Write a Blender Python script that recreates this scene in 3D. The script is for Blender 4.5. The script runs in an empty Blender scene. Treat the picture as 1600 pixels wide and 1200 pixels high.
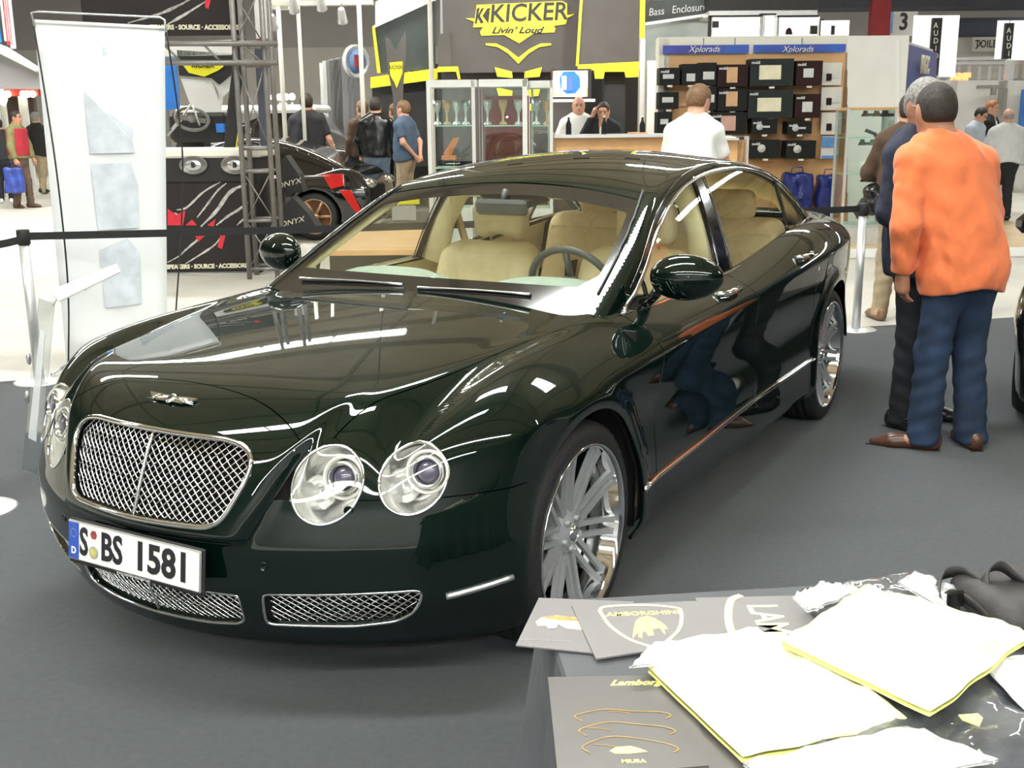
import bpy, math, random
import numpy as np
from math import sin, cos, pi, radians, sqrt, atan2
from mathutils import Vector, Matrix, Euler
random.seed(7); rng = np.random.default_rng(7)
scn = bpy.context.scene
COL = scn.collection

# ---------------- camera ----------------
CAM = np.array([2.92113693, 2.35756257, 1.631571])
RV = np.array([-0.49577933, 0.86839584, -0.00956697])
UV = np.array([-0.20742069, -0.10770766, 0.97230433])
FV = np.array([-0.8433146, -0.48403277, -0.2335225])
FPX = 1716.72986
cd = bpy.data.cameras.new('camera'); cam = bpy.data.objects.new('camera', cd); COL.objects.link(cam)
cd.sensor_fit = 'HORIZONTAL'; cd.sensor_width = 36.0; cd.lens = FPX/1600*36.0
cd.clip_start = 0.05; cd.clip_end = 300
m3 = Matrix((RV, UV, -FV)).transposed().to_4x4()
m3.translation = Vector(CAM); cam.matrix_world = m3
scn.camera = cam
# hall frame facing the photographer: R to the right, F away from the camera, both level
FH = np.array([FV[0], FV[1], 0.0]); FH /= np.linalg.norm(FH)
RH = np.array([-FH[1], FH[0], 0.0]) * -1.0
HALL_ROT = atan2(-FH[1], -FH[0])          # heading of something that faces the camera side

# ---------------- exposure and light ----------------
scn.view_settings.view_transform = 'Standard'; scn.view_settings.look = 'None'
scn.view_settings.gamma = 1.0; scn.view_settings.use_curve_mapping = False
scn.view_settings.exposure = 0.0
w = bpy.data.worlds.new('world'); scn.world = w; w.use_nodes = True
w.node_tree.nodes['Background'].inputs[0].default_value = (0.93, 0.96, 1.0, 1)
w.node_tree.nodes['Background'].inputs[1].default_value = 0.55

def lamp(name, kind, loc, target, energy, color=(1, 1, 1), size=1.0, size_y=None, spot=None):
    d = bpy.data.lights.new(name, kind); o = bpy.data.objects.new(name, d); COL.objects.link(o)
    d.energy = energy; d.color = color
    if kind == 'AREA':
        d.size = size
        if size_y: d.shape = 'RECTANGLE'; d.size_y = size_y
    elif kind in ('POINT', 'SPOT'):
        d.shadow_soft_size = size
        if spot: d.spot_size = spot; d.spot_blend = 0.5
    o.location = loc
    o.rotation_euler = (Vector(target)-Vector(loc)).to_track_quat('-Z', 'Y').to_euler()
    return o
# the flash of the camera, beside its lens
lamp('camera_flash', 'SPOT', tuple(CAM + UV*0.06 - RV*0.05 - FV*0.02), tuple(CAM + FV*3), 80, (1, 1, 1), 0.012, spot=radians(78))

# ---------------- helpers ----------------
def at(px, py, d):
    "world point seen at pixel px, py of the 1600x1200 frame at level distance d from the camera"
    D = FV + RV*(px-800)/FPX - UV*(py-600)/FPX
    return CAM + D*(d/float(D @ FH))
def gp(px, py, z=0.0):
    D = FV + RV*(px-800)/FPX - UV*(py-600)/FPX
    return CAM + D*((z-CAM[2])/D[2])
MATS = {}
def mat(name, col=(0.5, 0.5, 0.5), rough=0.5, metal=0.0, coat=0.0, noise=0.0, nscale=20.0, bump=0.0, bscale=60.0,
        emit=None, estr=0.0, col2=None, trans=0.0, ior=1.5, sheen=0.0, alpha=1.0, spec=0.5, bdist=0.01):
    if name in MATS: return MATS[name]
    m = bpy.data.materials.new(name); m.use_nodes = True; MATS[name] = m
    nt = m.node_tree; b = nt.nodes['Principled BSDF']; L = nt.links.new
    c4 = (*col, 1)
    b.inputs['Base Color'].default_value = c4
    b.inputs['Roughness'].default_value = rough; b.inputs['Metallic'].default_value = metal
    b.inputs['Coat Weight'].default_value = coat; b.inputs['Coat Roughness'].default_value = 0.02; b.inputs['Coat IOR'].default_value = 1.62
    b.inputs['IOR'].default_value = ior; b.inputs['Transmission Weight'].default_value = trans
    b.inputs['Specular IOR Level'].default_value = spec
    b.inputs['Sheen Weight'].default_value = sheen
    b.inputs['Alpha'].default_value = alpha
    if emit: b.inputs['Emission Color'].default_value = (*emit, 1); b.inputs['Emission Strength'].default_value = estr
    if noise > 0 or bump > 0:
        tc = nt.nodes.new('ShaderNodeTexCoord')
    if noise > 0:
        n = nt.nodes.new('ShaderNodeTexNoise'); n.inputs['Scale'].default_value = nscale; n.inputs['Detail'].default_value = 5
        L(tc.outputs['Object'], n.inputs['Vector'])
        r = nt.nodes.new('ShaderNodeValToRGB'); L(n.outputs['Fac'], r.inputs['Fac'])
        a = col2 if col2 else tuple(max(0, c*(1-noise)) for c in col)
        e = col if col2 else tuple(min(1, c*(1+noise)) for c in col)
        r.color_ramp.elements[0].color = (*a, 1); r.color_ramp.elements[1].color = (*e, 1)
        r.color_ramp.elements[0].position = 0.32; r.color_ramp.elements[1].position = 0.68
        L(r.outputs['Color'], b.inputs['Base Color'])
    if bump > 0:
        n2 = nt.nodes.new('ShaderNodeTexNoise'); n2.inputs['Scale'].default_value = bscale; n2.inputs['Detail'].default_value = 4
        L(tc.outputs['Object'], n2.inputs['Vector'])
        bp = nt.nodes.new('ShaderNodeBump'); bp.inputs['Strength'].default_value = bump; bp.inputs['Distance'].default_value = bdist
        L(n2.outputs['Fac'], bp.inputs['Height']); L(bp.outputs['Normal'], b.inputs['Normal'])
    return m
def glass_mat(name, tint=(0.9, 0.95, 0.92), refl=1.0, rough=0.0, base=0.0):
    "thin pane: clear straight-through tint plus a fresnel reflection"
    if name in MATS: return MATS[name]
    m = bpy.data.materials.new(name); m.use_nodes = True; MATS[name] = m; nt = m.node_tree; nt.nodes.clear()
    o = nt.nodes.new('ShaderNodeOutputMaterial'); mx = nt.nodes.new('ShaderNodeMixShader')
    t = nt.nodes.new('ShaderNodeBsdfTransparent'); g = nt.nodes.new('ShaderNodeBsdfGlossy')
    lw = nt.nodes.new('ShaderNodeFresnel'); ge = nt.nodes.new('ShaderNodeNewGeometry'); mi = nt.nodes.new('ShaderNodeMath'); mi.operation = 'MULTIPLY_ADD'
    mi.inputs[1].default_value = 1/1.5-1.5; mi.inputs[2].default_value = 1.5   # the same reflection from either side of the pane
    nt.links.new(ge.outputs['Backfacing'], mi.inputs[0]); nt.links.new(mi.outputs[0], lw.inputs['IOR'])
    mul = nt.nodes.new('ShaderNodeMath'); mul.operation = 'MULTIPLY_ADD'
    mul.inputs[1].default_value = 1.7*refl; mul.inputs[2].default_value = base; mul.use_clamp = True
    t.inputs[0].default_value = (*tint, 1); g.inputs['Roughness'].default_value = rough
    L = nt.links.new; L(lw.outputs[0], mul.inputs[0]); L(mul.outputs[0], mx.inputs[0]); L(t.outputs[0], mx.inputs[1]); L(g.outputs[0], mx.inputs[2])
    L(mx.outputs[0], o.inputs[0]); return m

def tag(o, label=None, cat=None, group=None, kind=None):
    if label: o['label'] = label
    if cat: o['category'] = cat
    if group: o['group'] = group
    if kind: o['kind'] = kind
    return o
def empty(name, loc=(0, 0, 0), rz=0.0, label=None, cat=None, group=None, kind=None, parent=None):
    o = bpy.data.objects.new(name, None); COL.objects.link(o); o.location = tuple(float(v) for v in loc); o.rotation_euler = (0, 0, rz)
    o.empty_display_size = 0.1
    if parent: o.parent = parent
    return tag(o, label, cat, group, kind)
def mesh(name, V, F, m=None, parent=None, smooth=False, N=None, loc=None, rz=0.0):
    me = bpy.data.meshes.new(name)
    me.from_pydata([tuple(map(float, v)) for v in V], [], [tuple(int(i) for i in f) for f in F])
    if smooth: me.polygons.foreach_set('use_smooth', [True]*len(me.polygons))
    if N is not None: me.normals_split_custom_set_from_vertices([tuple(map(float, n)) for n in N])
    if m: me.materials.append(m)
    me.update()
    o = bpy.data.objects.new(name, me); COL.objects.link(o)
    if loc is not None: o.location = tuple(float(v) for v in loc)
    if rz: o.rotation_euler = (0, 0, rz)
    if parent: o.parent = parent
    return o
class MB:
    "collects primitives and links them as ONE mesh object; optional material slots"
    def __init__(s): s.V = []; s.F = []; s.S = []; s.M = []; s.mats = []; s.cur = 0; s.X = Matrix.Identity(4)
    def mat(s, m):
        if m not in s.mats: s.mats.append(m)
        s.cur = s.mats.index(m); return s
    def xf(s, M=None): s.X = M if M is not None else Matrix.Identity(4); return s
    def add(s, V, F, smooth=False):
        n = len(s.V)
        for v in V: s.V.append(tuple(s.X @ Vector(tuple(map(float, v)))))
        for f in F: s.F.append(tuple(int(i)+n for i in f)); s.S.append(smooth); s.M.append(s.cur)
        return s
    def box(s, c, d, rz=0.0, bev=0.0, R=None):
        x, y, z = [v/2 for v in d]
        if bev > 0:
            b = min(bev, x*.9, y*.9, z*.9)
            V = []; F = []
            for sx in (-1, 1):
                for sy in (-1, 1):
                    for sz in (-1, 1):
                        V += [(sx*(x-b), sy*(y-b), sz*z), (sx*(x-b), sy*y, sz*(z-b)), (sx*x, sy*(y-b), sz*(z-b))]
            def I(a, b2, c2, k): return ((a > 0)*4+(b2 > 0)*2+(c2 > 0))*3+k
            for q in (-1, 1):
                F.append([I(a, b2, q, 0) for a, b2 in ((-1, -1), (1, -1), (1, 1), (-1, 1))][::q])
                F.append([I(a, q, c2, 1) for a, c2 in ((-1, -1), (1, -1), (1, 1), (-1, 1))][::-q])
                F.append([I(q, b2, c2, 2) for b2, c2 in ((-1, -1), (1, -1), (1, 1), (-1, 1))][::q])
            for a in (-1, 1):
                for b2 in (-1, 1):
                    F.append([I(a, b2, -1, 1), I(a, b2, 1, 1), I(a, b2, 1, 2), I(a, b2, -1, 2)][::a*b2])
                    F.append([I(a, -1, b2, 0), I(a, -1, b2, 2), I(a, 1, b2, 2), I(a, 1, b2, 0)][::a*b2])
                    F.append([I(-1, a, b2, 0), I(1, a, b2, 0), I(1, a, b2, 1), I(-1, a, b2, 1)][::a*b2])
                    for c2 in (-1, 1): F.append([I(a, b2, c2, 0), I(a, b2, c2, 1), I(a, b2, c2, 2)][::-a*b2*c2])
            V = [Vector(v) for v in V]
        else:
            V = [Vector((a*x, b*y, e*z)) for a in (-1, 1) for b in (-1, 1) for e in (-1, 1)]
            F = [(0, 1, 3, 2), (4, 6, 7, 5), (0, 4, 5, 1), (2, 3, 7, 6), (0, 2, 6, 4), (1, 5, 7, 3)]
        M = R if R is not None else Matrix.Rotation(rz, 3, 'Z')
        return s.add([M @ v + Vector(tuple(map(float, c))) for v in V], F)
    def tube(s, pts, r, n=8, closed=False, caps=True, smooth=True, flat=None):
        P = [Vector(tuple(map(float, p))) for p in pts]; k = len(P)
        R = r if hasattr(r, '__len__') else [r]*k
        V = []; F = []; up = None
        for i in range(k):
            a = P[(i-1) % k] if (closed or i > 0) else P[i]; b = P[(i+1) % k] if (closed or i < k-1) else P[i]
            t = (b-a).normalized() if (b-a).length > 1e-9 else Vector((0, 0, 1))
            if up is None:
                up = Vector((0, 0, 1)) if abs(t.z) < .9 else Vector((1, 0, 0))
            u = (up - t*up.dot(t))
            if u.length < 1e-6: u = t.orthogonal()
            u.normalize(); up = u; v = t.cross(u)
            for j in range(n):
                a2 = 2*pi*j/n; f = flat if flat else 1.0
                V.append(P[i] + u*(cos(a2)*R[i]*f) + v*(sin(a2)*R[i]))
        for i in range(k if closed else k-1):
            i2 = (i+1) % k
            for j in range(n): F.append((i*n+j, i*n+(j+1) % n, i2*n+(j+1) % n, i2*n+j))
        if caps and not closed: F.append(tuple(range(n))[::-1]); F.append(tuple((k-1)*n+j for j in range(n)))
        return s.add(V, F, smooth)
    def cyl(s, a, b, r, n=16, r2=None, smooth=True):
        return s.tube([a, b], [r, r if r2 is None else r2], n, smooth=smooth)
    def lathe(s, prof, n=32, M=None, a0=0.0, a1=2*pi, smooth=True):
        "prof: (radius, height) pairs about Z"
        full = abs(a1-a0-2*pi) < 1e-6; k = n if full else n+1
        V = [(r*cos(a0+(a1-a0)*j/n), r*sin(a0+(a1-a0)*j/n), z) for r, z in prof for j in range(k)]
        F = []
        for i in range(len(prof)-1):
            for j in range(n):
                j2 = (j+1) % k
                F.append((i*k+j, i*k+j2, (i+1)*k+j2, (i+1)*k+j))
        if M is not None: V = [M @ Vector(v) for v in V]
        return s.add(V, F, smooth)
    def prism(s, poly, z0, z1, M=None):
        n = len(poly); V = [(x, y, z0) for x, y in poly]+[(x, y, z1) for x, y in poly]
        F = [tuple(range(n))[::-1], tuple(range(n, 2*n))]+[(i, (i+1) % n, n+(i+1) % n, n+i) for i in range(n)]
        if M is not None: V = [M @ Vector(v) for v in V]
        return s.add(V, F)
    def ell(s, c, r, n=16, m=10, M=None):
        V = []; F = []
        for i in range(m+1):
            t = pi*i/m
            for j in range(n): V.append(Vector((r[0]*sin(t)*cos(2*pi*j/n), r[1]*sin(t)*sin(2*pi*j/n), r[2]*cos(t))))
        for i in range(m):
            for j in range(n): F.append((i*n+j, (i+1)*n+j, (i+1)*n+(j+1) % n, i*n+(j+1) % n))
        if M is not None: V = [M @ v for v in V]
        return s.add([v+Vector(tuple(map(float, c))) for v in V], F, True)
    def grid(s, P, nu, nv, smooth=True):
        "P: list of nu*nv points row by row"
        return s.add(P, [(i*nv+j, i*nv+j+1, (i+1)*nv+j+1, (i+1)*nv+j) for i in range(nu-1) for j in range(nv-1)], smooth)
    def build(s, name, m=None, parent=None, loc=None, rz=0.0, label=None, cat=None, group=None, kind=None):
        me = bpy.data.meshes.new(name); me.from_pydata(s.V, [], s.F)
        me.polygons.foreach_set('use_smooth', s.S)
        if s.mats:
            for q in s.mats: me.materials.append(q)
            me.polygons.foreach_set('material_index', s.M)
        elif m: me.materials.append(m)
        me.update(); o = bpy.data.objects.new(name, me); COL.objects.link(o)
        if loc is not None: o.location = tuple(float(v) for v in loc)
        if rz: o.rotation_euler = (0, 0, rz)
        if parent: o.parent = parent
        return tag(o, label, cat, group, kind)
def text(name, s, size, m, M, parent=None, ext=0.001, bold=0.0, ax='CENTER', sx=1.0, shear=0.0, space=1.0):
    "flat lettering as a mesh; M places its plane (x right, y up, z towards the viewer)"
    c = bpy.data.curves.new(name, 'FONT'); c.body = s; c.size = size; c.extrude = ext; c.offset = bold
    c.align_x = ax; c.align_y = 'CENTER'; c.shear = shear; c.resolution_u = 3; c.space_character = space
    t = bpy.data.objects.new(name, c); COL.objects.link(t)
    me = bpy.data.meshes.new_from_object(t.evaluated_get(bpy.context.evaluated_depsgraph_get()))
    bpy.data.objects.remove(t); bpy.data.curves.remove(c)
    me.transform(M @ Matrix.Diagonal((sx, 1, 1, 1))); me.materials.clear(); me.materials.append(m)
    o = bpy.data.objects.new(name, me); COL.objects.link(o)
    if parent: o.parent = parent
    return o
def frame(o, x, y):
    "matrix whose x and y axes are the given directions"
    X = Vector(tuple(map(float, x))).normalized(); Y = Vector(tuple(map(float, y))); Y = (Y-X*X.dot(Y)).normalized(); Z = X.cross(Y)
    M = Matrix((X, Y, Z)).transposed().to_4x4(); M.translation = Vector(tuple(map(float, o))); return M
def clone(o, parent=None):
    c = o.copy(); COL.objects.link(c); c.parent = parent
    for ch in list(o.children): clone(ch, c)
    return c
def spl(xs, ys):
    "natural cubic spline, straight beyond its ends"
    xs = np.array(xs, float); ys = np.array(ys, float)
    if xs[0] > xs[-1]: xs = xs[::-1].copy(); ys = ys[::-1].copy()
    n = len(xs); h = np.diff(xs); A = np.eye(n); b = np.zeros(n)
    for i in range(1, n-1):
        A[i, i-1] = h[i-1]; A[i, i] = 2*(h[i-1]+h[i]); A[i, i+1] = h[i]
        b[i] = 6*((ys[i+1]-ys[i])/h[i]-(ys[i]-ys[i-1])/h[i-1])
    Mm = np.linalg.solve(A, b)
    s0 = (ys[1]-ys[0])/h[0]-h[0]*(2*Mm[0]+Mm[1])/6; s1 = (ys[-1]-ys[-2])/h[-1]+h[-1]*(Mm[-2]+2*Mm[-1])/6
    def f(x):
        x = np.asarray(x, float); i = np.clip(np.searchsorted(xs, x)-1, 0, n-2)
        hh = h[i]; a = (xs[i+1]-x)/hh; c = (x-xs[i])/hh
        v = a*ys[i]+c*ys[i+1]+((a**3-a)*Mm[i]+(c**3-c)*Mm[i+1])*hh*hh/6
        v = np.where(x < xs[0], ys[0]+(x-xs[0])*s0, v); return np.where(x > xs[-1], ys[-1]+(x-xs[-1])*s1, v)
    return f
def smax(k, *a):
    a = np.stack([np.broadcast_to(q, np.broadcast(*a).shape) for q in a]); m = a.max(0)
    return m + k*np.log(np.exp((a-m)/k).sum(0))
def sp(x, k):
    "soft max(x, 0)"
    return k*np.logaddexp(0, x/k)
def catmull(P, n=8, closed=False):
    P = np.array(P, float); k = len(P); out = []
    for i in range(k if closed else k-1):
        p0 = P[(i-1) % k] if closed or i else P[0]*2-P[1]; p1 = P[i]; p2 = P[(i+1) % k]
        p3 = P[(i+2) % k] if closed or i+2 < k else P[-1]*2-P[-2]
        for t in np.arange(n)/n:
            out.append(.5*((2*p1)+(-p0+p2)*t+(2*p0-5*p1+4*p2-p3)*t*t+(-p0+3*p1-3*p2+p3)*t**3))
    if not closed: out.append(P[-1])
    return np.array(out)
def pl(px, py, ax, val):
    "point of the plane  axis = val  seen at a pixel of the 1600x1200 frame"
    D = FV + RV*(px-800)/FPX - UV*(py-600)/FPX; i = 'xyz'.index(ax)
    return CAM + D*((val-CAM[i])/D[i])
def sd_poly(P, a, b):
    "signed distance of points (a, b) to polygon P, negative inside"
    P = np.array(P, float); n = len(P); d = np.full(a.shape, 1e9); s = np.ones(a.shape)
    for i in range(n):
        p = P[i]; q = P[i-1]; ex, ey = q-p; wx = a-p[0]; wy = b-p[1]
        t = np.clip((wx*ex+wy*ey)/(ex*ex+ey*ey+1e-12), 0, 1)
        d = np.minimum(d, (wx-ex*t)**2+(wy-ey*t)**2)
        c1 = b >= p[1]; c2 = b < q[1]; c3 = ex*wy > ey*wx
        s = np.where((c1 & c2 & c3) | (~c1 & ~c2 & ~c3), -s, s)
    return s*np.sqrt(d)
def sdf_mesh(fn, lo, hi, h):
    "surface of fn = 0 (negative inside) on a grid of step h, as quads"
    import openvdb
    lo = np.array(lo, float); n = np.ceil((np.array(hi)-lo)/h).astype(int)+1
    ax = [lo[i]+h*np.arange(n[i]) for i in range(3)]
    X, Y, Z = np.meshgrid(*ax, indexing='ij')
    A = np.ascontiguousarray(np.clip(fn(X, Y, Z), -.2, .2).astype(np.float32))
    g = openvdb.FloatGrid(.2); g.copyFromArray(A, tolerance=0.0)
    V, Q = g.convertToQuads(0.0)
    V = np.array(V)*h+lo
    return V, np.array(Q)[:, ::-1]
def cap(X, Y, Z, a, b, ra, rb, sq=(1, 1, 1)):
    "tapered capsule distance"
    a = np.array(a, float); b = np.array(b, float); d = b-a; L2 = float(d @ d)+1e-12
    t = np.clip(((X-a[0])*d[0]+(Y-a[1])*d[1]+(Z-a[2])*d[2])/L2, 0, 1)
    return np.sqrt(((X-a[0]-d[0]*t)*sq[0])**2+((Y-a[1]-d[1]*t)*sq[1])**2+((Z-a[2]-d[2]*t)*sq[2])**2)-(ra+(rb-ra)*t)
def elp(X, Y, Z, c, r, R=None):
    x = X-c[0]; y = Y-c[1]; z = Z-c[2]
    if R is not None:
        x, y, z = (R[0][i]*x+R[1][i]*y+R[2][i]*z for i in range(3))
    k0 = np.sqrt((x/r[0])**2+(y/r[1])**2+(z/r[2])**2)
    return (k0-1)*min(r)*1.0
def rbox(X, Y, Z, c, d, r):
    q = [np.abs(v-c[i])-(d[i]/2-r) for i, v in enumerate((X, Y, Z))]
    return np.sqrt(sum(np.maximum(v, 0)**2 for v in q))+np.minimum(np.maximum(np.maximum(q[0], q[1]), q[2]), 0)-r
def smin(k, *a): return -smax(k, *[-q for q in a])
# ================= the saloon: one body surface solved from a field, cut into its panels =================
paint = mat('dark_green_paint', (0.0012, 0.0068, 0.0045), 0.34, 0.18, coat=1.0, noise=0.15, nscale=900, spec=0.0)
chrome = mat('chrome', (0.86, 0.87, 0.88), 0.06, 1.0, noise=0.03, nscale=30)
satin = mat('satin_silver', (0.62, 0.63, 0.64), 0.28, 0.9, noise=0.04, nscale=40)
black = mat('black_trim', (0.012, 0.012, 0.013), 0.45, noise=0.2, nscale=60)
gloss_black = mat('gloss_black_trim', (0.008, 0.008, 0.009), 0.08, coat=0.6, noise=0.1, nscale=50)
void = mat('dark_cavity', (0.004, 0.004, 0.004), 0.9, noise=0.2, nscale=30)
rubber = mat('tyre_rubber', (0.016, 0.016, 0.017), 0.6, noise=0.25, nscale=50, bump=0.2, bscale=300)
cream = mat('cream_leather', (0.80, 0.70, 0.43), 0.5, noise=0.06, nscale=14, bump=0.15, bscale=220)
cream_dark = mat('tan_cloth', (0.66, 0.52, 0.29), 0.75, noise=0.08, nscale=25)
dash_green = mat('sage_green_leather', (0.30, 0.37, 0.31), 0.6, noise=0.08, nscale=30, bump=0.1, bscale=250)
clear = glass_mat('car_glass', (0.94, 0.97, 0.93), 0.8)

f_w = spl([1.2, .6, .3, 0, -.5, -1.6, -2.6, -3.1, -3.7, -4.2, -4.6], [.83, .94, .955, .957, .955, .956, .960, .955, .868, .70, .52])
f_zc = spl([.7, .4, 0, -.55, -1.64, -2.6, -3.1, -4.2], [.76, .79, .815, .84, .885, .93, .95, .93])
f_s = spl([.6, 0, -.66, -1.64, -2.7, -3.5], [1.0, 1.0, 1.25, 1.75, 1.15, 1.1])
f_hc = spl([.9, .8, .7, .5, .2, -.2, -.5, -1, -2, -2.8, -3.4, -3.9, -4.2, -4.5], [.81, .855, .892, .928, .958, .985, 1.0, 1.02, 1.06, 1.09, 1.105, 1.09, 1.065, 1.02])
f_yc = spl([.9, .74, .47, .1, -.2, -.45, -.7], [.43, .50, .60, .665, .715, .80, .88])
f_cf = spl([.75, .62, .5, .35, .2, 0, -.2, -.45, -1, -1.7, -2.7, -3.2, -3.9, -4.4], [.725, .785, .84, .897, .932, .955, .967, .984, 1.0, 1.0, 1.075, 1.07, 1.03, .96])
f_p = spl([.12, .2, .28, .36, .45, .53, .56, .60, .68, .74, .80, .86, .92, 1.0], [.80, .868, .912, .935, .943, .942, .933, .920, .888, .862, .826, .765, .68, .5])
def F_body(x, y, z):
    a = np.sqrt(y*y+1e-6)
    bon = f_hc(x)+.006-.031*(a/.62)**2-1.1*sp(a-f_yc(x), .012)
    fen = f_cf(x)-(.9+1.3/(1+np.exp((a-.80)/.02)))*(a-.80)**2
    top = z-smax(.022, bon, fen)+.004
    t = z-f_zc(x); tp = sp(t, .006)
    w_ = f_w(x)-f_s(x)*(.5*tp+5*tp*tp)-.016*np.exp(-((z-.62)/.13)**2)-.7*sp(.27-z, .012)
    for cx in (0.0, -3.065):
        rr = np.sqrt((x-cx)**2+(z-.362)**2); w_ = w_+.014*np.exp(-((rr-.42)/.05)**2)*(z < 1.2)
    side = (a-w_)*.85
    sh = 1/(1+np.exp(-(.36+.47*(z-.565)-a)/.010))*(1/(1+np.exp(-(z-.535)/.006)))
    n = f_p(z)-(.44+.3*sp(.35-z, .02))*a*a-.5*sp(a-.80, .03)+.030*(sh)-.012
    rear = -(x-(-4.375+.16*a*a+.25*sp(z-.9, .05)))
    return smax(.017, top, side, x-n, rear)
f_wg = spl([.9, .96, 1.1, 1.25, 1.35, 1.42, 1.5], [.815, .80, .757, .695, .648, .61, .56])
f_rc = spl([-.8, -1.0, -1.24, -1.5, -1.8, -2.1, -2.4, -2.7, -3.0, -3.4], [1.30, 1.345, 1.388, 1.435, 1.472, 1.485, 1.472, 1.432, 1.36, 1.22])
def G_side(x, y, z): return (np.sqrt(y*y+1e-6)-(f_wg(z)-.14*sp(-2.75-x, .1)**1.5-.05*sp(x+.95, .06)))*.9
def G_roof(x, y, z): return z-(f_rc(x)-(.036+.016*np.clip((-1.25-x)/.6, 0, 1))*(y/.6)**2)
def G_wind(x, y, z): return (x-(-.49-(z-1.0)/.485-.05*y*y))*.44
def G_back(x, y, z): return -(x-(-3.45+(z-1.09)/.50+.10*y*y))*.45
def F_green(x, y, z): return smax(.011, G_side(x, y, z), G_roof(x, y, z), G_wind(x, y, z), G_back(x, y, z))
def grad(F, P, e=.0015):
    x, y, z = P.T; g = np.stack([F(x+e, y, z)-F(x-e, y, z), F(x, y+e, z)-F(x, y-e, z), F(x, y, z+e)-F(x, y, z-e)], 1)
    return g/np.linalg.norm(g, axis=1, keepdims=True)
def solve(F, O, D, t1=1.6, it=34):
    a = np.zeros(len(O)); b = np.full(len(O), t1)
    for _ in range(it):
        m_ = (a+b)/2; v = F(*(O+D*m_[:, None]).T); a = np.where(v < 0, m_, a); b = np.where(v < 0, b, m_)
    return O+D*((a+b)/2)[:, None]
def capsule(F, xf, xr, zc, nx, th, ncap, dense=None):
    "closed grid: rings across the car, fans round both ends"
    O = []; D = []
    nt = len(th)
    for k in range(1, ncap+1):
        ph = (pi/2)*k/(ncap+1)
        for t in th: O.append((xf, 0, zc)); D.append((cos(ph), sin(ph)*sin(t), sin(ph)*cos(t)))
    for x in (np.linspace(xf, xr, nx) if dense is None else np.concatenate([np.linspace(xf, dense, 130, endpoint=False), np.linspace(dense, xr, nx)])):
        for t in th: O.append((x, 0, zc)); D.append((0, sin(t), cos(t)))
    for k in range(ncap, 0, -1):
        ph = (pi/2)*k/(ncap+1)
        for t in th: O.append((xr, 0, zc)); D.append((-cos(ph), sin(ph)*sin(t), sin(ph)*cos(t)))
    V = solve(F, np.array(O, float), np.array(D, float)); nr = len(V)//nt
    i, j = np.meshgrid(np.arange(nr-1), np.arange(nt), indexing='ij'); j2 = (j+1) % nt
    Q = np.stack([i*nt+j, i*nt+j2, (i+1)*nt+j2, (i+1)*nt+j], -1).reshape(-1, 4)
    Q = np.vstack([Q, [(nt//2-1, nt//2, 0, nt-1)]]) if False else Q
    return V, grad(F, V), [tuple(q) for q in Q.tolist()]
def clip(m_, g):
    V, N, Fc = m_
    val = g(V[:, 0], V[:, 1], V[:, 2]) if callable(g) else g
    V2 = []; N2 = []; base = len(V); cut = {}; out = []; pos = (val > 0).tolist()
    for f in Fc:
        s = [pos[i] for i in f]
        if all(s): out.append(f)
        elif any(s):
            q = []
            for k in range(len(f)):
                a, b = f[k], f[(k+1) % len(f)]
                if pos[a]: q.append(a)
                if pos[a] != pos[b]:
                    key = (a, b) if a < b else (b, a)
                    if key not in cut:
                        t = val[key[0]]/(val[key[0]]-val[key[1]]); cut[key] = base+len(V2)
                        V2.append(V[key[0]]*(1-t)+V[key[1]]*t); n_ = N[key[0]]*(1-t)+N[key[1]]*t; N2.append(n_/np.linalg.norm(n_))
                    q.append(cut[key])
            if len(q) > 2: out.append(tuple(q))
    if V2: V = np.vstack([V, V2]); N = np.vstack([N, N2])
    if not out: return V[:0], N[:0], []
    used = np.unique(np.concatenate([np.array(f) for f in out])); mp = -np.ones(len(V), int); mp[used] = np.arange(len(used))
    return V[used], N[used], [tuple(mp[list(f)].tolist()) for f in out]
def flange(m_, d=.012):
    "turns the cut edges of a panel inward so it reads as sheet with depth"
    V, N, Fc = m_; cnt = {}
    for f in Fc:
        for k in range(len(f)):
            a, b = f[k], f[(k+1) % len(f)]; cnt[(a, b)] = cnt.get((a, b), 0)+1
    be = [(a, b) for a, b in cnt if (b, a) not in cnt]
    ids = sorted({i for e in be for i in e}); n0 = len(V); A = {v: n0+2*k for k, v in enumerate(ids)}
    if not ids: return m_
    Ve = []; Ne = []; side = {i: np.zeros(3) for i in ids}
    for a, b in be:
        t = V[b]-V[a]; s_ = np.cross(t, N[a]); l = np.linalg.norm(s_)
        if l > 1e-9: side[a] += s_/l; side[b] += s_/l
    for i in ids:
        s_ = side[i]; l = np.linalg.norm(s_); s_ = s_/l if l > 1e-9 else N[i]
        Ve += [V[i], V[i]-N[i]*d]; q = s_+N[i]*.3; q = q/np.linalg.norm(q); Ne += [q, s_]
    Fn = [(b2, a2, a2+1, b2+1) for a2, b2 in ((A[a], A[b]) for a, b in be)]
    return np.vstack([V, Ve]), np.vstack([N, Ne]), list(Fc)+Fn
def offset(m_, d): return m_[0]+m_[1]*d, m_[1], m_[2]
def flip(m_): return m_[0], -m_[1], [f[::-1] for f in m_[2]]
def mirror(m_): return m_[0]*np.array([1, -1, 1]), m_[1]*np.array([1, -1, 1]), [f[::-1] for f in m_[2]]
def panel(name, m_, mt, parent, fl=.012):
    if not m_[2]: print('EMPTY PANEL', name); return None
    if fl: m_ = flange(m_, fl)
    return mesh(name, m_[0], m_[2], mt, parent, True, m_[1])

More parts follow.
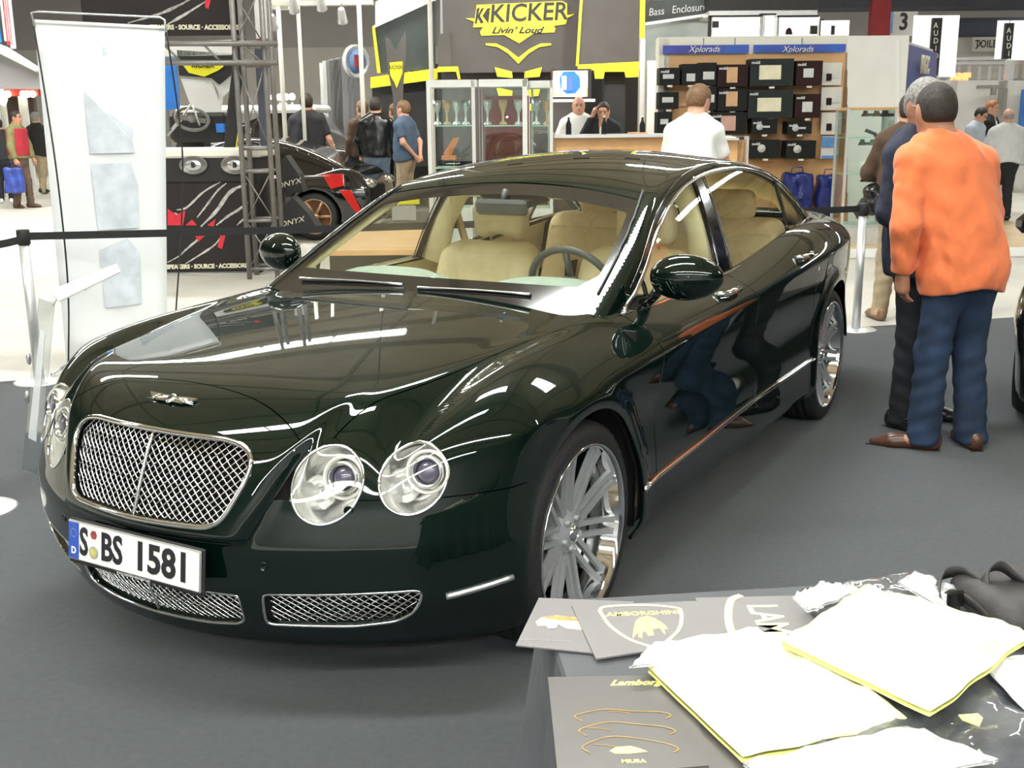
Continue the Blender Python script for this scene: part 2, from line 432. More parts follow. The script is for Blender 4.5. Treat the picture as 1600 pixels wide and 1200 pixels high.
car = empty('car', (0, 0, 0), label='dark green saloon with open bonnet vents, mesh grille and cream leather cabin, parked on grey carpet', cat='car')
car['label'] = 'large glossy dark green four-door saloon with chrome mesh grille and number plate S BS 1581'
th = np.concatenate([np.linspace(0, radians(50), 60, endpoint=False), np.linspace(radians(50), radians(92), 96, endpoint=False), np.linspace(radians(92), pi, 50)])
thf = np.concatenate([th, 2*pi-th[::-1][:-1]]) if True else th
thf = thf[:len(th)*2-1]
body = capsule(F_body, .33, -3.75, .50, 160, thf[:-1] if abs(thf[-1]-2*pi) < 1e-6 else thf, 110, dense=-.55)
# the outward side of every face follows the field
def orient(m_):
    V, N, Fc = m_; f = Fc[len(Fc)//2+40]; n_ = np.cross(V[f[1]]-V[f[0]], V[f[2]]-V[f[0]])
    return m_ if n_ @ N[f[0]] > 0 else (V, N, [q[::-1] for q in Fc])
body = orient(body)
GAP = .0035
f_sill = lambda x: .385+.035*np.clip((-x-.35)/1.3, 0, 1)
body = clip(body, lambda x, y, z: z-(.215+.0*x))
body = clip(body, lambda x, y, z: np.where(z < .85, 1.0, F_green(x, y, z)+.002))
inner = offset(body, -.03)
def arch(x, y, z): return np.maximum(np.minimum(np.hypot(x, z-.362)-.405, np.hypot(x+3.065, z-.362)-.412), .45-np.abs(y))
GR = [(0, .797), (.25, .795), (.305, .785), (.337, .765), (.347, .735), (.338, .69), (.305, .612), (.283, .585), (.245, .572), (0, .568)]
GR = GR+[(-a, b) for a, b in GR[1:-1]][::-1]
CL = [(0, .262), (.2, .266), (.29, .276), (.316, .295), (.318, .376), (-.318, .376), (-.316, .295), (-.29, .276), (-.2, .266)]
OL = [(.372, .285), (.60, .288), (.70, .303), (.745, .33), (.768, .37), (.770, .402), (.385, .386)]
OR = [(-a, b) for a, b in OL][::-1]
def front_only(g): return lambda x, y, z: np.where(x > .3, g(y, z), 1.0)
openings = lambda x, y, z: np.where(x > .3, np.minimum.reduce([sd_poly(GR, y, z), sd_poly(CL, y, z), sd_poly(OL, y, z), sd_poly(OR, y, z)]), 1.0)
def surf(F, o, d, t1=1.6): return solve(F, np.atleast_2d(np.array(o, float)), np.atleast_2d(np.array(d, float)/np.linalg.norm(d)), t1)[0]
def sx(y, z): return surf(F_body, (.2, y, z), (1, 0, 0))
def sy(x, z, F=F_body, s=1): 
    p_ = surf(F, (x, 0, z), (0, 1, 0)); return p_*np.array([1, s, 1])
def sz(x, y): return surf(F_body, (x, y, .5), (0, 0, 1))
# lamps: axis frames at the four round headlamps
LAMPS = []
for px, py, r1, r2 in ((511, 758, .091, .109), (645, 748, .085, .099)):
    D = FV + RV*(px-800)/FPX - UV*(py-600)/FPX
    # march the pixel ray to the body
    ts = np.arange(1.2, 4.5, .002); fv = F_body(*(CAM[:, None]+D[:, None]*ts)); t = ts[np.argmax(fv < 0)]
    c = CAM+D*t; LAMPS.append((c, r1, r2))
def lamp_axes(c, s):
    n_ = grad(F_body, c[None])[0]; n_ = n_*.45+np.array([.9, .10, .12])*.55; n_ /= np.linalg.norm(n_)
    c2 = c*np.array([1, s, 1]); n2 = n_*np.array([1, s, 1])
    u = np.cross((0, 0, 1), n2); u /= np.linalg.norm(u); v = np.cross(n2, u); th_ = s*radians(24); return c2, n2, u*cos(th_)-v*sin(th_), v*cos(th_)+u*sin(th_)
def lamp_f(c, r1, r2, s):
    c2, n2, u, v = lamp_axes(c, s)
    def g(x, y, z):
        dx, dy, dz = x-c2[0], y-c2[1], z-c2[2]
        a = dx*u[0]+dy*u[1]+dz*u[2]; b = dx*v[0]+dy*v[1]+dz*v[2]; e = dx*n2[0]+dy*n2[1]+dz*n2[2]
        return np.where(np.abs(e) < .2, (np.hypot(a/r1, b/r2)-1)*r1, 1.0)
    return g
lamps = [lamp_f(c, a, b, s) for c, a, b in LAMPS for s in (1, -1)]
all_lamps = lambda x, y, z: np.minimum.reduce([g(x, y, z) for g in lamps])
inner = clip(inner, lambda x, y, z: arch(x, y, z)-.005); inner = clip(inner, openings); inner = clip(inner, all_lamps)
panel('inner_shell', inner, void, car, 0)
body = clip(body, arch); body = clip(body, openings); body_full = body; body = clip(body, all_lamps)
xn = lambda y: .684+.33*np.abs(y)**2
def shell(y, z): return .36+.47*(z-.565)-np.abs(y)
xcowl = lambda y: -.515+.05*y*y
Z0 = .652                                            # seam between wing and bumper
up = .80
bonnet = clip(clip(body, lambda x, y, z: xn(y)-x-GAP), lambda x, y, z: f_yc(x)+.004-np.abs(y)-GAP)
bonnet = clip(clip(bonnet, lambda x, y, z: x-xcowl(y)-GAP), lambda x, y, z: z-up)
panel('bonnet', bonnet, paint, car)
cowl = clip(clip(body, lambda x, y, z: xcowl(y)-x-GAP), lambda x, y, z: .74-np.abs(y)+0*x)
False and panel('scuttle', clip(clip(cowl, lambda x, y, z: x+1.0), lambda x, y, z: z-.9), black, car)
nose = clip(body, lambda x, y, z: x-xn(y)-GAP*0 if False else np.where(z > up, x-xn(y), 1.0))
nose = clip(clip(nose, lambda x, y, z: x-.45), lambda x, y, z: z-.545)
nose = clip(nose, lambda x, y, z: np.minimum(shell(y, z)+.012, 1))
panel('grille_surround', nose, paint, car)
bump = clip(clip(body, lambda x, y, z: x-.37), lambda x, y, z: np.maximum(Z0-z-GAP, np.minimum(-1-0*z, 0)))
bump = clip(bump, lambda x, y, z: np.maximum(-(shell(y, z)+.012)-.002, .545-z-.002))
panel('front_bumper', bump, paint, car, .02)
xd1 = lambda z: -.545-.05*np.exp(-((z-.85)/.16)**2)-.25*sp(z-.93, .02)
xd2 = lambda z: -1.64-.02*np.exp(-((z-.88)/.1)**2)+.5*sp(z-1.2, .05)
for s, side in ((1, 'left'), (-1, 'right')):
    half = clip(body, lambda x, y, z: y*s)
    wing = clip(half, lambda x, y, z: np.where(x < xcowl(y), np.abs(y)-.742, np.where(z > up, np.abs(y)-f_yc(x)-.004, 1.0)))
    wing = clip(wing, lambda x, y, z: np.maximum(z-Z0, .37-x))
    wing = clip(wing, lambda x, y, z: -(shell(y, z)+.012)-.002+0*x)
    wing = clip(clip(wing, lambda x, y, z: x-xd1(z)-GAP), lambda x, y, z: np.abs(y)-.45)
    wing = clip(wing, lambda x, y, z: np.maximum(z-f_sill(x)-.008, x))
    panel('front_wing', wing, paint, car)
    d1 = clip(clip(clip(half, lambda x, y, z: xd1(z)-x-GAP), lambda x, y, z: x-xd2(z)-GAP), lambda x, y, z: np.minimum(z-f_sill(x)-.012, np.abs(y)-.745))
    fd = panel('front_door', d1, paint, car)
    xd3 = lambda z: -2.60-.35*sp(z-.80, .03)
    d2 = clip(clip(clip(half, lambda x, y, z: xd2(z)-x-GAP), lambda x, y, z: x-xd3(z)-GAP), lambda x, y, z: np.minimum(z-f_sill(x)-.012, np.abs(y)-.66))
    d2 = clip(d2, lambda x, y, z: np.hypot(x+3.065, z-.362)-.412-.028)
    rd = panel('rear_door', d2, paint, car)
    q = clip(half, lambda x, y, z: np.where(z > .40, np.maximum(xd3(z)-x-GAP, .435-np.hypot(x+3.065, z-.362)), -1.0))
    q = clip(q, lambda x, y, z: np.minimum(-2.4-x, np.maximum(np.abs(y)-.62, x+3.3)))
    q = clip(q, lambda x, y, z: x+3.95+0*z if False else np.maximum(x+3.9, z-.62))
    panel('rear_wing', q, paint, car)
    sl = clip(clip(half, lambda x, y, z: f_sill(x)+.006-z), lambda x, y, z: np.minimum(-x, x+3.1))
    panel('sill', sl, paint, car)
    # handles
    for xx, zz, dr in ((-1.43, .935, fd), (-2.47, .972, rd)):
        p0 = sy(xx, zz, s=s); b = MB()
        b.tube([sy(xx+.10, zz, s=s)+(0, .004*s, 0), sy(xx+.085, zz, s=s)+(0, .036*s, 0), sy(xx, zz, s=s)+(0, .044*s, 0), sy(xx-.085, zz, s=s)+(0, .036*s, 0), sy(xx-.10, zz, s=s)+(0, .004*s, 0)], [.010, .013, .014, .013, .010], 10)
        b.build('door_handle', chrome, dr)
    # bright strips
    b = MB(); zz = .412
    b.tube([sy(x, float(f_sill(x))+.010, s=s)+(0, .004*s, 0) for x in np.linspace(-.40, -2.60, 34)], .010, 8); b.build('sill_strip', chrome, car)
    b = MB(); b.tube([sy(x, .398-.16*(x-.47), s=s)+(.0, .004*s, 0) for x in np.linspace(.46, .615, 12)], .009, 8); b.build('bumper_strip', satin, car)
bl = clip(clip(body, lambda x, y, z: -3.3-x-GAP), lambda x, y, z: np.minimum(.62-np.abs(y)-GAP, z-.62))
panel('boot_lid', bl, paint, car)
rb = clip(clip(body, lambda x, y, z: np.maximum(-3.9-x, -5-z)), lambda x, y, z: .62-z-GAP)
panel('rear_bumper', rb, paint, car)
dk = clip(clip(body, lambda x, y, z: x+3.3), lambda x, y, z: np.minimum(-2.9-x, .62-np.abs(y)))
if dk[2]: panel('rear_deck', dk, paint, car)
# ---- greenhouse ----
tg = np.concatenate([np.linspace(0, radians(20), 26, endpoint=False), np.linspace(radians(20), radians(62), 80, endpoint=False), np.linspace(radians(62), radians(120), 64)])
tgf = np.concatenate([tg, 2*pi-tg[::-1][:-1]])
gr = orient(capsule(F_green, -1.32, -2.55, 1.05, 110, tgf, 96))
gr = clip(gr, lambda x, y, z: F_body(x, y, z)+.004)
gr = clip(gr, lambda x, y, z: z-.93)
DLO = [(-0.645, 0.958), (-0.75, 1.021), (-0.87, 1.086), (-1.0, 1.161), (-1.15, 1.233), (-1.33, 1.298), (-1.53, 1.348), (-1.78, 1.384), (-2.03, 1.398), (-2.33, 1.395), (-2.6, 1.364), (-2.85, 1.301), (-3.06, 1.211), (-3.23, 1.126), (-3.31, 1.078), (-3.08, 1.074), (-2.73, 1.051), (-2.23, 1.001), (-1.71, 0.971), (-1.13, 0.959)]
f_belt = spl([-.5, -.61, -1.1, -1.68, -2.2, -2.7, -3.05, -3.28, -3.5], [.962, .962, .963, .975, 1.01, 1.057, 1.083, 1.093, 1.1])
def dlo(x, y, z): return np.where(np.abs(y) > .45, sd_poly(DLO, x, z), 1.0)
def screen_f(x, y, z):      # negative inside the windscreen aperture
    return np.maximum.reduce([G_side(x, y, z)+.052+.0*z, G_roof(x, y, z)+.020, np.where(x > -1.5, -1.0, 1.0), -1+0*z])
def rear_f(x, y, z): return np.maximum.reduce([G_side(x, y, z)+.11, G_roof(x, y, z)+.05, np.where(x < -2.5, -1.0, 1.0), 1.10-z])
isback = lambda x, y, z: G_back(x, y, z)+.012
iswind = lambda x, y, z: G_wind(x, y, z)+.012
shellg = clip(gr, lambda x, y, z: dlo(x, y, z)-.002)
shellg = clip(shellg, lambda x, y, z: np.maximum(screen_f(x, y, z), -iswind(x, y, z)))
shellg = clip(shellg, lambda x, y, z: np.maximum(rear_f(x, y, z), -isback(x, y, z)))
roof = panel('roof', shellg, paint, car, .01)
panel('roof_lining', flip(offset(shellg, -.034)), cream, car, 0)
ws = clip(clip(gr, lambda x, y, z: iswind(x, y, z)+.001), lambda x, y, z: -screen_f(x, y, z)-.003)
ws_o = clip(ws, lambda x, y, z: -screen_f(x, y, z)-.028); ws_o = clip(ws_o, lambda x, y, z: z-1.045-.03*np.abs(y)*0)
wsp = panel('windscreen', ws_o, clear, car, 0)
fr1 = clip(ws, lambda x, y, z: np.maximum(screen_f(x, y, z)+.028, 1.045-z))
panel('black_border', flange(fr1, .004), gloss_black, wsp, 0)
rw = clip(clip(gr, lambda x, y, z: isback(x, y, z)+.001), lambda x, y, z: -rear_f(x, y, z)-.003)
panel('rear_window', rw, clear, car, 0)
for s in (1, -1):
    gl = clip(clip(gr, lambda x, y, z: y*s), lambda x, y, z: -dlo(x, y, z)-.004)
    gl = offset(gl, -.006)
    bp1 = lambda z: -1.605-.10*(z-.97)/.43; bp2 = lambda z: -1.765-.05*(z-.97)/.43; bp3 = lambda z: -2.72-.10*(z-1.05)/.3
    bp0 = lambda z: -.835+.02*(z-.97)
    panel('quarter_light', clip(gl, lambda x, y, z: x-bp0(z)-.010), clear, car, 0)
    panel('front_door_window', clip(clip(gl, lambda x, y, z: bp0(z)-x-.010), lambda x, y, z: x-bp1(z)), clear, car, 0)
    panel('rear_door_window', clip(clip(gl, lambda x, y, z: bp2(z)-x), lambda x, y, z: x-bp3(z)-.012), clear, car, 0)
    panel('rear_quarter_light', clip(gl, lambda x, y, z: bp3(z)-x-.012), clear, car, 0)
    bpl = clip(clip(offset(gl, .003), lambda x, y, z: bp1(z)-x-.002), lambda x, y, z: x-bp2(z)-.002)
    ppl = panel('centre_pillar', bpl, gloss_black, car, .02)
    b = MB()
    def gy(x, z): return sy(x, z, F_green, s)
    for fn in (lambda z: bp1(z)+.006, lambda z: bp2(z)-.004): b.tube([gy(fn(z), z)+(0, .0005*s, 0) for z in np.linspace(.975, 1.385, 14)], .003, 6)
    b.build('pillar_edge', gloss_black, ppl)
    b = MB(); b.tube([gy(bp0(z), z)+(0, -.004*s, 0) for z in np.linspace(.965, 1.085, 6)], .009, 6); b.build('window_divider', gloss_black, car); b = MB(); b.tube([gy(bp3(z), z)+(0, -.004*s, 0) for z in np.linspace(1.06, 1.335, 10)], .010, 6)
    b.build('window_divider', gloss_black, car)
    # chrome outline round the side windows
    P = catmull(DLO, 5, True); b = MB(); b.tube([gy(x, z)+(0, .002*s, 0) for x, z in P], [.0115 if z < f_belt(x)+.012 else .0085 for x, z in P], 8, closed=True); b.build('window_surround', chrome, car)
    # thin bright gutter over the roof side
    top_ = [q for q in P if q[1] > f_belt(q[0])+.02]
    b = MB(); b.tube([surf(F_green, (x-(-.0), 0, 1.0), (0, s*(abs(gy(x, z)[1])-.030), z+.030-1.0)) for x, z in top_[1:-1]], .0035, 6); b.build('roof_gutter', gloss_black, roof)
# bright edge round the windscreen
def edge_pts():
    out = []
    for s in (1, -1):
        L_ = []
        for z in np.linspace(1.03, 1.35, 18):
            p_ = surf(F_green, (-1.6, 0, z), (1, 0, 0), 2)
            y_ = .3
            for y_ in np.linspace(.40, .80, 90):
                x_ = -.49-(z-1.0)/.485-.05*y_*y_
                if G_side(x_, y_, z)+.052 > 0: break
            L_.append((x_+.001, y_*s, z+.002))
        out.append(L_)
    return out
for L_ in edge_pts():
    b = MB(); b.tube([np.array(q)+grad(F_green, np.array([q]))[0]*.001 for q in L_], .005, 6); b.build('screen_seal', black, car)
# ---------------- front: mesh grilles, lamps, plate ----------------
def front_x(y, z):
    y = np.asarray(y, float).ravel(); z = np.asarray(z, float).ravel()
    O = np.stack([np.full(len(y), .2), y, z], 1); D = np.tile([1., 0, 0], (len(y), 1)); return solve(F_body, O, D)[:, 0]
def wire_mesh(poly, dy, dz, rec, r, name, parent, inset=.0):
    P = np.array(poly); y0, y1 = P[:, 0].min(), P[:, 0].max(); z0, z1 = P[:, 1].min(), P[:, 1].max()
    b = MB(); V = []; F = []
    for fam in (1, -1):
        k0 = int(math.floor((z0-max(fam*y0*dz/dy, fam*y1*dz/dy))/dz))-1; k1 = int(math.ceil((z1-min(fam*y0*dz/dy, fam*y1*dz/dy))/dz))+1
        for k in range(k0, k1+1):
            t = np.arange(y0, y1+dy/8, dy/4); z = fam*t*dz/dy+k*dz
            ok = sd_poly(poly, t, z) < inset
            if ok.sum() < 3: continue
            x = front_x(t, z)-rec
            # over and under at every crossing
            ph = (t-y0)/dy*2*pi*.5; ww = fam*np.cos(pi*(t/dy*1.0)*1.0+pi*k)*.0011
            i = 0
            while i < len(t):
                if not ok[i]: i += 1; continue
                j = i
                while j+1 < len(t) and ok[j+1]: j += 1
                if j-i >= 1:
                    n0 = len(V)
                    for q in range(i, j+1):
                        nx = np.array([0, -fam*dz, dy]); nx = nx/np.linalg.norm(nx)
                        c = np.array([x[q]+ww[q], t[q], z[q]])
                        V += [c+nx*r, c+np.array([r*.9, 0, 0]), c-nx*r, c-np.array([r*.9, 0, 0])]
                    for q in range(j-i):
                        for e in range(4): F.append((n0+4*q+e, n0+4*q+(e+1) % 4, n0+4*q+4+(e+1) % 4, n0+4*q+4+e))
                i = j+1
    o = mesh(name, V, F, chrome, parent, True); o['kind'] = 'stuff'; return o
def chaikin(P, k=2):
    P = np.array(P, float)
    # keep straight runs straight: cut the corners by a fixed small length
    for _ in range(k):
        Q = []
        for i in range(len(P)):
            a, b_ = P[i], P[(i+1) % len(P)]; L_ = np.linalg.norm(b_-a); c_ = min(.30, .009/L_)
            Q += [a+(b_-a)*c_, a+(b_-a)*(1-c_)]
        P = np.array(Q)
    out = []
    for i in range(len(P)):
        a, b_ = P[i], P[(i+1) % len(P)]; m_ = max(1, int(np.linalg.norm(b_-a)/.03))
        out += [a+(b_-a)*j/m_ for j in range(m_)]
    return np.array(out)
def outline(poly, rec, n=6, off=0.0):
    P = chaikin(poly); x = front_x(P[:, 0], P[:, 1]); return np.stack([x-rec, P[:, 0], P[:, 1]], 1)
b = MB(); b.tube(outline(GR, .002), .0085, 8, closed=True)
ring = b.build('grille_frame', chrome, car)
wire_mesh(GR, .0250, .0220, .022, .0026, 'grille_mesh', ring)
b = MB(); zz = np.linspace(.572, .792, 12); xx = front_x(np.zeros(12), zz); b.tube(np.stack([xx-.010, np.zeros(12), zz], 1), .0055, 6); b.build('centre_bar', chrome, ring)
for nm, pg in (('centre_intake', CL), ('side_intake', OL), ('side_intake', OR)):
    b = MB(); b.tube(outline(pg, .004, 5), .005, 6, closed=True); rg = b.build(nm, chrome, car)
    wire_mesh(pg, .0250, .0190, .030, .0026, 'intake_mesh', rg)
b = MB(); b.tube([(float(front_x([0], [z])[0])-.015, 0, z) for z in (.268, .30, .34, .37)], .004, 6); b.build('intake_bar', satin, car)
b = MB(); b.box((.62, 0, .50), (.02, 1.1, .52)); b.box((.52, 0, .30), (.02, 1.3, .2)); b.build('radiator_shroud', void, car)
b = MB(); b.prism([(.72, -.38), (.72, .38), (.50, .60), (-.2, .62), (-3.9, .62), (-3.9, -.62), (-.2, -.62), (.50, -.60)], .205, .22); b.build('underbody', void, car)
# gap filler bars between the openings (grey valance sections)
# winged badge
b = MB(); pb = sz(.765, 0); nb = grad(F_body, pb[None])[0]; Mb = frame(pb+nb*.004, (0, 1, 0), np.cross(nb, (0, 1, 0)))
b.xf(Mb); b.ell((0, 0, .004), (.016, .019, .006), 16, 8)
for s in (1, -1):
    b.prism([(s*.010, -.012), (s*.045, -.013), (s*.080, .001), (s*.094, .014), (s*.060, .014), (s*.010, .011)][::s], .0, .005)
    for k in range(5):
        a = radians(-8+7*k); L0 = .078-.005*k
        b.tube([(s*.012, .004, .002), (s*(.02+L0*.5*cos(a*.5)), -.002+L0*.5*sin(a*.6), .003), (s*(.014+L0*cos(a*.4)), L0*sin(a*.75), .001)], [.004, .0042, .0012], 6)
bd = b.build('winged_badge', chrome, car)
text('badge_letter', 'B', .024, black, Mb @ Matrix.Translation((0, 0, .0105)), bd, .0006, .0006)
# headlamps
bowl = mat('lamp_reflector', (0.84, 0.84, 0.82), 0.17, 0.80, noise=0.04, nscale=25)
lens_m = mat('projector_lens', (0.10, 0.085, 0.13), 0.03, 0.0, coat=1.0, noise=0.1, nscale=40)
lamp_glass = glass_mat('lamp_cover_glass', (0.97, 0.98, 0.98), 0.7)
pearl = mat('lamp_pearl_lining', (0.86, 0.84, 0.76), 0.22, 0.25, coat=0.8, noise=0.04, nscale=20)
for c, r1, r2 in LAMPS:
    for s in (1, -1):
        c2, n2, u, v = lamp_axes(c, s); N_ = 48; ring_ = []
        ang = [2*pi*i/N_ for i in range(N_)]
        O = np.array([c2+u*cos(a)*r1+v*sin(a)*r2-n2*.12 for a in ang])
        R_ = solve(F_body, O, np.tile(n2, (N_, 1)), .3)
        b = MB(); b.tube(R_-n2*.001, .0048, 6, closed=True); hl = b.build('headlamp', chrome, car)
        # bowl
        P = []; prof = [(1.0, 0.0, 1), (.93, .02, .8), (.90, .045, .35), (.80, .075, .1), (.6, .10, 0), (.3, .115, 0), (.001, .12, 0)]
        for k, (f, dpt, wgt) in enumerate(prof):
            for i in range(N_):
                base = c2+u*cos(ang[i])*r1*f+v*sin(ang[i])*r2*f
                edge = R_[i]-n2*dpt; flat_ = base-n2*(dpt+.01); hgt = (edge-flat_) @ n2
                P.append(flat_+n2*hgt*wgt)
        b = MB(); 
        for k in range(len(prof)): P[(k+1)*N_:(k+1)*N_] = []
        Q = []
        for k in range(len(prof)): Q += P[k*N_:(k+1)*N_]+[P[k*N_]]
        b.grid(Q, len(prof), N_+1); b.build('reflector', bowl, hl)
        # projector high and outboard, a big pearl ring sweeping round it, a bulb well below
        pc = c2+u*s*r1*.26+v*r2*.30-n2*.036; Mp = frame(pc, u, v)
        b = MB(); b.xf(Mp); b.lathe([(.060, -.06), (.061, .010), (.057, .016), (.052, .010), (.050, -.02)], 32); b.build('shroud', pearl, hl)
        b = MB(); b.xf(Mp); b.lathe([(.046, -.03), (.0455, .018), (.041, .024), (.034, .018), (.030, -.01)], 32); b.build('projector_ring', chrome, hl)
        b = MB(); b.xf(Mp); b.ell((0, 0, .002), (.030, .030, .020), 24, 12); b.build('projector_lens', lens_m, hl)
        b = MB(); b.xf(frame(c2-u*s*r1*.30-v*r2*.38-n2*.070, u, v)); b.lathe([(.048, .02), (.044, .0), (.030, -.022), (.012, -.03), (.001, -.03)], 24); b.ell((0, 0, -.012), (.008, .008, .02), 10, 6); b.build('lower_reflector', bowl, hl)
        g_ = lamp_f(c, r1, r2, s)
        cov = clip(body_full, lambda x, y, z: -g_(x, y, z)-.002)
        panel('cover_glass', cov, lamp_glass, hl, 0)
# fog: washers flush in the bumper
for y, z in ((.40, .47), (-.40, .47), (.60, .625), (-.60, .625)):
    q = sx(y, z); n_ = grad(F_body, q[None])[0]; b = MB(); b.xf(frame(q+n_*.0008, np.cross((0, 0, 1), n_), (0, 0, 1))); b.lathe([(.013, -.002), (.013, .0015), (.011, .0018), (.0105, .0006), (.001, .0006)], 20)
    b.build('parking_sensor' if abs(y) < .5 else 'washer_cap', paint, car)
# number plate
white_p = mat('plate_white', (0.80, 0.80, 0.78), 0.35, noise=0.02, nscale=20); eu = mat('plate_blue', (0.02, 0.08, 0.42), 0.4, noise=0.05, nscale=20)
seal_r = mat('seal_red', (0.30, 0.05, 0.05), 0.5, noise=0.2, nscale=60); seal_y = mat('seal_yellow', (0.55, 0.48, 0.12), 0.5, noise=0.2, nscale=60); grey_p = mat('seal_grey', (0.35, 0.36, 0.36), 0.4, noise=0.1, nscale=60)
Mpl = Matrix.Translation((.957, .004, .462)) @ Matrix.Rotation(radians(-7), 4, 'Y') @ frame((0, 0, 0), (0, 1, 0), (0, 0, 1))
b = MB(); b.xf(Mpl); b.box((0, -.004, -.008), (.536, .134, .012), bev=.004); hold = b.build('plate_holder', black, car)
b = MB(); b.xf(Mpl); b.box((0, 0, .001), (.526, .117, .008), bev=.003); np_ = b.build('number_plate', satin, car)
b = MB(); b.xf(Mpl); b.box((.0, 0, .0052), (.516, .107, .0012)); b.build('plate_face', white_p, np_)
b = MB(); b.xf(Mpl); b.box((-.2365, 0, .0062), (.043, .107, .001)); b.build('country_band', eu, np_)
blackp = mat('plate_black', (0.012, 0.012, 0.018), 0.5, noise=0.1, nscale=40)
def plt_text(s_, x, y, size, m_, sx_=.72, bold=.003, nm='lettering'): return text(nm, s_, size, m_, Mpl @ Matrix.Translation((x, y, .0066)), np_, .0006, bold, sx=sx_)
plt_text('S', -.194, -.001, .112, blackp, .70, .0032); plt_text('BS', -.079, -.001, .112, blackp, .78, .0032); plt_text('1581', .118, -.001, .112, blackp, .98, .0036)
plt_text('D', -.2365, -.030, .028, white_p, 1, .001)
for k in range(12):
    a = 2*pi*k/12; text('star', '.', .02, seal_y, Mpl @ Matrix.Translation((-.2365+.012*cos(a), .027+.012*sin(a), .0068)), np_, .0004)
b = MB(); b.xf(Mpl); b.lathe([(.0135, .006), (.0135, .0078), (.001, .0078)], 6, M=Matrix.Translation((-.152, .030, 0)), smooth=False); b.build('inspection_seal', seal_r, np_)
b = MB(); b.xf(Mpl).mat(grey_p); b.lathe([(.0185, .006), (.0185, .0072), (.001, .0072)], 24, M=Matrix.Translation((-.152, -.022, 0)), smooth=False); b.mat(seal_y); b.lathe([(.013, .0072), (.013, .0080), (.001, .0080)], 20, M=Matrix.Translation((-.152, -.022, 0)), smooth=False); b.build('registration_seal', None, np_)
text('dealer_lettering', 'www.bentley-stuttgart.de', .013, white_p, Mpl @ Matrix.Translation((0, -.0635, -.0015)), hold, .0004)
# ---------------- wheels ----------------
tyre_R = .365; rimR = .294
tread = mat('tyre_rubber')
disc_m = mat('brake_disc', (0.35, 0.34, 0.33), 0.3, 0.9, noise=0.1, nscale=60); rim_m = mat('wheel_silver', (0.40, 0.41, 0.42), 0.42, 0.25, coat=0.3, noise=0.03, nscale=40)
def spoke_mesh(off):
    b = MB(); L_ = []
    rr = [.052, .10, .15, .20, .245, .280]; hh = [.052, .058, .064, .070, .078, .088]; ww = [.0120, .0105, .0092, .0090, .0098, .013]
    V = []; F = []
    for r_, h_, w_ in zip(rr, hh, ww):
        o = off*(.45+.55*min(1, (r_-.05)/.12)) if False else off
        V += [(o*.9-w_, h_-.016, r_), (o*.9-w_*.9, h_, r_), (o*.9+w_*.9, h_, r_), (o*.9+w_, h_-.016, r_)]
    for k in range(len(rr)-1):
        for e in range(4): F.append((4*k+e, 4*k+(e+1) % 4, 4*k+4+(e+1) % 4, 4*k+4+e))
    return V, F
def wheel(cx, s, yo):
    root = empty('wheel', (cx, s*yo, .362), pi if s < 0 else 0, parent=car)
    prof = [(-.140, .285), (-.142, .31), (-.137, .340), (-.122, .357), (-.095, .363), (-.082, .364), (-.080, .356), (-.070, .356), (-.068, .365), (-.038, .365), (-.036, .356), (-.026, .356), (-.024, .3655), (.024, .3655), (.026, .356), (.036, .356), (.038, .365), (.068, .365), (.070, .356), (.080, .356), (.082, .364), (.095, .363), (.122, .356), (.134, .338), (.139, .315), (.136, .2925), (.128, .288)]
    n = 144; V = []; F = []
    for i, (h_, r_) in enumerate(prof):
        for j in range(n):
            g_ = (.005 if (j % 3 == 0 and .083 < abs(h_) < .130) else 0)
            V.append(((r_-g_)*cos(2*pi*j/n), h_-.135, (r_-g_)*sin(2*pi*j/n)))
    for i in range(len(prof)-1):
        for j in range(n): F.append((i*n+j, (i+1)*n+j, (i+1)*n+(j+1) % n, i*n+(j+1) % n))
    mesh('tyre', V, [f[::-1] for f in F], rubber, root, True)
    M_ = Matrix.Rotation(-pi/2, 4, 'X')
    b = MB(); b.lathe([(.291, -.002), (.2945, .004), (.290, .007), (.284, .004), (.279, -.010), (.276, -.035), (.268, -.055), (.262, -.09), (.262, -.20), (.278, -.255)], 72, M=M_); b.build('rim', chrome, root)
    b = MB(); b.lathe([(.001, -.040), (.030, -.040), (.034, -.046), (.062, -.050), (.078, -.062), (.080, -.10)], 40, M=M_)
    for k in range(5):
        a = 2*pi*k/5+.3; b.lathe([(.0, -.036), (.010, -.036), (.011, -.052)], 10, M=M_ @ Matrix.Translation((.052*cos(a), .052*sin(a), 0)))
    b.build('hub', rim_m, root)
    b = MB(); b.lathe([(.001, -.028), (.022, -.029), (.027, -.034), (.028, -.045)], 28, M=M_); b.build('hub_cap', chrome, root)
    me = None
    for k in range(10):
        for o_ in (.0225, -.0225):
            if me is None or o_ not in me:
                V, F = spoke_mesh(o_); V = [(x, y-.108, z) for x, y, z in V]
                q = mesh('spoke', V, F, rim_m, root); me = me or {}; me[o_] = q.data
            else:
                q = bpy.data.objects.new('spoke', me[o_]); COL.objects.link(q); q.parent = root
            q.rotation_euler = (0, 2*pi*k/10+.10, 0)
    b = MB(); b.lathe([(.08, -.11), (.185, -.11), (.185, -.14), (.08, -.14)], 48, M=M_, smooth=False); b.build('brake_disc', disc_m, root)
    b = MB(); b.lathe([(.12, -.085), (.205, -.09), (.215, -.12), (.205, -.165), (.12, -.165)], 14, M=M_, a0=2.4, a1=3.4, smooth=False); b.build('brake_caliper', satin, root)
    return root
for cx, yo in ((0, .938), (-3.065, .930)):
    for s in (1, -1): wheel(cx, s, yo)
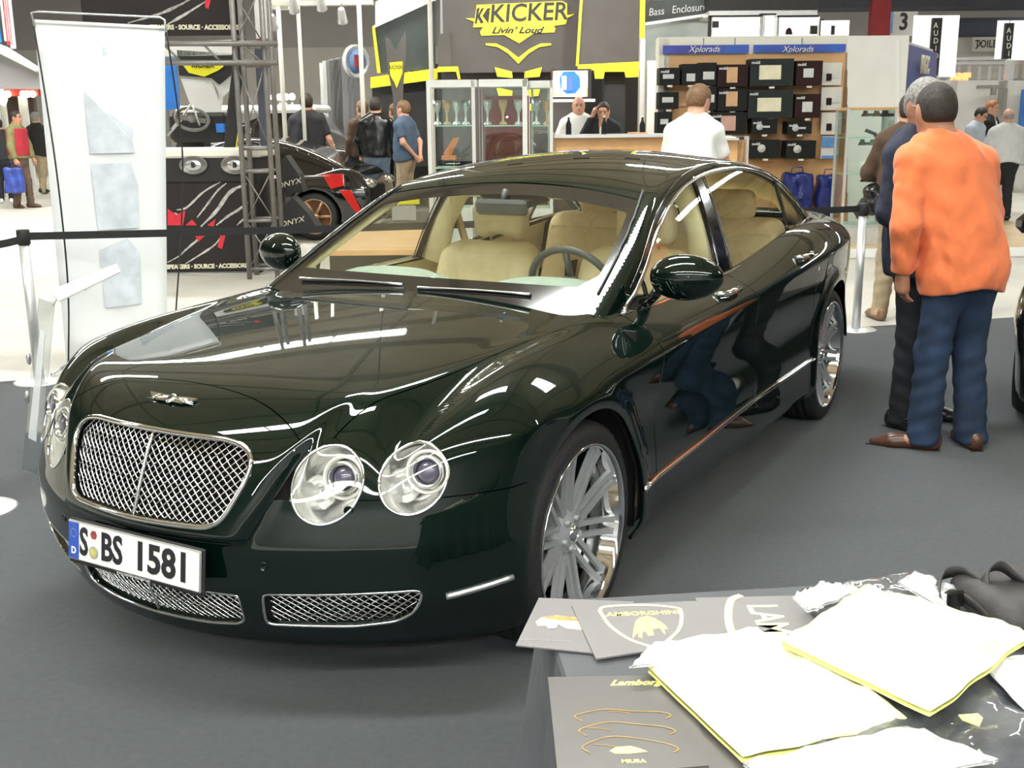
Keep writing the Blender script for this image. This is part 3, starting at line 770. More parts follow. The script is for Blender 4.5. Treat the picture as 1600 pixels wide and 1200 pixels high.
for cx in (0, -3.065):
    for s in (1, -1):
        V = []; n = 28
        for i in range(n+1):
            a = -.35+(pi+.7)*i/n
            for yy in (.45, .90): V.append((cx+.43*cos(a), s*yy, .362+.43*sin(a)))
        b = MB(); b.grid(V, n+1, 2); b.box((cx, s*.45, .52), (.95, .01, .66)); b.build('wheel_housing', void, car)
# ---------------- mirrors, wipers ----------------
for s in (1, -1):
    mc = np.array([-.80, .952*s, 1.076])
    def fm(X, Y, Z):
        y = (Y*s-mc[1]*s); x = X-mc[0]; z = Z-mc[2]
        # rounded shell flattened at the back, tapering outwards
        x2 = x+.22*y; k = np.sqrt(((x2-.005)/.075)**2+((y)/.128)**2+((z-.10*y*y)/(.083-.05*y))**2)-1
        return smax(.006, k*.07, -(x2+.050))
    V, Q = sdf_mesh(fm, mc-np.array([.14, .16, .10]), mc+np.array([.14, .16, .10]), .0055)
    mo = mesh('door_mirror', V, Q, paint, car, True)
    b = MB(); b.tube([mc+(.012, -.10*s, -.045), mc+(-.0, -.125*s, -.075), mc+(-.0, -.165*s, -.110)], [.030, .028, .034], 12, flat=.55); b.build('mirror_arm', gloss_black, mo)
    b = MB(); b.tube([mc+(.055-.02, -.07*s, -.050), mc+(.050-.015, .0, -.050), mc+(.02, .075*s, -.040), mc+(-.02, .115*s, -.022)], [.008, .010, .010, .006], 8, flat=.7); b.build('indicator_strip', mat('smoked_lens', (.12, .12, .13), .15, coat=.8, noise=.1, nscale=60), mo)
for y0, y1, sg in ((-.60, -.10, 1), (-.02, .46, 1)):
    b = MB(); pts = []
    for t in np.linspace(0, 1, 8):
        y = y0+(y1-y0)*t; x = -.507-.012*t; z = 1.0-(x+.49)*.485+.002+.004*sin(pi*t); pts.append((x, y, z+.004))
    b.tube(pts, [.007, .005, .004, .004, .004, .004, .0045, .006], 6); wi = b.build('wiper', satin, car)
    b = MB(); b.tube([np.array(q)+(-.01, 0, -.002) for q in pts], .0045, 6); b.build('wiper_blade', black, wi)
# ---------------- cabin ----------------
b = MB(); b.box((-1.9, 0, .26), (3.0, 1.66, .06)); b.build('cabin_floor', cream_dark, car)
b = MB(); b.box((-.47, 0, .58), (.02, 1.80, .70)); b.build('bulkhead', void, car)
b = MB()
V = []
for y in np.linspace(-.76, .76, 33):
    hump = .042*math.exp(-((abs(y)-.38)/.21)**4)
    for x, z in ((-.47, .990), (-.56, 1.0+hump*.25), (-.68, 1.012+hump*.75), (-.80, 1.015+hump), (-.90, 1.005+hump), (-.97, .975+hump), (-1.0, .93+hump*.5), (-.98, .84)): V.append((x, y, z-.018))
b.grid(V, 33, 8); b.build('dashboard', dash_green, car)
b = MB(); b.box((-.90, 0, .74), (.18, 1.5, .24), bev=.03); b.box((-1.35, 0, .58), (.8, .26, .26), bev=.05); b.build('centre_console', cream, car)
for s in (1, -1):
    b = MB(); V = []
    for x in np.linspace(-.62, -2.95, 30):
        for z, yy in ((.45, .78), (.60, .80), (.86, .84), (.935, .815), (.955, .79)): V.append((x, s*(yy-.02-(.05*max(0, -2.5-x))), z+.10*max(0, -2.0-x)*(z > .9)))
    b.grid(V, 30, 5); b.box((-1.3, s*.77, .72), (.9, .09, .07), bev=.03); b.build('door_trim', cream, car)
    # padded inner pillars
    b = MB(); b.tube([(-1.66, s*.715, .95), (-1.69, s*.665, 1.15), (-1.72, s*.60, 1.28), (-1.74, s*.53, 1.36)], [.075, .06, .055, .06], 12, flat=.5); b.build('pillar_trim', cream, car)
    b = MB(); b.tube([(-.60, s*.735, .985), (-.84, s*.695, 1.10), (-1.08, s*.635, 1.225), (-1.28, s*.585, 1.325)], [.034, .028, .026, .030], 10, flat=.5); b.build('screen_pillar_trim', cream, car)
def seat(x0, y0, name='front_seat', hz=1.165):
    def f(X, Y, Z):
        x = X-x0; y = Y-y0
        cush = rbox(x, y, Z, (.02, 0, .50), (.54, .52, .20), .08)
        lean = (Z-.55)*.36
        back = rbox(x+.30+lean, y*(1+.35*np.clip(Z-.8, 0, .4)), Z, (0, 0, .78), (.17, .53, .56), .08)
        bol = np.minimum(cap(x+.24+lean, y, Z, (0, .22, .58), (0, .20, .98), .065, .05), cap(x+.24+lean, y, Z, (0, -.22, .58), (0, -.20, .98), .065, .05))
        return smin(.02, cush, back, bol)
    V, Q = sdf_mesh(f, (x0-.75, y0-.36, .34), (x0+.36, y0+.36, 1.14), .016)
    o = mesh(name, V, Q, cream, car, True)
    hc_ = (x0-.30-.50*.30-.10, y0, hz)
    V, Q = sdf_mesh(lambda X, Y, Z: smax(.02, rbox(X, Y, Z, hc_, (.12, .29, .20), .055), -(elp(X, Y, Z, (hc_[0], y0, hz-.16), (.3, .05, .07)))), (hc_[0]-.1, y0-.2, hz-.15), (hc_[0]+.1, y0+.2, hz+.15), .012)
    mesh('headrest', V, Q, cream, o, True)
    b = MB()
    for yy in (-.06, .06): b.cyl((hc_[0]+.01, y0+yy, hz-.20), (hc_[0], y0+yy, hz-.08), .007, 8)
    b.build('headrest_post', satin, o)
    return o
seat(-1.22, -.385); seat(-1.22, .385)
def bench(X, Y, Z):
    lean = (Z-.6)*.38
    return smin(.03, rbox(X, Y, Z, (-2.45, 0, .50), (.55, 1.40, .22), .08), rbox(X+2.73+lean, Y, Z, (0, 0, .80), (.18, 1.40, .62), .08))
V, Q = sdf_mesh(bench, (-3.15, -.75, .34), (-2.1, .75, 1.2), .025)
bn = mesh('rear_bench', V, Q, cream_dark, car, True)
for y in (-.38, .38):
    V, Q = sdf_mesh(lambda X, Y, Z: rbox(X, Y, Z, (-2.94, y, 1.17), (.12, .28, .17), .05), (-3.1, y-.2, 1.02), (-2.8, y+.2, 1.3), .016); mesh('headrest', V, Q, cream_dark, bn, True)
b = MB(); b.box((-3.05, 0, 1.02), (.5, 1.3, .03)); b.build('parcel_shelf', cream_dark, car)
wheel_m = mat('charcoal_leather', (.05, .055, .05), .45, noise=.1, nscale=50)
b = MB(); Mw = Matrix.Translation((-1.02, .385, .965)) @ Matrix.Rotation(radians(-66), 4, 'Y')
b.xf(Mw); b.tube([(.185*cos(a), .185*sin(a), 0) for a in np.linspace(0, 2*pi, 40, endpoint=False)], .015, 10, closed=True)
b.ell((0, 0, -.01), (.07, .07, .03), 16, 8)
for a in (0, pi, -pi/2, ): b.tube([(.05*cos(a+pi/2), .05*sin(a+pi/2), 0), (.18*cos(a+pi/2), .18*sin(a+pi/2), 0)], .014, 8)
b.build('steering_wheel', wheel_m, car)
b = MB(); b.box((-1.11, 0, 1.275), (.03, .25, .068), bev=.014, R=Matrix.Rotation(radians(12), 3, 'Y')); b.tube([(-1.12, 0, 1.30), (-1.15, 0, 1.345)], .012, 8); b.build('rear_view_mirror', mat('charcoal_leather'), car)
b = MB(); b.prism([(-.17, 0), (.17, 0), (.10, -.075), (-.10, -.075)], 0, .03, Matrix.Translation((-1.225, 0, 1.300)) @ frame((0, 0, 0), (0, 1, 0), (-1, 0, .45))); b.build('sensor_housing', black, car)
for s in (1, -1):
    b = MB(); b.box((-1.29, s*.30, 1.335), (.16, .40, .02), bev=.008, R=Matrix.Rotation(radians(15), 3, 'Y')); b.build('sun_visor', cream, car)
b = MB(); b.tube([(-1.70, -.63, 1.28), (-1.74, -.58, 1.05), (-1.72, -.60, .75)], .022, 4, flat=.1); b.build('seat_belt', cream_dark, car)
# ================= the hall =================
carpet_m = mat('charcoal_carpet', (0.060, 0.067, 0.075), 0.95, noise=0.12, nscale=40, bump=0.5, bscale=700, sheen=0.2, spec=0.15)
conc = mat('pale_concrete', (0.50, 0.48, 0.43), 0.55, noise=0.10, nscale=1.2, bump=0.05, bscale=30)
wood_floor = mat('pale_wood_floor', (0.60, 0.44, 0.25), 0.4, noise=0.12, nscale=4)
wall_m = mat('hall_wall_grey', (0.42, 0.41, 0.42), 0.8, noise=0.05, nscale=0.6)
wall_lo = mat('hall_wall_light', (0.62, 0.60, 0.56), 0.8, noise=0.05, nscale=0.6)
ceil_m = mat('ceiling_panel', (0.66, 0.56, 0.41), 0.8, noise=0.10, nscale=0.7)
steel = mat('grey_steel', (0.22, 0.21, 0.20), 0.45, 0.5, noise=0.1, nscale=12)
white = mat('white_laminate', (0.80, 0.80, 0.78), 0.4, noise=0.03, nscale=3)
red_m = mat('red_column_paint', (0.30, 0.02, 0.025), 0.5, noise=0.1, nscale=3)
HX = Matrix(((RH[0], FH[0], 0, CAM[0]), (RH[1], FH[1], 0, CAM[1]), (0, 0, 1, 0), (0, 0, 0, 1)))   # hall frame: x right, y away, z up
HZ = atan2(RH[1], RH[0])
mesh('floor', [HX @ Vector(v) for v in ((-45, -14, -.006), (45, -14, -.006), (45, 48, -.006), (-45, 48, -.006))], [(0, 1, 2, 3)], conc)['kind'] = 'structure'
A_ = np.array([-1.62, -3.90]); B_ = np.array([-5.90, .43]); e1 = (B_-A_)/np.linalg.norm(B_-A_); e2 = np.array([-e1[1], e1[0]])
if e2 @ (np.array([0, 0])-A_) < 0: e2 = -e2
q0, q1 = A_-e1*1.2-e2*.0, B_+e1*9; q2, q3 = q1+e2*11, q0+e2*11
b = MB(); b.prism([tuple(q0), tuple(q1), tuple(q2), tuple(q3)] if np.cross(q1-q0, q2-q1) > 0 else [tuple(q3), tuple(q2), tuple(q1), tuple(q0)], -.005, 0.0)
b.build('carpet', carpet_m, label='large dark charcoal carpet under the green saloon and the two talking men', cat='carpet')
def hwall(name, x0, x1, y, z0, z1, m, th=.2): b = MB(); b.xf(HX); b.box(((x0+x1)/2, y+th/2, (z0+z1)/2), (x1-x0, th, z1-z0)); o = b.build(name, m); o['kind'] = 'structure'; return o
hwall('wall_far', -45, 45, 47, 0, 4.6, wall_lo); hwall('wall_far_upper', -45, 45, 47, 4.6, 10, wall_m)['kind'] = 'structure'
for nm, x in (('wall_left', -45), ('wall_right', 45)):
    b = MB(); b.xf(HX); b.box((x, 17, 5), (.2, 62, 10)); b.build(nm, wall_m)['kind'] = 'structure'
b = MB(); b.xf(HX); b.box((0, -14, 5), (90, .2, 10)); b.build('wall_near', wall_m)['kind'] = 'structure'
beam_m = mat('beam_tan', (.40, .34, .25), .7, noise=.1, nscale=2); ce = MB(); ce.xf(HX); ce.box((0, 17, 9.1), (90, 62, .2)); ceil = ce.build('ceiling', ceil_m); ceil['kind'] = 'structure'
for k in range(13):
    b = MB(); b.xf(HX); y = -10+k*4.6; b.box((0, y, 8.82), (88, .12, .34)); b.build('beam', beam_m, ceil)
for k in range(12):
    b = MB(); b.xf(HX); b.box((-38+k*7, 17, 8.93), (.10, 60, .12)); b.build('purlin', beam_m, ceil)
tube_e = mat('fluorescent_tube', (0.9, 0.9, 0.9), 0.4, emit=(0.97, 1.0, 0.95), estr=52)
# rows of wide strip lights hung under the roof, running across the view
def strip_row(x0, x1, y, wd=.42, rz=radians(4), z=6.6):
    n = max(1, round((x1-x0)/1.6)); L_ = (x1-x0)/n
    for k in range(n):
        p = HX @ Vector((x0+L_*(k+.5), y+(x0+L_*(k+.5))*math.tan(rz), z))
        r = empty('strip_light', p, HZ+rz, 'white suspended strip light under the hall roof, above the frame', 'ceiling light', 'strip lights under the roof')
        b = MB(); b.box((0, 0, .05), (L_-.02, wd+.06, .06)); b.build('housing', white, r)
        b = MB(); b.box((0, 0, .005), (L_-.10, wd, .03)); b.build('diffuser', tube_e, r)
for a in ((-5.5, 1.5, 2.2, .5), (-1.4, 1.6, 7.4, 1.0), (4.2, 6.6, 8.8), (-13, -1.8, 18.8, .85), (2.2, 9, 19.3, .6), (-22, -9, 33), (-4, 10, 34), (13, 22, 20), (11, 19, 4), (-20, -10, 5), (-9, 9, -5), (-10, 10, -11), (14, 24, 34), (-10, -6, 12.3)): strip_row(*a)

class HT:
    "a thing standing square to the hall frame; p() gives its own coordinates of a pixel at level distance d"
    def __init__(s, name, label, cat, px, d, z0=0.0, group=None, py=400):
        w_ = at(px, py, d); s.d = d; s.z0 = z0; s.b = w_
        s.fl = .1 if (d >= 13.2 and px > 1000) or (d >= 14.6 and px > 560 and px < 1010) else 0.0; s.root = empty(name, (w_[0], w_[1], z0 or s.fl), HZ, label, cat, group); z0 = z0 or s.fl
        s.X = HX.inverted()
        s.o = s.X @ Vector((w_[0], w_[1], z0))
    def p(s, px, py, d=None):
        return s.X @ Vector(at(px, py, d or s.d)) - s.o
    def box(s, b, x0, y0, x1, y1, dep, d=None, bev=0.0):
        a, c = s.p(x0, y0, d), s.p(x1, y1, d); a.z = max(a.z, s.fl-s.o.z); c.z = max(c.z, s.fl-s.o.z); return b.box(((a.x+c.x)/2, (a.y+c.y)/2+dep/2, (a.z+c.z)/2), (abs(c.x-a.x), abs(dep), abs(a.z-c.z)), bev=bev)
    def part(s, name, m, x0, y0, x1, y1, dep, d=None, bev=0.0, parent=None):
        b = MB(); s.box(b, x0, y0, x1, y1, dep, d, bev); return b.build(name, m, parent or s.root)
    def poly(s, name, m, pts, dep=.01, d=None, parent=None, off=0.0):
        "plate with the outline of pixel points, dep thick, standing at distance d"
        P = [s.p(x, y, d) for x, y in pts]; n = len(P)
        for q in P: q.z = max(q.z, s.fl-s.o.z)
        V = [v+Vector((0, -off, 0)) for v in P]+[v+Vector((0, -off+dep, 0)) for v in P]
        F = [tuple(range(n)), tuple(range(2*n-1, n-1, -1))]+[(i, n+i, n+(i+1) % n, (i+1) % n) for i in range(n)]
        return mesh(name, V, F, m, parent or s.root)
    def text(s, name, t, px, py, hpx, m, d=None, parent=None, sx=1.0, bold=0.0, shear=0.0, off=.012, rot=0.0, space=1.0):
        c = s.p(px, py, d); size = hpx/FPX*(d or s.d)*1.4
        M = Matrix.Translation(c+Vector((0, -off, 0))) @ Matrix.Rotation(pi/2, 4, 'X') @ Matrix.Rotation(rot, 4, 'Z')
        return text(name, t, size, m, M, parent or s.root, .002, bold, sx=sx, shear=shear, space=space)
    def ground(s, px, d=None): return s.p(px, 400, d)

yellow = mat('stand_yellow', (0.80, 0.74, 0.01), 0.5, noise=0.05, nscale=5)
standgrey = mat('stand_charcoal', (0.085, 0.075, 0.072), 0.7, noise=0.08, nscale=3)
dk = mat('stand_black', (0.012, 0.012, 0.013), 0.6, noise=0.15, nscale=6)
cream_w = mat('cream_panel', (0.78, 0.76, 0.68), 0.5, noise=0.03, nscale=3)
maple = mat('maple_board', (0.62, 0.36, 0.16), 0.5, noise=0.10, nscale=3)
alu = mat('brushed_aluminium', (0.66, 0.67, 0.68), 0.35, 0.6, noise=0.04, nscale=20)
# ---- structure seen across the hall ----
for i, (x0, x1, d, y1) in enumerate(((424, 433, 36, 300), (1336, 1364, 34, 300), (1591, 1612, 30, 330), (640, 645, 40, 200))):
    t = HT('steel_column', ['thin dark red steel column beyond the white poles at left', 'thick dark red steel column beside the big number 3', 'dark red steel column at the right edge of the picture', 'slim dark red column beside the yellow edged stand'][i], 'column', (x0+x1)/2, d)
    a, c = t.p(x0, 400), t.p(x1, 400); b = MB(); b.box(((a.x+c.x)/2, 0, 4.5), (c.x-a.x, .3, 9)); b.build('shaft', red_m, t.root)
    b = MB(); b.box(((a.x+c.x)/2, 0, .05), (c.x-a.x+.3, .6, .1)); b.build('base_plate', steel, t.root)
t = HT('gallery', 'dark upper gallery deck with a grey railing at top right', 'gallery', 1520, 33)
navy = mat('gallery_dark', (0.055, 0.06, 0.085), 0.7, noise=0.1, nscale=2)
t.part('roof_band', navy, 1266, -60, 1680, 8, 1.5, 34); t.part('back_band', navy, 1490, 28, 1680, 55, .4, 36); t.part('front_wall', wall_lo, 1490, 55, 1680, 128, .3, 36.4)
t.part('deck', wall_m, 1450, 124, 1680, 131, 1.2, 31)
for k, yy in enumerate((90, 97)): t.part('rail', alu, 1448, yy, 1680, yy+2.2, .05, 30.5)
for k in range(13): t.part('baluster', alu, 1450+k*16, 90, 1451.6+k*16, 125, .05, 30.6)
t = HT('toilet_sign', 'white sign with an arrow and the word TOILETT over the gallery', 'sign', 1545, 35.9)
t.part('board', wall_lo, 1520, 58, 1572, 80, .05); t.text('lettering', 'TOILETT', 1548, 69, 11, dk, sx=.8, bold=.004)
t.poly('arrow', dk, [(1524, 76), (1531, 68), (1529, 66), (1534, 65), (1533, 70), (1532, 69), (1525, 77)], .02, off=.02)
t = HT('number_sign', 'pale board with a large black number 3 next to the red column', 'sign', 1405, 40)
t.part('board', wall_lo, 1394, 15, 1432, 56, .06); t.text('lettering', '3', 1412, 35, 24, dk, sx=.85, bold=.02)
t = HT('poster', 'small poster with an orange tower on blue beside the number 3', 'poster', 1380, 39.5)
blue_p = mat('poster_blue', (0.12, 0.22, 0.42), .6, noise=.4, nscale=3); t.part('sheet', blue_p, 1366, 16, 1394, 52, .04)
t.poly('tower_print', mat('poster_orange', (.5, .28, .12), .6, noise=.2, nscale=5), [(1377, 46), (1378, 28), (1380, 19), (1382, 28), (1384, 46)], .01, off=.02)
glow_w = mat('lit_white_panel', (0.9, 0.9, 0.9), 0.5, noise=.02, nscale=2, emit=(1, 1, .98), estr=.55)
for i, (x0, y0, x1, y1, xs) in enumerate(((1429, 24, 1458, 118, 1492), (1560, 32, 1572, 92, 1604))):
    t = HT('light_box_tower', ['tall white lit box tower with a black lettered edge left of the gallery', 'white lit box tower with a black edge at the far right'][i], 'light box', x0, 28.5)
    t.part('left_face', glow_w, x0, y0, x1, y1, .05); t.part('right_face', glow_w, x1+8, y0, xs, y1+2, .05)
    e = t.part('black_edge', dk, x1, y0+4, x1+8, y1, .12, 28.4); 
    for k in range(5): t.text('lettering', 'AUDIO'[k], x1+4, y0+16+k*12, 8, cream_w, d=28.3, parent=e, sx=.9)
    t.part('post', alu, x1+1, y1, x1+5, 190, .08)
t = HT('neon_sign', 'small glowing red and yellow sign below the gallery railing', 'sign', 1500, 30)
t.part('backing', white, 1486, 114, 1513, 126, .05); t.text('lettering', 'AMF', 1500, 120, 9, mat('neon_red', (1, .2, .1), .5, emit=(1, .25, .08), estr=3), bold=.02, sx=1.2, off=.04)
part_m = mat('partition_grey', (0.40, 0.39, 0.37), 0.6, noise=0.04, nscale=2)
t = HT('partition', 'long pale grey partition of flat panels behind the men at right', 'partition', 1530, 24)
for x0, x1 in ((1440, 1483), (1484, 1560), (1561, 1640)): t.part('panel', part_m, x0, 126, x1, 290, .08)
t.part('blue_notice', mat('notice_blue', (.02, .10, .30), .5, noise=.2, nscale=5), 1597, 140, 1620, 200, .03, 23.9)
t = HT('wall_speaker', 'grey bar shaped lamp fixed on the grey partition', 'lamp', 1551, 23.6); t.part('bar', steel, 1532, 133, 1571, 138, .2); t.part('bracket', steel, 1551, 138, 1557, 149, .1)
t.part('cable', steel, 1569, 138, 1571, 182, .04)
# platforms
for nm, lb, x0, x1, d0, d1, mm in (('platform', 'pale wooden stand floor with a white kerb behind the talking men', 1010, 1780, 13.1, 27, wood_floor), ('platform', 'grey stand floor under the black and yellow stand', 560, 1010, 14.6, 26, steel)):
    t = HT(nm, lb, 'platform', (x0+x1)/2, d0)
    a, c = t.p(x0, 400), t.p(x1, 400); b = MB(); b.box(((a.x+c.x)/2, (d1-d0)/2, .05-t.fl), (c.x-a.x, d1-d0, .1)); b.build('deck', mm, t.root)
    b = MB(); b.box(((a.x+c.x)/2, -.03, .05-t.fl), (c.x-a.x, .06, .104)); b.build('kerb', white, t.root)
# ================= exhibition stands across the aisle =================
# --- accessory wall with boxed products ---
D_ = 15.7
t = HT('display_wall', 'white and maple slat wall with blue header strips and boxed car amplifiers', 'display wall', 1210, D_)
t.part('left_panel', cream_w, 1030, 60, 1038, 392, .3); t.part('header', cream_w, 1030, 58, 1322, 83, .35); 
for x in (1099, 1148, 1253): t.part('seam', steel, x, 59, x+1, 70, .02, D_-.01)
for k in range(9): t.part('slat', maple, 1038, 84+k*27.5, 1323, 84+k*27.5+26.6, .10)
t.part('base_board', maple, 1038, 331, 1323, 372, .3); t.part('side_panel', white, 1323, 56, 1397, 392, .35)
strip_b = mat('header_blue', (0.03, 0.12, 0.55), 0.4, noise=0.35, nscale=.9, col2=(.06, .03, .28))
for x0, x1, tx in ((1036, 1170, 1100), (1178, 1321, 1246)):
    h = t.part('header_strip', strip_b, x0, 71 if x0 < 1100 else 70, x1, 83 if x0 < 1100 else 81, .03, D_-.05); t.text('lettering', 'Xplorads', tx, 77, 9, cream_w, d=D_-.08, parent=h, shear=.3)
boxd = mat('carton_black', (0.010, 0.011, 0.012), 0.6, noise=0.15, nscale=6, spec=.2); boxm = mat('carton_maroon', (0.022, 0.008, 0.009), 0.6, noise=0.15, nscale=6, spec=.2); boxg = mat('carton_slate', (0.020, 0.026, 0.026), 0.6, noise=0.1, nscale=6, spec=.2)
pic_c = mat('print_cream', (0.70, 0.66, 0.50), .5, noise=.1, nscale=8); pic_t = mat('print_tan', (0.58, 0.36, 0.20), .5, noise=.1, nscale=8); pic_g = mat('print_silver', (.55, .57, .58), .5, noise=.1, nscale=8); pic_p = mat('print_rose', (.52, .32, .27), .5, noise=.1, nscale=8)
pack_w = mat('blister_pack_grey', (.62, .62, .58), .5, noise=.08, nscale=6)
GRP = 'boxed car audio on the display wall'
def carton(x0, y0, x1, y1, m, pic, pm, label, kind='rect', dep=.30):
    k = HT('carton', label, 'box', (x0+x1)/2, D_-dep-.02, group=GRP, py=y1)
    k.root.location.z = k.p((x0+x1)/2, y1).z; k.o.z = k.root.location.z
    bd_ = k.part('box', m, x0, y0, x1, y1, dep)
    if kind == 'rect': k.part('picture', pm, *pic, .01, D_-dep-.035)
    elif kind == 'disc':
        c = k.p(pic[0], pic[1], D_-dep-.03); r = pic[2]/FPX*D_; b = MB(); M_ = Matrix.Translation(c) @ Matrix.Rotation(pi/2, 4, 'X')
        b.lathe([(.001, .012), (r*.5, .010), (r*.55, .002), (r, .002), (r, -.004)], 20, M=M_); b.build('speaker_print', pic_g, k.root)
        if len(pic) > 3: k.part('caption', pic_g, pic[0]+pic[2], pic[1]-1.5, pic[0]+pic[2]+11, pic[1]+1.5, .006, D_-dep-.03)
    if (x1-x0) > 30: k.text('lettering', 'mobil', x0+8, y0+6, 4, pic_g, d=D_-dep-.03, bold=.002)
    k.part('price_tag', cream_w, (x0+x1)/2-4, y1+1, (x0+x1)/2+4, y1+4, .01, D_-dep)
    return k
carton(1031, 106, 1062, 132, boxd, (1036, 116, 1053, 123), pic_g, 'small black carton with a grey radio picture, top row far left of the wall')
carton(1066, 100, 1091, 132, boxd, (1073, 115, 1086, 127), pic_g, 'small black carton above the white shirted man, top row second from left')
carton(1092, 98, 1119, 133, boxd, (1099, 112, 1116, 124), pic_g, 'black carton with a white corner flash, top row third from left')
carton(1122, 101, 1168, 135, boxm, (1136, 105, 1152, 129), pic_t, 'maroon carton with an upright tan amplifier picture, top row')
carton(1173, 92, 1239, 134, boxg, (1187, 102, 1220, 124), pic_c, 'wide slate carton with a cream amplifier picture, the top one')
carton(1245, 95, 1284, 133, boxm, (1256, 107, 1271, 121), pic_g, 'maroon carton with a square silver picture, top row right')
carton(1030, 144, 1060, 170, boxd, (1035, 152, 1052, 160), pic_g, 'small black carton with a grey radio picture, second row far left')
carton(1092, 135, 1119, 172, boxd, (1099, 148, 1116, 160), pic_g, 'black carton right of the white shirted man’s head, second row')
carton(1122, 139, 1167, 173, boxd, (1135, 143, 1152, 166), pic_t, 'black carton with an upright tan amplifier picture, second row')
carton(1170, 141, 1238, 184, boxg, (1184, 153, 1220, 174), pic_c, 'wide slate carton with a cream amplifier picture, the lower one')
carton(1243, 147, 1281, 184, boxm, (1254, 159, 1269, 175), pic_g, 'maroon carton with a square silver picture, second row right')
carton(1027, 175, 1050, 214, boxd, (1032, 186, 1044, 194), pic_g, 'black carton at the left end of the third row')
carton(1112, 176, 1166, 210, boxd, (1127, 181, 1149, 204), pic_p, 'wide black carton with a rose coloured amplifier picture, third row')
carton(1175, 186, 1214, 209, boxd, (1187, 198, 5, 1), pic_g, 'black speaker carton with a round cone picture, upper left of four', 'disc')
carton(1231, 190, 1268, 209, boxd, (1243, 200, 5, 1), pic_g, 'black speaker carton with a round cone picture, upper right of four', 'disc')
carton(1173, 219, 1219, 247, boxd, (1190, 232, 6), pic_g, 'black speaker carton with a round cone picture, lower left of four', 'disc')
carton(1229, 220, 1274, 247, boxd, (1246, 233, 6), pic_g, 'black speaker carton with a round cone picture, lower right of four', 'disc')
for i, (y0, y1) in enumerate(((98, 133), (136, 172), (176, 210))):
    k = HT('blister_pack', ['grey hanging pack with a small part, topmost on the right column', 'grey hanging pack with a small part, second down the right column', 'grey hanging pack with a small part, third down the right column'][i], 'pack', 1299, D_-.12, group='hanging packs on the display wall')
    k.root.location.z = k.p(1299, y1).z; k.o.z = k.root.location.z
    k.part('card', pack_w, 1284, y0, 1314, y1, .03); k.part('part_print', boxm, 1292, y0+17, 1299, y0+28, .02, D_-.14); k.part('part_print', pic_g, 1300, y0+18, 1311, y0+24, .02, D_-.14)
k = HT('blister_pack', 'blue and white hanging pack at the bottom of the right column', 'pack', 1299, D_-.12); k.root.location.z = k.p(1299, 248).z; k.o.z = k.root.location.z
k.part('card', pack_w, 1284, 213, 1310, 248, .03); bl_ = mat('pack_blue', (.10, .25, .55), .5, noise=.2, nscale=8); k.part('blue_print', bl_, 1285, 214, 1309, 230, .02, D_-.14); k.part('blue_print', bl_, 1285, 243, 1309, 248, .02, D_-.14)
# blue carrier bags on the base
bag_b = mat('blue_gloss_bag', (0.012, 0.025, 0.16), 0.22, noise=0.5, nscale=6, bump=.6, bscale=9, bdist=.03)
for i, (x0, x1, y0) in enumerate(((1216, 1268, 270), (1270, 1312, 273))):
    k = HT('carrier_bag', ['glossy dark blue carrier bag on the wall base, partly behind the car', 'glossy dark blue carrier bag on the wall base, the right one'][i], 'bag', (x0+x1)/2, D_-.35, group='blue carrier bags by the display wall')
    k.root.location.z = k.p(x0, 330).z; k.o.z = k.root.location.z
    a, c = k.p(x0, 330), k.p(x1, y0); wd = c.x-a.x; h_ = c.z
    V, Q = sdf_mesh(lambda X, Y, Z: rbox(X-.25*Z*np.sign(X)*0, Y+.02*np.sin(X*22+Z*9), Z, (0, .1, h_/2), (wd*.98, .22*(1.0), h_), .05)+.012*np.sin(X*31)*np.sin(Z*17), (a.x-.05, -.1, -.03), (c.x+.05, .32, h_+.05), .02)
    mesh('bag_body', V, Q, bag_b, k.root, True)
    b = MB(); b.tube([(-wd*.2, .1, h_-.02), (-wd*.16, .1, h_+.07), (wd*.16, .1, h_+.07), (wd*.2, .1, h_-.02)], .008, 6); b.build('handle', bag_b, k.root)
# poster wall receding at the right end
t = HT('poster_wall', 'purple and blue poster on a white end wall beside the display wall', 'poster', 1400, D_)
pur = mat('poster_purple', (0.16, 0.07, 0.22), .45, noise=.6, nscale=1.3, col2=(.03, .12, .38)); 
P = [t.p(1399, 62, D_), t.p(1452, 78, 19.5), t.p(1452, 300, 19.5), t.p(1399, 380, D_)]
def quad_slab(name, P, m, parent, th=.03):
    n = (P[1]-P[0]).cross(P[3]-P[0]).normalized()*th; V = list(P)+[p_+n for p_ in P]
    return mesh(name, V, [(0, 1, 2, 3), (7, 6, 5, 4), (0, 4, 5, 1), (1, 5, 6, 2), (2, 6, 7, 3), (3, 7, 4, 0)], m, parent)
quad_slab('end_wall', P, white, t.root, -.06)
Pp = [P[0].lerp(P[1], .04)+Vector((.11, -.055, -.05)), P[1]+Vector((.11, -.055, -.05)), P[1].lerp(P[2], .42)+Vector((.11, -.055, 0)), P[0].lerp(P[3], .60)+Vector((.11, -.055, 0))]
quad_slab('poster_sheet', Pp, pur, t.root, .02)
Mx_ = frame(Pp[0].lerp(Pp[2], .40)+Vector((.06, -.03, .12)), Pp[1]-Pp[0], (0, 0, 1)); text('lettering', 'MAGIC', .36, pic_c, Mx_, t.root, .004, .01)
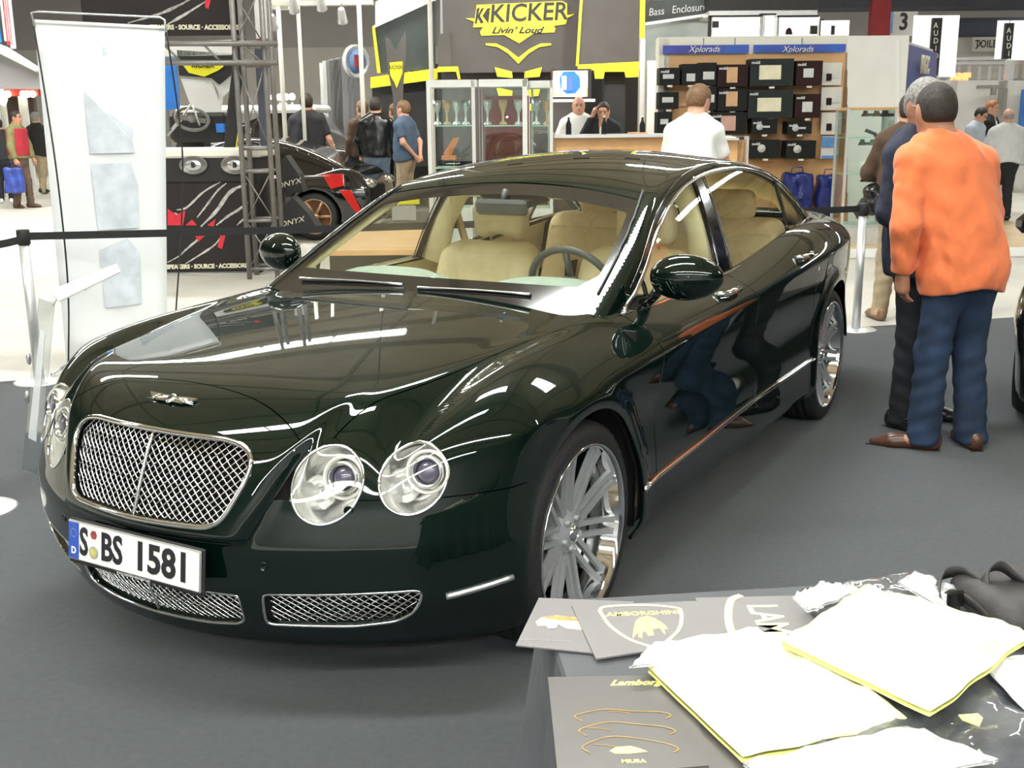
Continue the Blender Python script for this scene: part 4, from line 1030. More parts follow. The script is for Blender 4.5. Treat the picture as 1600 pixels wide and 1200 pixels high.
# glass showcase at the right end of the display wall
gl_s = glass_mat('showcase_glass', (.88, .95, .92), .8); gl_g = mat('green_glass_edge', (.45, .62, .55), .2, noise=.1, nscale=10)
t = HT('glass_showcase', 'tall glass showcase with small shiny parts, right of the display wall', 'showcase', 1352, 13.6)
a, c = t.p(1326, 170), t.p(1383, 420); W_ = c.x-a.x; Zt = a.z; dp = .45
for x in (a.x, c.x):
    for y in (0, dp): b = MB(); b.box((x, y, Zt/2), (.03, .03, Zt)); b.build('post', alu, t.root)
for x in (a.x, c.x): b = MB(); b.box((x, dp/2, Zt/2+.1), (.008, dp-.04, Zt-.2)); b.build('side_pane', gl_s, t.root)
b = MB(); b.box(((a.x+c.x)/2, 0, Zt/2+.1), (W_-.04, .008, Zt-.2)); b.build('front_pane', gl_s, t.root)
b = MB(); b.box(((a.x+c.x)/2, dp/2, Zt), (W_+.04, dp, .03)); b.build('top', maple, t.root); b = MB(); b.box(((a.x+c.x)/2, dp/2, .12), (W_+.02, dp, .24)); b.build('plinth', alu, t.root)
for i, yy in enumerate((215, 272, 330)):
    z = t.p(1350, yy).z; b = MB(); b.box(((a.x+c.x)/2, dp/2, z), (W_-.05, dp-.05, .014)); sh = b.build('shelf', gl_g, t.root)
for i, (px, yy) in enumerate(((1338, 168), (1355, 168), (1368, 168), (1336, 213), (1352, 213), (1345, 270), (1358, 270), (1340, 328), (1365, 400), (1335, 400))):
    k = HT('chrome_fitting', ['small grey metal fitting, leftmost on top of the glass showcase', 'small silver metal fitting, middle one on top of the glass showcase', 'small black metal fitting, rightmost on top of the glass showcase', 'grey fitting at the left on the upper showcase shelf', 'silver fitting at the right on the upper showcase shelf', 'black fitting at the left on the middle showcase shelf', 'grey fitting at the right on the middle showcase shelf', 'silver fitting on the lowest showcase shelf', 'black fitting at the right on the showcase plinth', 'grey fitting at the left on the showcase plinth'][i], 'car part', px, 13.8, group='metal fittings in the glass showcase'); k.root.location.z = k.p(px, yy+1).z
    if yy > 380: k.root.location.z = .24
    b = MB(); rr = .05+.01*(i % 3); b.lathe([(rr, 0), (rr*.9, .02), (rr*.5, .05), (rr*.55, .07), (.001, .07)], 12); b.box((.06, 0, .02), (.1, .05, .03), bev=.008); b.build('fitting_body', [steel, satin, dk][i % 3], k.root)
# --- wooden counters, till ---
t = HT('counter', 'long low maple counter below the television, in front of the two seated men', 'counter', 950, 12.8)
t.part('worktop', alu, 866, 211, 1045, 214, .7, 12.7); t.part('front', maple, 868, 214, 1045, 300, .6); t.part('plinth', dk, 868, 300, 1045, 600, .5)
t.part('tray', maple, 985, 207, 1012, 211, .3, 12.9)
t = HT('counter', 'maple counter with papers right of the white shirted man', 'counter', 1120, 12.2)
t.part('front', maple, 1092, 219, 1152, 600, .6); t.part('worktop', alu, 1088, 216, 1155, 219, .7, 12.1); t.part('paper_stack', cream_w, 1112, 214, 1150, 216.4, .3, 12.3); t.part('side_frame', dk, 1153, 214, 1163, 330, .5); t.part('side_post', alu, 1163, 213, 1166, 330, .05)
for i, px in enumerate((888, 942, 1000)):
    k = HT('drinks_bottle', ['small dark bottle on the counter before the man in the white shirt', 'small bottle with a pale cap on the counter before the man in the suit', 'small glass standing near the right end of the long counter'][i], 'bottle', px, 12.95); k.root.location.z = k.p(px, 212, 12.7).z+.0
    b = MB(); b.lathe([(.03, 0), (.032, .01), (.032, .12), (.012, .17), (.012, .2), (.001, .2)], 12); b.build('bottle_body', boxd, k.root); b = MB(); b.cyl((0, 0, .2), (0, 0, .22), .014, 10); b.build('cap', cream_w, k.root)
# --- black and yellow audio stand ---
D2 = 19.0
t = HT('exhibition_stand', 'charcoal stand wall with yellow edging and a large yellow loudspeaker brand logo', 'stand wall', 850, D2)
t.part('main_wall', standgrey, 690, -40, 903, 112, .2); t.part('dark_recess', dk, 640, 100, 1003, 330, .15, D2+1.5)
t.poly('left_flank', standgrey, [(684, 55), (703, 48), (706, 112), (684, 112)], .1, off=.02); t.part('wall_lower', standgrey, 690, 112, 903, 250, .12, D2+.3)
rp = t.poly('right_wall', standgrey, [(911, -40), (1002, -40), (1002, 97), (902, 102)], .2, D2-.8)
t.poly('right_edging', yellow, [(909, -40), (913, -40), (904, 103), (900, 103)], .1, D2-.85); t.part('right_edge_strip', yellow, 1001, -40, 1004, 240, .1, D2-.85)
t.poly('valance', yellow, [(903, 101), (1002, 96), (1002, 120), (978, 121), (976, 112), (945, 112), (943, 123), (930, 123), (928, 110), (903, 108)], .1, D2-.84)
t.part('black_cabinet', dk, 944, 112, 976, 240, .5, D2-.5)
lg = t.poly('logo_plate', yellow, [(745, 8), (878, 2), (886, 6), (886, 24), (899, 22), (887, 28), (884, 38), (865, 41), (868, 45), (866, 51), (835, 52), (811, 68), (788, 55), (752, 56), (750, 50), (755, 43), (739, 43), (741, 34), (727, 29), (742, 29)], .04, off=.04)
t.text('lettering', 'KICKER', 825, 21, 25, dk, parent=lg, sx=.98, bold=.006, shear=.12, off=.06, rot=radians(1.5))
t.poly('letter_mark', dk, [(745, 14), (750, 12), (747, 24), (752, 14), (757, 12), (750, 25), (756, 36), (751, 37), (747, 28), (745, 37), (742, 38)], .01, off=.05, parent=lg); t.poly('letter_mark', dk, [(766, 13), (754, 25), (763, 37), (762, 13)], .01, off=.05, parent=lg)
t.text('second_lettering', 'Livin’ Loud', 807, 48, 9, dk, parent=lg, sx=1.35, bold=.004, shear=.4, off=.055)
def mir_(P, c): return [(2*c-x, y) for x, y in P][::-1]
ch = [(759, 68), (775, 68), (792, 76), (810, 90), (810, 100), (794, 84), (778, 74), (759, 71)]
t.poly('chevron_stripe', yellow, ch, .03, off=.04); t.poly('chevron_stripe', yellow, mir_(ch, 810), .03, off=.04)
for q in ([(773, 105), (800, 112), (801, 122), (777, 120)], [(775, 136), (801, 142), (800, 152), (779, 150)], [(778, 160), (800, 164), (799, 174), (782, 172)]): t.poly('chevron_bar', yellow, q, .03, off=.04, d=D2+(.3 if q[0][1] > 112 else 0)-.04); t.poly('chevron_bar', yellow, mir_(q, 810), .03, off=.04, d=D2+(.3 if q[0][1] > 112 else 0)-.04)
t = HT('exhibition_stand', 'slanting dark green grey stand wall with a yellow frame, left of the logo wall', 'stand wall', 632, 19.6)
green_k = mat('stand_dark_green', (0.035, 0.045, 0.043), .7, noise=.15, nscale=3)
t.poly('slanted_wall', green_k, [(584, 45), (680, 2), (680, 108), (594, 114)], .1); t.part('lower_wall', dk, 581, 130, 684, 260, .1, 19.9)
t.poly('edging', cream_w, [(583, 41), (680, -3), (680, 1), (583, 45)], .12, off=.05); t.poly('edging', yellow, [(582, 43), (586, 43), (595, 114), (590, 114)], .12, off=.05)
t.poly('yellow_band', yellow, [(580, 121), (684, 107), (684, 124), (580, 138)], .12, off=.1); t.poly('yellow_band', yellow, [(684, 105), (716, 104), (720, 124), (716, 124), (713, 112), (684, 113)], .12, off=.1, d=18.8)
t.poly('sloping_soffit', wall_m, [(583, 0), (683, -40), (703, -40), (709, 47), (686, 56), (686, -6), (583, 41)], .05, off=-.3)
t = HT('flag_totem', 'dark forked flag totem with a small yellow logo', 'totem', 618, 17.6)
b_ = t.poly('totem_body', standgrey, [(602, 57), (609, 62), (618, 79), (624, 66), (634, 46), (634, 90), (630, 125), (626, 300), (616, 300), (614, 150), (606, 110)], .08)
t.poly('logo_patch', yellow, [(609, 98), (629, 96), (629, 114), (620, 138), (616, 128), (610, 118)], .02, off=.03); t.text('lettering', 'KICKER', 619, 105, 6, dk, off=.05, sx=.7)
# television
t = HT('television', 'lit television with a blue and white picture above the seated men', 'television', 895, 17.4); t.root.location.z = t.p(895, 152).z; t.o.z = t.root.location.z
t.part('casing', dk, 861, 108, 924, 153, .12); scr_b = mat('screen_blue', (.02, .1, .8), .3, emit=(.02, .16, .9), estr=1.1); scr_w = mat('screen_white', (1, .9, .9), .3, emit=(1, .80, .82), estr=1.3)
sc = t.part('screen', scr_w, 864, 111, 918, 151, .02, 17.38)
t.poly('picture_centre', scr_b, [(880, 112), (897, 111), (906, 120), (907, 136), (899, 146), (885, 147), (876, 138), (874, 122)], .01, 17.36); t.part('picture_detail', scr_w, 878, 119, 885, 140, .01, 17.34); t.part('picture_detail', mat('screen_navy', (.05, .1, .3), .3, emit=(.08, .15, .45), estr=1), 887, 121, 895, 142, .01, 17.34)
so_ = mat('screen_orange', (1, .5, .2), .3, emit=(1, .30, .16), estr=1.2)
for q in ((864, 147, 880, 151), (864, 111, 869, 118), (911, 111, 918, 116), (864, 132, 867, 147), (914, 138, 918, 151)): t.part('picture_edge', so_, *q, .01, 17.36)
t.part('bracket', dk, 885, 153, 905, 156, .3, 17.5)
t = HT('shelf', 'pale narrow wall shelf under the television', 'shelf', 895, 17.3); t.root.location.z = t.p(895, 158).z; t.o.z = t.root.location.z; t.part('board', alu, 858, 155, 930, 159, .3)
# glass cabinets
cab_m = mat('cabinet_frame_white', (0.62, 0.63, 0.60), .4, noise=.04, nscale=8)
for i, (x0, x1, y0, dd) in enumerate(((672, 745, 125, 12.6), (748, 825, 124, 12.3), (826, 864, 126, 12.6))):
    t = HT('glass_cabinet', ['white framed glass cabinet left of three, with trophies inside', 'white framed glass cabinet in the middle of three', 'narrow side of a white framed glass cabinet beside the television'][i], 'cabinet', (x0+x1)/2, dd)
    fr = 9 if i < 2 else 5
    t.part('left_stile', cab_m, x0, y0, x0+fr, 700, .06); t.part('right_stile', cab_m, x1-fr, y0, x1, 330, .06); t.part('top_rail', cab_m, x0, y0, x1, y0+11, .5); t.part('pane', gl_s, x0+fr, y0+11, x1-fr, 328, .006, dd+.02)
    t.part('back_stile', cab_m, x0+4, y0+5, x0+8, 330, .05, dd+.5); t.part('back_stile', cab_m, x1-8, y0+5, x1-4, 330, .05, dd+.5); t.part('base', cab_m, x0, 326, x1, 700, .5)
    for yy in (196, 262): t.part('shelf', gl_g, x0+fr, yy, x1-fr, yy+1.2, .45, dd+.05)
    n_ = (4, 3, 2)[i]
    for k in range(n_):
        px = x0+fr+8+k*(x1-x0-2*fr-12)/max(1, n_-1); q = HT('trophy', 'cup shaped part, number '+('one', 'two', 'three', 'four')[k]+' from the left in the '+('left', 'middle', 'narrow right')[i]+' glass cabinet', 'car part', px, dd+.25, group='silver parts in the glass cabinets'); q.root.location.z = q.p(px, 196).z+.01
        b = MB(); b.lathe([(.045, 0), (.04, .02), (.012, .04), (.015, .12), (.045, .20), (.05, .27), (.001, .25)], 14); b.build('part_body', [satin, pic_t, alu][k % 3], q.root)
t = HT('red_backdrop', 'dark red panel seen through the glass cabinets', 'panel', 795, 16.2); t.part('panel', mat('dull_red', (.14, .025, .02), .6, noise=.4, nscale=1.5), 758, 150, 830, 700, .1)
t = HT('orange_chair', 'orange shell chair behind the glass cabinets', 'chair', 700, 14.6)
orange_c = mat('orange_plastic', (.65, .22, .07), .4, noise=.1, nscale=10)
t.poly('backrest', orange_c, [(693, 240), (708, 216), (718, 214), (703, 246)], .05); t.poly('seat', orange_c, [(690, 244), (712, 244), (712, 250), (690, 250)], .35)
for dx in (692, 709):
    for dz in (0, .3): t.part('leg', alu, dx, 250, dx+2, 330, .03, 14.65+dz)
# sign band and picture wall behind the display wall
t = HT('sign_band', 'dark slanting sign band with the words Bass Enclosures', 'sign', 1055, 20.5)
sgm = mat('sign_dark', (.05, .055, .055), .6, noise=.1, nscale=3)
t.poly('band', sgm, [(1003, 6), (1112, -14), (1112, 22), (1003, 38)], .15); t.text('lettering', 'e   Bass   Enclosures', 1052, 16, 11, pic_g, sx=.86, rot=radians(5), shear=.15, off=.03)
t.poly('lower_edge', alu, [(1003, 36), (1112, 20), (1112, 24), (1003, 41)], .2, off=.03)
glb = mat('picture_wall_blue', (.32, .42, .45), .4, noise=.5, nscale=1.2, col2=(.55, .60, .60))
t.part('picture_wall', glb, 1003, 36, 1108, 260, .1, 20.8); t.part('white_post', white, 1012, 95, 1028, 300, .2, 17); t.part('grey_post', alu, 1001, 60, 1004, 300, .2, 17)
t = HT('awning', 'black flat awning high above the display wall', 'awning', 1190, 19.8); t.part('canopy', dk, 1112, -30, 1277, 16, 1.0); t.part('trim', alu, 1108, 17, 1277, 24, 1.0)
for i, (x0, y0, x1, y1) in enumerate(((1112, 27, 1187, 62), (1192, 24, 1210, 62), (1214, 27, 1276, 64), (1283, 32, 1322, 66))):
    t = HT('light_box', ['wide bright white light panel above the display wall, leftmost', 'narrow bright light panel between black bars above the wall', 'bright light panel with a small round portrait above the wall', 'bright light panel above the right end of the display wall'][i], 'light box', (x0+x1)/2, 19.5)
    t.root.location.z = t.p(x0, 140).z; t.o.z = t.root.location.z
    t.part('lit_face', glow_w, x0, y0, x1, y1+60, .05); t.part('frame_bar', dk, x0-4, y0-2, x0-.5, y1+60, .1); 
    if i < 3: t.part('frame_bar', dk, x0-4, y0-3, x1+3, y0, .1)
    if i == 2: t.poly('portrait', boxm, [(1227, 54), (1228, 47), (1232, 43), (1236, 45), (1238, 54)], .02, off=.02); t.part('black_box', dk, 1267, 40, 1277, 53, .05, 19.4)
    if i == 0: t.part('black_box', dk, 1114, 33, 1123, 43, .05, 19.4)
    if i == 3: t.part('black_bar', dk, 1300, 40, 1304, 54, .05, 19.4)
# --- pale poles, spotlights and grey cabin at centre left ---
for i, (x0, x1, d, y1) in enumerate(((453, 460, 18.3, 250), (483, 489, 18.3, 250), (573, 580, 18.2, 300), (678, 685, 15, 330))):
    t = HT('light_pole', ['slim cream pole, leftmost of the four', 'slim cream pole above the man in the black shirt', 'slim cream pole left of the slanted stand wall', 'slim cream pole left of the glass cabinets'][i], 'pole', (x0+x1)/2, d)
    a, c = t.p(x0, 400), t.p(x1, 400); b = MB(); b.cyl((0, 0, 0), (0, 0, 4.9), (c.x-a.x)/2, 12); b.build('tube', cream_w, t.root); b = MB(); b.cyl((0, 0, 0), (0, 0, .03), .2, 20); b.build('foot', steel, t.root)
t = HT('lighting_gantry', 'cream lighting gantry beam at the top, carrying spotlights', 'gantry', 500, 18.2); t.part('beam', cream_w, 424, 1, 582, 7, .2); t.part('beam', cream_w, 424, -12, 450, 14, .2, 18.4)
for i, (px, py) in enumerate(((447, 38), (480, 12), (521, 8), (551, 28))):
    t = HT('spotlight', ['bright spotlight hanging left of the gantry', 'small spotlight under the middle of the gantry', 'spotlight hanging near the right part of the gantry', 'spotlight hanging lowest under the gantry'][i], 'spotlight', px, 18.1); t.root.location.z = t.p(px, py).z; t.o.z = t.root.location.z
    b = MB(); M_ = Matrix.Rotation(radians(35), 4, 'X'); b.lathe([(.05, .16), (.06, .12), (.07, 0), (.085, -.07), (.08, -.075)], 16, M=M_); b.build('can', alu, t.root)
    b = MB(); b.lathe([(.078, -.07), (.001, -.07)], 16, M=M_); b.build('lens', mat('spot_lens', (1, 1, .9), .3, emit=(1, .97, .88), estr=8), t.root)
    b = MB(); b.tube([(0, 0, .12), (0, 0, float((t.p(px, 5)).z))], .012, 6); b.build('stem', steel, t.root)
t = HT('grey_cabin', 'grey cabin wall of upright slats behind the group of men', 'cabin', 545, 23); t.part('side_wall', wall_lo, 512, 98, 528, 700, .1)
for k in range(9): t.part('slat', steel if k % 2 else wall_m, 528+k*5, 95-k*1.2, 532.6+k*5, 700, .1, 22.6)
t = HT('round_sign', 'round blue and silver badge sign with a red field on the grey cabin', 'sign', 557, 21.6); t.root.location.z = t.p(557, 116).z; t.o.z = t.root.location.z
b = MB(); c = t.p(557, 96); M_ = Matrix.Translation(c) @ Matrix.Rotation(pi/2, 4, 'X') @ Matrix.Rotation(radians(50), 4, 'Y'); b.lathe([(.001, .0), (.26, .0), (.30, .04), (.31, 0), (.31, -.05)], 32, M=M_); b.build('disc', alu, t.root)
b = MB(); b.lathe([(.001, .045), (.20, .045), (.20, .0)], 28, M=M_); b.build('blue_field', mat('poster_blue'), t.root); b = MB(); b.xf(M_); b.box((-.02, 0, .055), (.16, .24, .02), bev=.005); b.build('red_field', red_m, t.root)
t.part('arm', steel, 556, 92, 562, 100, 1.0, 21.7)

t = HT('podium', 'low maple topped podium with a dark front, seen through the windscreen', 'podium', 575, 10.6)
a, c = t.p(505, 385, 10.5), t.p(655, 385, 10.5); b = MB(); b.box(((a.x+c.x)/2, 1.1, .40), (c.x-a.x, 2.2, .05)); b.build('deck', maple, t.root); b = MB(); b.box(((a.x+c.x)/2, 1.1, .19), (c.x-a.x-.06, 2.1, .38)); b.build('front', dk, t.root)
t = HT('yellow_framed_board', 'grey board with a bright yellow top rail beyond the far windows of the saloon', 'board', 640, 13.2)
t.part('rail', yellow, 619, 304, 655, 319, .05); t.part('sheet', part_m, 612, 322, 650, 344, .04, 13.15); t.part('leg', steel, 614, 344, 618, 700, .04, 13.2); t.part('leg', steel, 645, 344, 649, 700, .04, 13.2); t.part('mid_leg', steel, 634, 318, 637, 324, .04, 13.2)

# added fill lights on an unseen bar above the frame, brightening the logo wall
fb_ = HT('fill_light_bar', 'bar of added fill lights above the frame, brightening the black and yellow stand', 'light', 800, 15.2)
fb_.part('bar', steel, 560, -130, 1040, -134, .06)
for px in (620, 760, 900, 1010):
    c = fb_.p(px, -126); b = MB(); b.box((c.x, c.y, c.z), (.28, .16, .18), bev=.02); b.build('fill_light_body', dk, fb_.root)
    p0_ = HX @ (fb_.o+c); lamp('stand_fill_light', 'SPOT', tuple(p0_+Vector((0, 0, -.15))), tuple(at(px, 60, 19)), 260, (1, .97, .9), .08, spot=radians(95))
b = MB()
for px in (560, 1040): c = fb_.p(px, -130); b.cyl(c, c+Vector((0, 0, 4.6)), .012, 6)
b.build('hanger', steel, fb_.root)
# --- black counter with oval badges and torn stripe artwork, with its truss ---
D3 = 12.2
torn = mat('torn_silver_print', (.45, .44, .42), .5, noise=.35, nscale=18); redp = mat('print_red', (.62, .02, .04), .5, noise=.1, nscale=8)
t = HT('display_counter', 'black counter with two oval badges and torn silver and red artwork', 'counter', 330, D3)
t.part('front', mat('artwork_black', (.030, .026, .026), .7, noise=.1, nscale=3, spec=.2), 196, 283, 402, 424, .08); t.part('upper_front', dk, 196, 246, 402, 283, .10, D3-.02); t.part('worktop', cream_w, 190, 234, 406, 246, 1.0, D3-.05, bev=.02); t.part('plinth', cream_w, 190, 430, 410, 438, .9, D3-.06); t.part('lower_strip', steel, 196, 424, 404, 431, .08)
t.part('side', dk, 396, 246, 402, 430, .9)
for px in (302, 367):
    c = t.p(px, 258, D3-.05); b = MB(); M_ = Matrix.Translation(c) @ Matrix.Rotation(pi/2, 4, 'X') @ Matrix.Diagonal((1.55, 1, 1, 1)); r = .098
    b.lathe([(r, -.01), (r, .01), (r*.93, .012), (r*.90, .004), (.001, .004)], 28, M=M_); bd_ = b.build('oval_badge', steel, t.root)
    b = MB(); b.lathe([(.001, .012), (.045, .010), (.055, .004)], 20, M=M_); b.build('badge_centre', satin, bd_); t.text('badge_letter', 'B', px, 258, 8, dk, d=D3-.08, parent=bd_, bold=.004)
def stroke(pts, w, m, nm, d_):
    "ragged stripe along pixel points"
    P = np.array(catmull(pts, 5)); L_ = []; R_2 = []
    for i, p_ in enumerate(P):
        tt = P[min(i+1, len(P)-1)]-P[max(i-1, 0)]; n_ = np.array([-tt[1], tt[0]])/(np.linalg.norm(tt)+1e-9); f = w*(.55+.45*random.random())*(.35+.65*sin(pi*min(1, max(.05, i/(len(P)-1)))))
        L_.append(p_+n_*f); R_2.append(p_-n_*f)
    V = [t.p(x, y, d_)+Vector((0, -.004, 0)) for x, y in L_]+[t.p(x, y, d_)+Vector((0, -.004, 0)) for x, y in R_2]; n = len(L_)
    return mesh(nm, V, [(i, i+1, n+i+1, n+i) for i in range(n-1)], m, t.root)
for pts, w in (([(276, 328), (292, 324), (318, 300), (345, 284)], 2.5), ([(308, 340), (322, 322), (340, 298), (354, 286)], 2.2), ([(314, 354), (338, 330), (360, 300), (386, 287)], 4.0), ([(338, 352), (356, 338), (372, 328), (388, 316)], 2.8), ([(370, 352), (380, 343), (389, 336)], 2), ([(284, 396), (300, 382), (318, 368), (326, 364)], 3), ([(290, 412), (316, 396), (336, 382), (348, 366)], 2), ([(262, 342), (272, 334), (280, 336)], 2), ([(262, 410), (280, 400), (290, 392)], 1.5)): stroke(pts, w, torn, 'torn_stripe', D3)
for q in ([(262, 326), (276, 336), (286, 330), (290, 330), (286, 352), (262, 352)], [(290, 352), (300, 343), (308, 352)], [(324, 352), (337, 342), (334, 354)], [(304, 366), (322, 366), (310, 378)], [(345, 366), (353, 366), (347, 389), (340, 386)], [(277, 366), (285, 366), (284, 371)]): t.poly('red_letter_fragment', redp, q, .004, off=.006)
t.text('lettering', 'SPEAKERS · SOURCE · ACCESSORIES', 327, 416, 6.5, pic_c, sx=.92, bold=.0035, off=.01, rot=radians(.6))
t = HT('hanging_banner', 'black banner with torn silver stripes and white lettering hung high on the truss', 'banner', 320, D3); t.root.location.z = t.p(320, 56).z; t.o.z = t.root.location.z
t.part('sheet', mat('artwork_black'), 120, -60, 382, 55, .03)
for pts, w in (([(200, 36), (254, 20), (300, -2)], 3), ([(262, 38), (290, 22), (322, 2)], 3), ([(250, 22), (285, 6), (300, -6)], 2)): stroke(pts, w, torn, 'torn_stripe', D3)
t.poly('red_letter_fragment', redp, [(320, -10), (332, -10), (326, 14), (321, 12)], .004, off=.006)
t.text('lettering', 'SPEAKERS · SOURCE · ACCESSORIES', 304, 43, 6.5, pic_c, sx=.92, bold=.0035, off=.01, rot=radians(-.6))
# box truss tower
t = HT('truss_tower', 'dark steel truss tower rising beside the black counter', 'truss', 411, 11.75)
xs = [t.p(x, 400) for x in (388, 432)]; W_ = xs[1].x-xs[0].x; x0 = xs[0].x
for k, (dx, dy) in enumerate(((0, 0), (W_, 0), (0, .35), (W_, .35))): b = MB(); b.cyl((x0+dx, dy, 0), (x0+dx, dy, 4.2), .028, 10); b.build('chord', steel, t.root)
zs = [t.p(411, y).z for y in (420, 345, 268, 232, 100, 70, -20)]
for z in zs:
    b = MB(); b.cyl((x0, 0, z), (x0+W_, 0, z), .018, 8); b.build('cross_bar', steel, t.root); b = MB(); b.cyl((x0, .35, z), (x0+W_, .35, z), .018, 8); b.build('cross_bar', steel, t.root)
for a, c in zip(zs[:-1], zs[1:]):
    if c-a > .3:
        b = MB(); b.cyl((x0, 0, a), (x0+W_, 0, c), .007, 6); b.build('brace', steel, t.root); b = MB(); b.cyl((x0+W_, 0, a), (x0, 0, c), .007, 6); b.build('brace', steel, t.root)
t = HT('truss_beam', 'double tube truss beam running left from the tower above the counter', 'truss', 300, 11.66); t.root.location.z = t.p(300, 105).z; t.o.z = t.root.location.z
for yy in (68, 98): a, c = t.p(120, yy), t.p(434, yy); b = MB(); b.cyl(a, c, .028, 10); b.build('chord', steel, t.root)
for k in range(5): a, c = t.p(130+k*62, 68), t.p(161+k*62, 98); b = MB(); b.cyl(a, c, .012, 6); b.build('brace', steel, t.root)
t = HT('dark_panel', 'tall navy panel with a pale top standing inside the truss tower', 'panel', 411, 13.4); t.part('navy_panel', navy, 397, 66, 420, 228, .05); t.part('pale_panel', white, 394, -40, 418, 60, .05); t.part('lower_panel', dk, 397, 240, 420, 425, .05)
# behind the counter: white boards, simulator wheel, yellow logo, cable bundle
t = HT('white_boards', 'white angular boards with a small yellow and black logo behind the counter', 'board', 320, 15.5)
for q, m_, nm in (([(258, 66), (362, 62), (362, 86), (258, 88)], white, 'top_board'), ([(282, 122), (330, 126), (348, 150), (342, 186), (318, 190), (296, 160)], white, 'board'), ([(330, 124), (368, 112), (366, 134), (342, 158)], white, 'board'), ([(276, 78), (364, 84), (362, 116), (342, 132), (330, 122), (280, 118)], dk, 'logo_field'), ([(258, 92), (274, 92), (280, 170), (258, 172)], mat('bright_blue', (.03, .22, .75), .4, noise=.2, nscale=3), 'blue_board'), ([(312, 182), (366, 168), (366, 178), (318, 184)], cream_w, 'ledge')): t.poly(nm, m_, q, .05, d=15.5+.06*('board' == nm))
t.poly('logo_shape', yellow, [(286, 101), (296, 94), (342, 94), (350, 104), (342, 110), (320, 120), (296, 114)], .02, off=.03); t.text('lettering', 'KICKER', 318, 102, 8, dk, off=.05, bold=.003, sx=.9)
t.part('stand_leg', steel, 262, 172, 268, 330, .05); t.part('stand_leg', steel, 355, 180, 361, 330, .05)
t = HT('racing_seat', 'black racing simulator frame with a steering wheel behind the counter', 'simulator', 300, 14.2)
b = MB(); c = t.p(300, 186); M_ = Matrix.Translation(c) @ Matrix.Rotation(radians(62), 4, 'X') @ Matrix.Rotation(radians(20), 4, 'Y'); b.xf(M_); b.tube([(.20*cos(a), .15*sin(a), 0) for a in np.linspace(0, 2*pi, 28, endpoint=False)], .022, 8, closed=True); b.box((0, 0, 0), (.34, .06, .02)); b.ell((0, 0, .01), (.06, .06, .03), 12, 6); b.build('steering_wheel', steel, t.root)
t.part('dashboard', dk, 262, 176, 356, 222, .6, 14.4, bev=.05); t.part('seat', dk, 272, 205, 322, 300, .5, 14.9, bev=.08); t.part('blue_pad', mat('bright_blue'), 337, 193, 350, 207, .1, 14.35)
for q in (((268, 202), (300, 162)), ((300, 162), (312, 196)), ((262, 212), (292, 178))): b = MB(); b.cyl(t.p(*q[0]), t.p(*q[1]), .012, 6); b.build('frame_tube', alu, t.root)
t = HT('cable_bundle', 'thick bundle of black hanging cables with one yellow cord beside the truss', 'cable', 372, 12.9)
for k in range(4): b = MB(); b.tube([t.p(380-k*1.5, 60), t.p(376-k*3, 110), t.p(370-k*3, 160), t.p(364-k*3, 226), t.p(362-k*3, 233)], .035, 8); b.build('cable', dk, t.root)
b = MB(); b.tube([t.p(375, 165, 12.85), t.p(374, 195, 12.85), t.p(369, 230, 12.85)], .008, 6); b.build('yellow_cord', yellow, t.root)
# speaker wedges with script lettering
for i, (q, tx, ty) in enumerate((([(432, 262), (446, 243), (466, 272), (474, 300), (432, 304)], 451, 287), ([(428, 352), (445, 322), (457, 308), (480, 332), (500, 362), (428, 362)], 456, 347))):
    t = HT('speaker_wedge', ['black angular speaker wedge with white script, the upper one', 'black angular speaker wedge with white script, the lower one'][i], 'speaker', 455, 12.6-.3*i); 
    t.poly('cabinet', dk, q, .3); t.text('lettering', 'ONYX', tx, ty, 8, pic_c, sx=1.2, off=.01, rot=radians(14), shear=.3); t.part('stand', dk, 436, 304+i*58, 462, 700, .25, 12.65-.3*i)
# left background: truss mast, red awning with bulbs, slanting gallery edge, flags
t = HT('lattice_mast', 'pale lattice mast at the left edge with small lamps', 'truss', 24, 26)
xs = [t.p(x, 400) for x in (18, 29)]
for dx in (xs[0].x, xs[1].x): b = MB(); b.cyl((dx, 0, 0), (dx, 0, 5.6), .03, 8); b.build('chord', alu, t.root)
for k in range(12): b = MB(); b.cyl((xs[k % 2].x, 0, .4*k+.2), (xs[1-k % 2].x, 0, .4*k+.6), .014, 6); b.build('brace', alu, t.root)
bulb = mat('warm_bulb', (1, .9, .7), .4, emit=(1, .85, .6), estr=8)
for i, (px, py) in enumerate(((20, 10), (22, 42), (30, 135), (32, 158), (47, 120))):
    k = HT('mast_lamp', ['topmost small white lamp on the pale lattice mast', 'second small white lamp down the pale lattice mast', 'warm glowing lamp low on the lattice mast', 'lowest warm glowing lamp on the lattice mast', 'small white lamp right of the lattice mast'][i], 'lamp', px, 25.8, group='lamps on the lattice mast'); k.root.location.z = k.p(px, py).z
    b = MB(); b.lathe([(.06, .1), (.1, -.05), (.09, -.06), (.001, -.06)], 12, M=Matrix.Rotation(radians(40), 4, 'Y')); b.build('lamp_can', bulb if i in (2, 3) else white, k.root)
t = HT('red_awning', 'red awning band with a row of warm bulbs at far left', 'awning', 20, 30); t.part('band', mat('awning_red', (.55, .03, .02), .5, noise=.1, nscale=3), -60, 138, 60, 150, .3)
for k, px in enumerate((4, 12, 36, 43, 51)): b = MB(); c = t.p(px, 147, 29.9); b.ell(c, (.09, .09, .09), 10, 6); b.build('bulb', bulb, t.root)
t.part('shop_wall', mat('shop_brown', (.10, .08, .07), .7, noise=.4, nscale=1), -80, 150, 60, 232, .2, 31)
for k, px in enumerate((-50, -20, 6, 40)): t.part('post', white, px, 150, px+3, 290, .1)
t = HT('gallery_edge', 'slanting pale gallery edge with dark soffit at the top left', 'gallery', 20, 24)
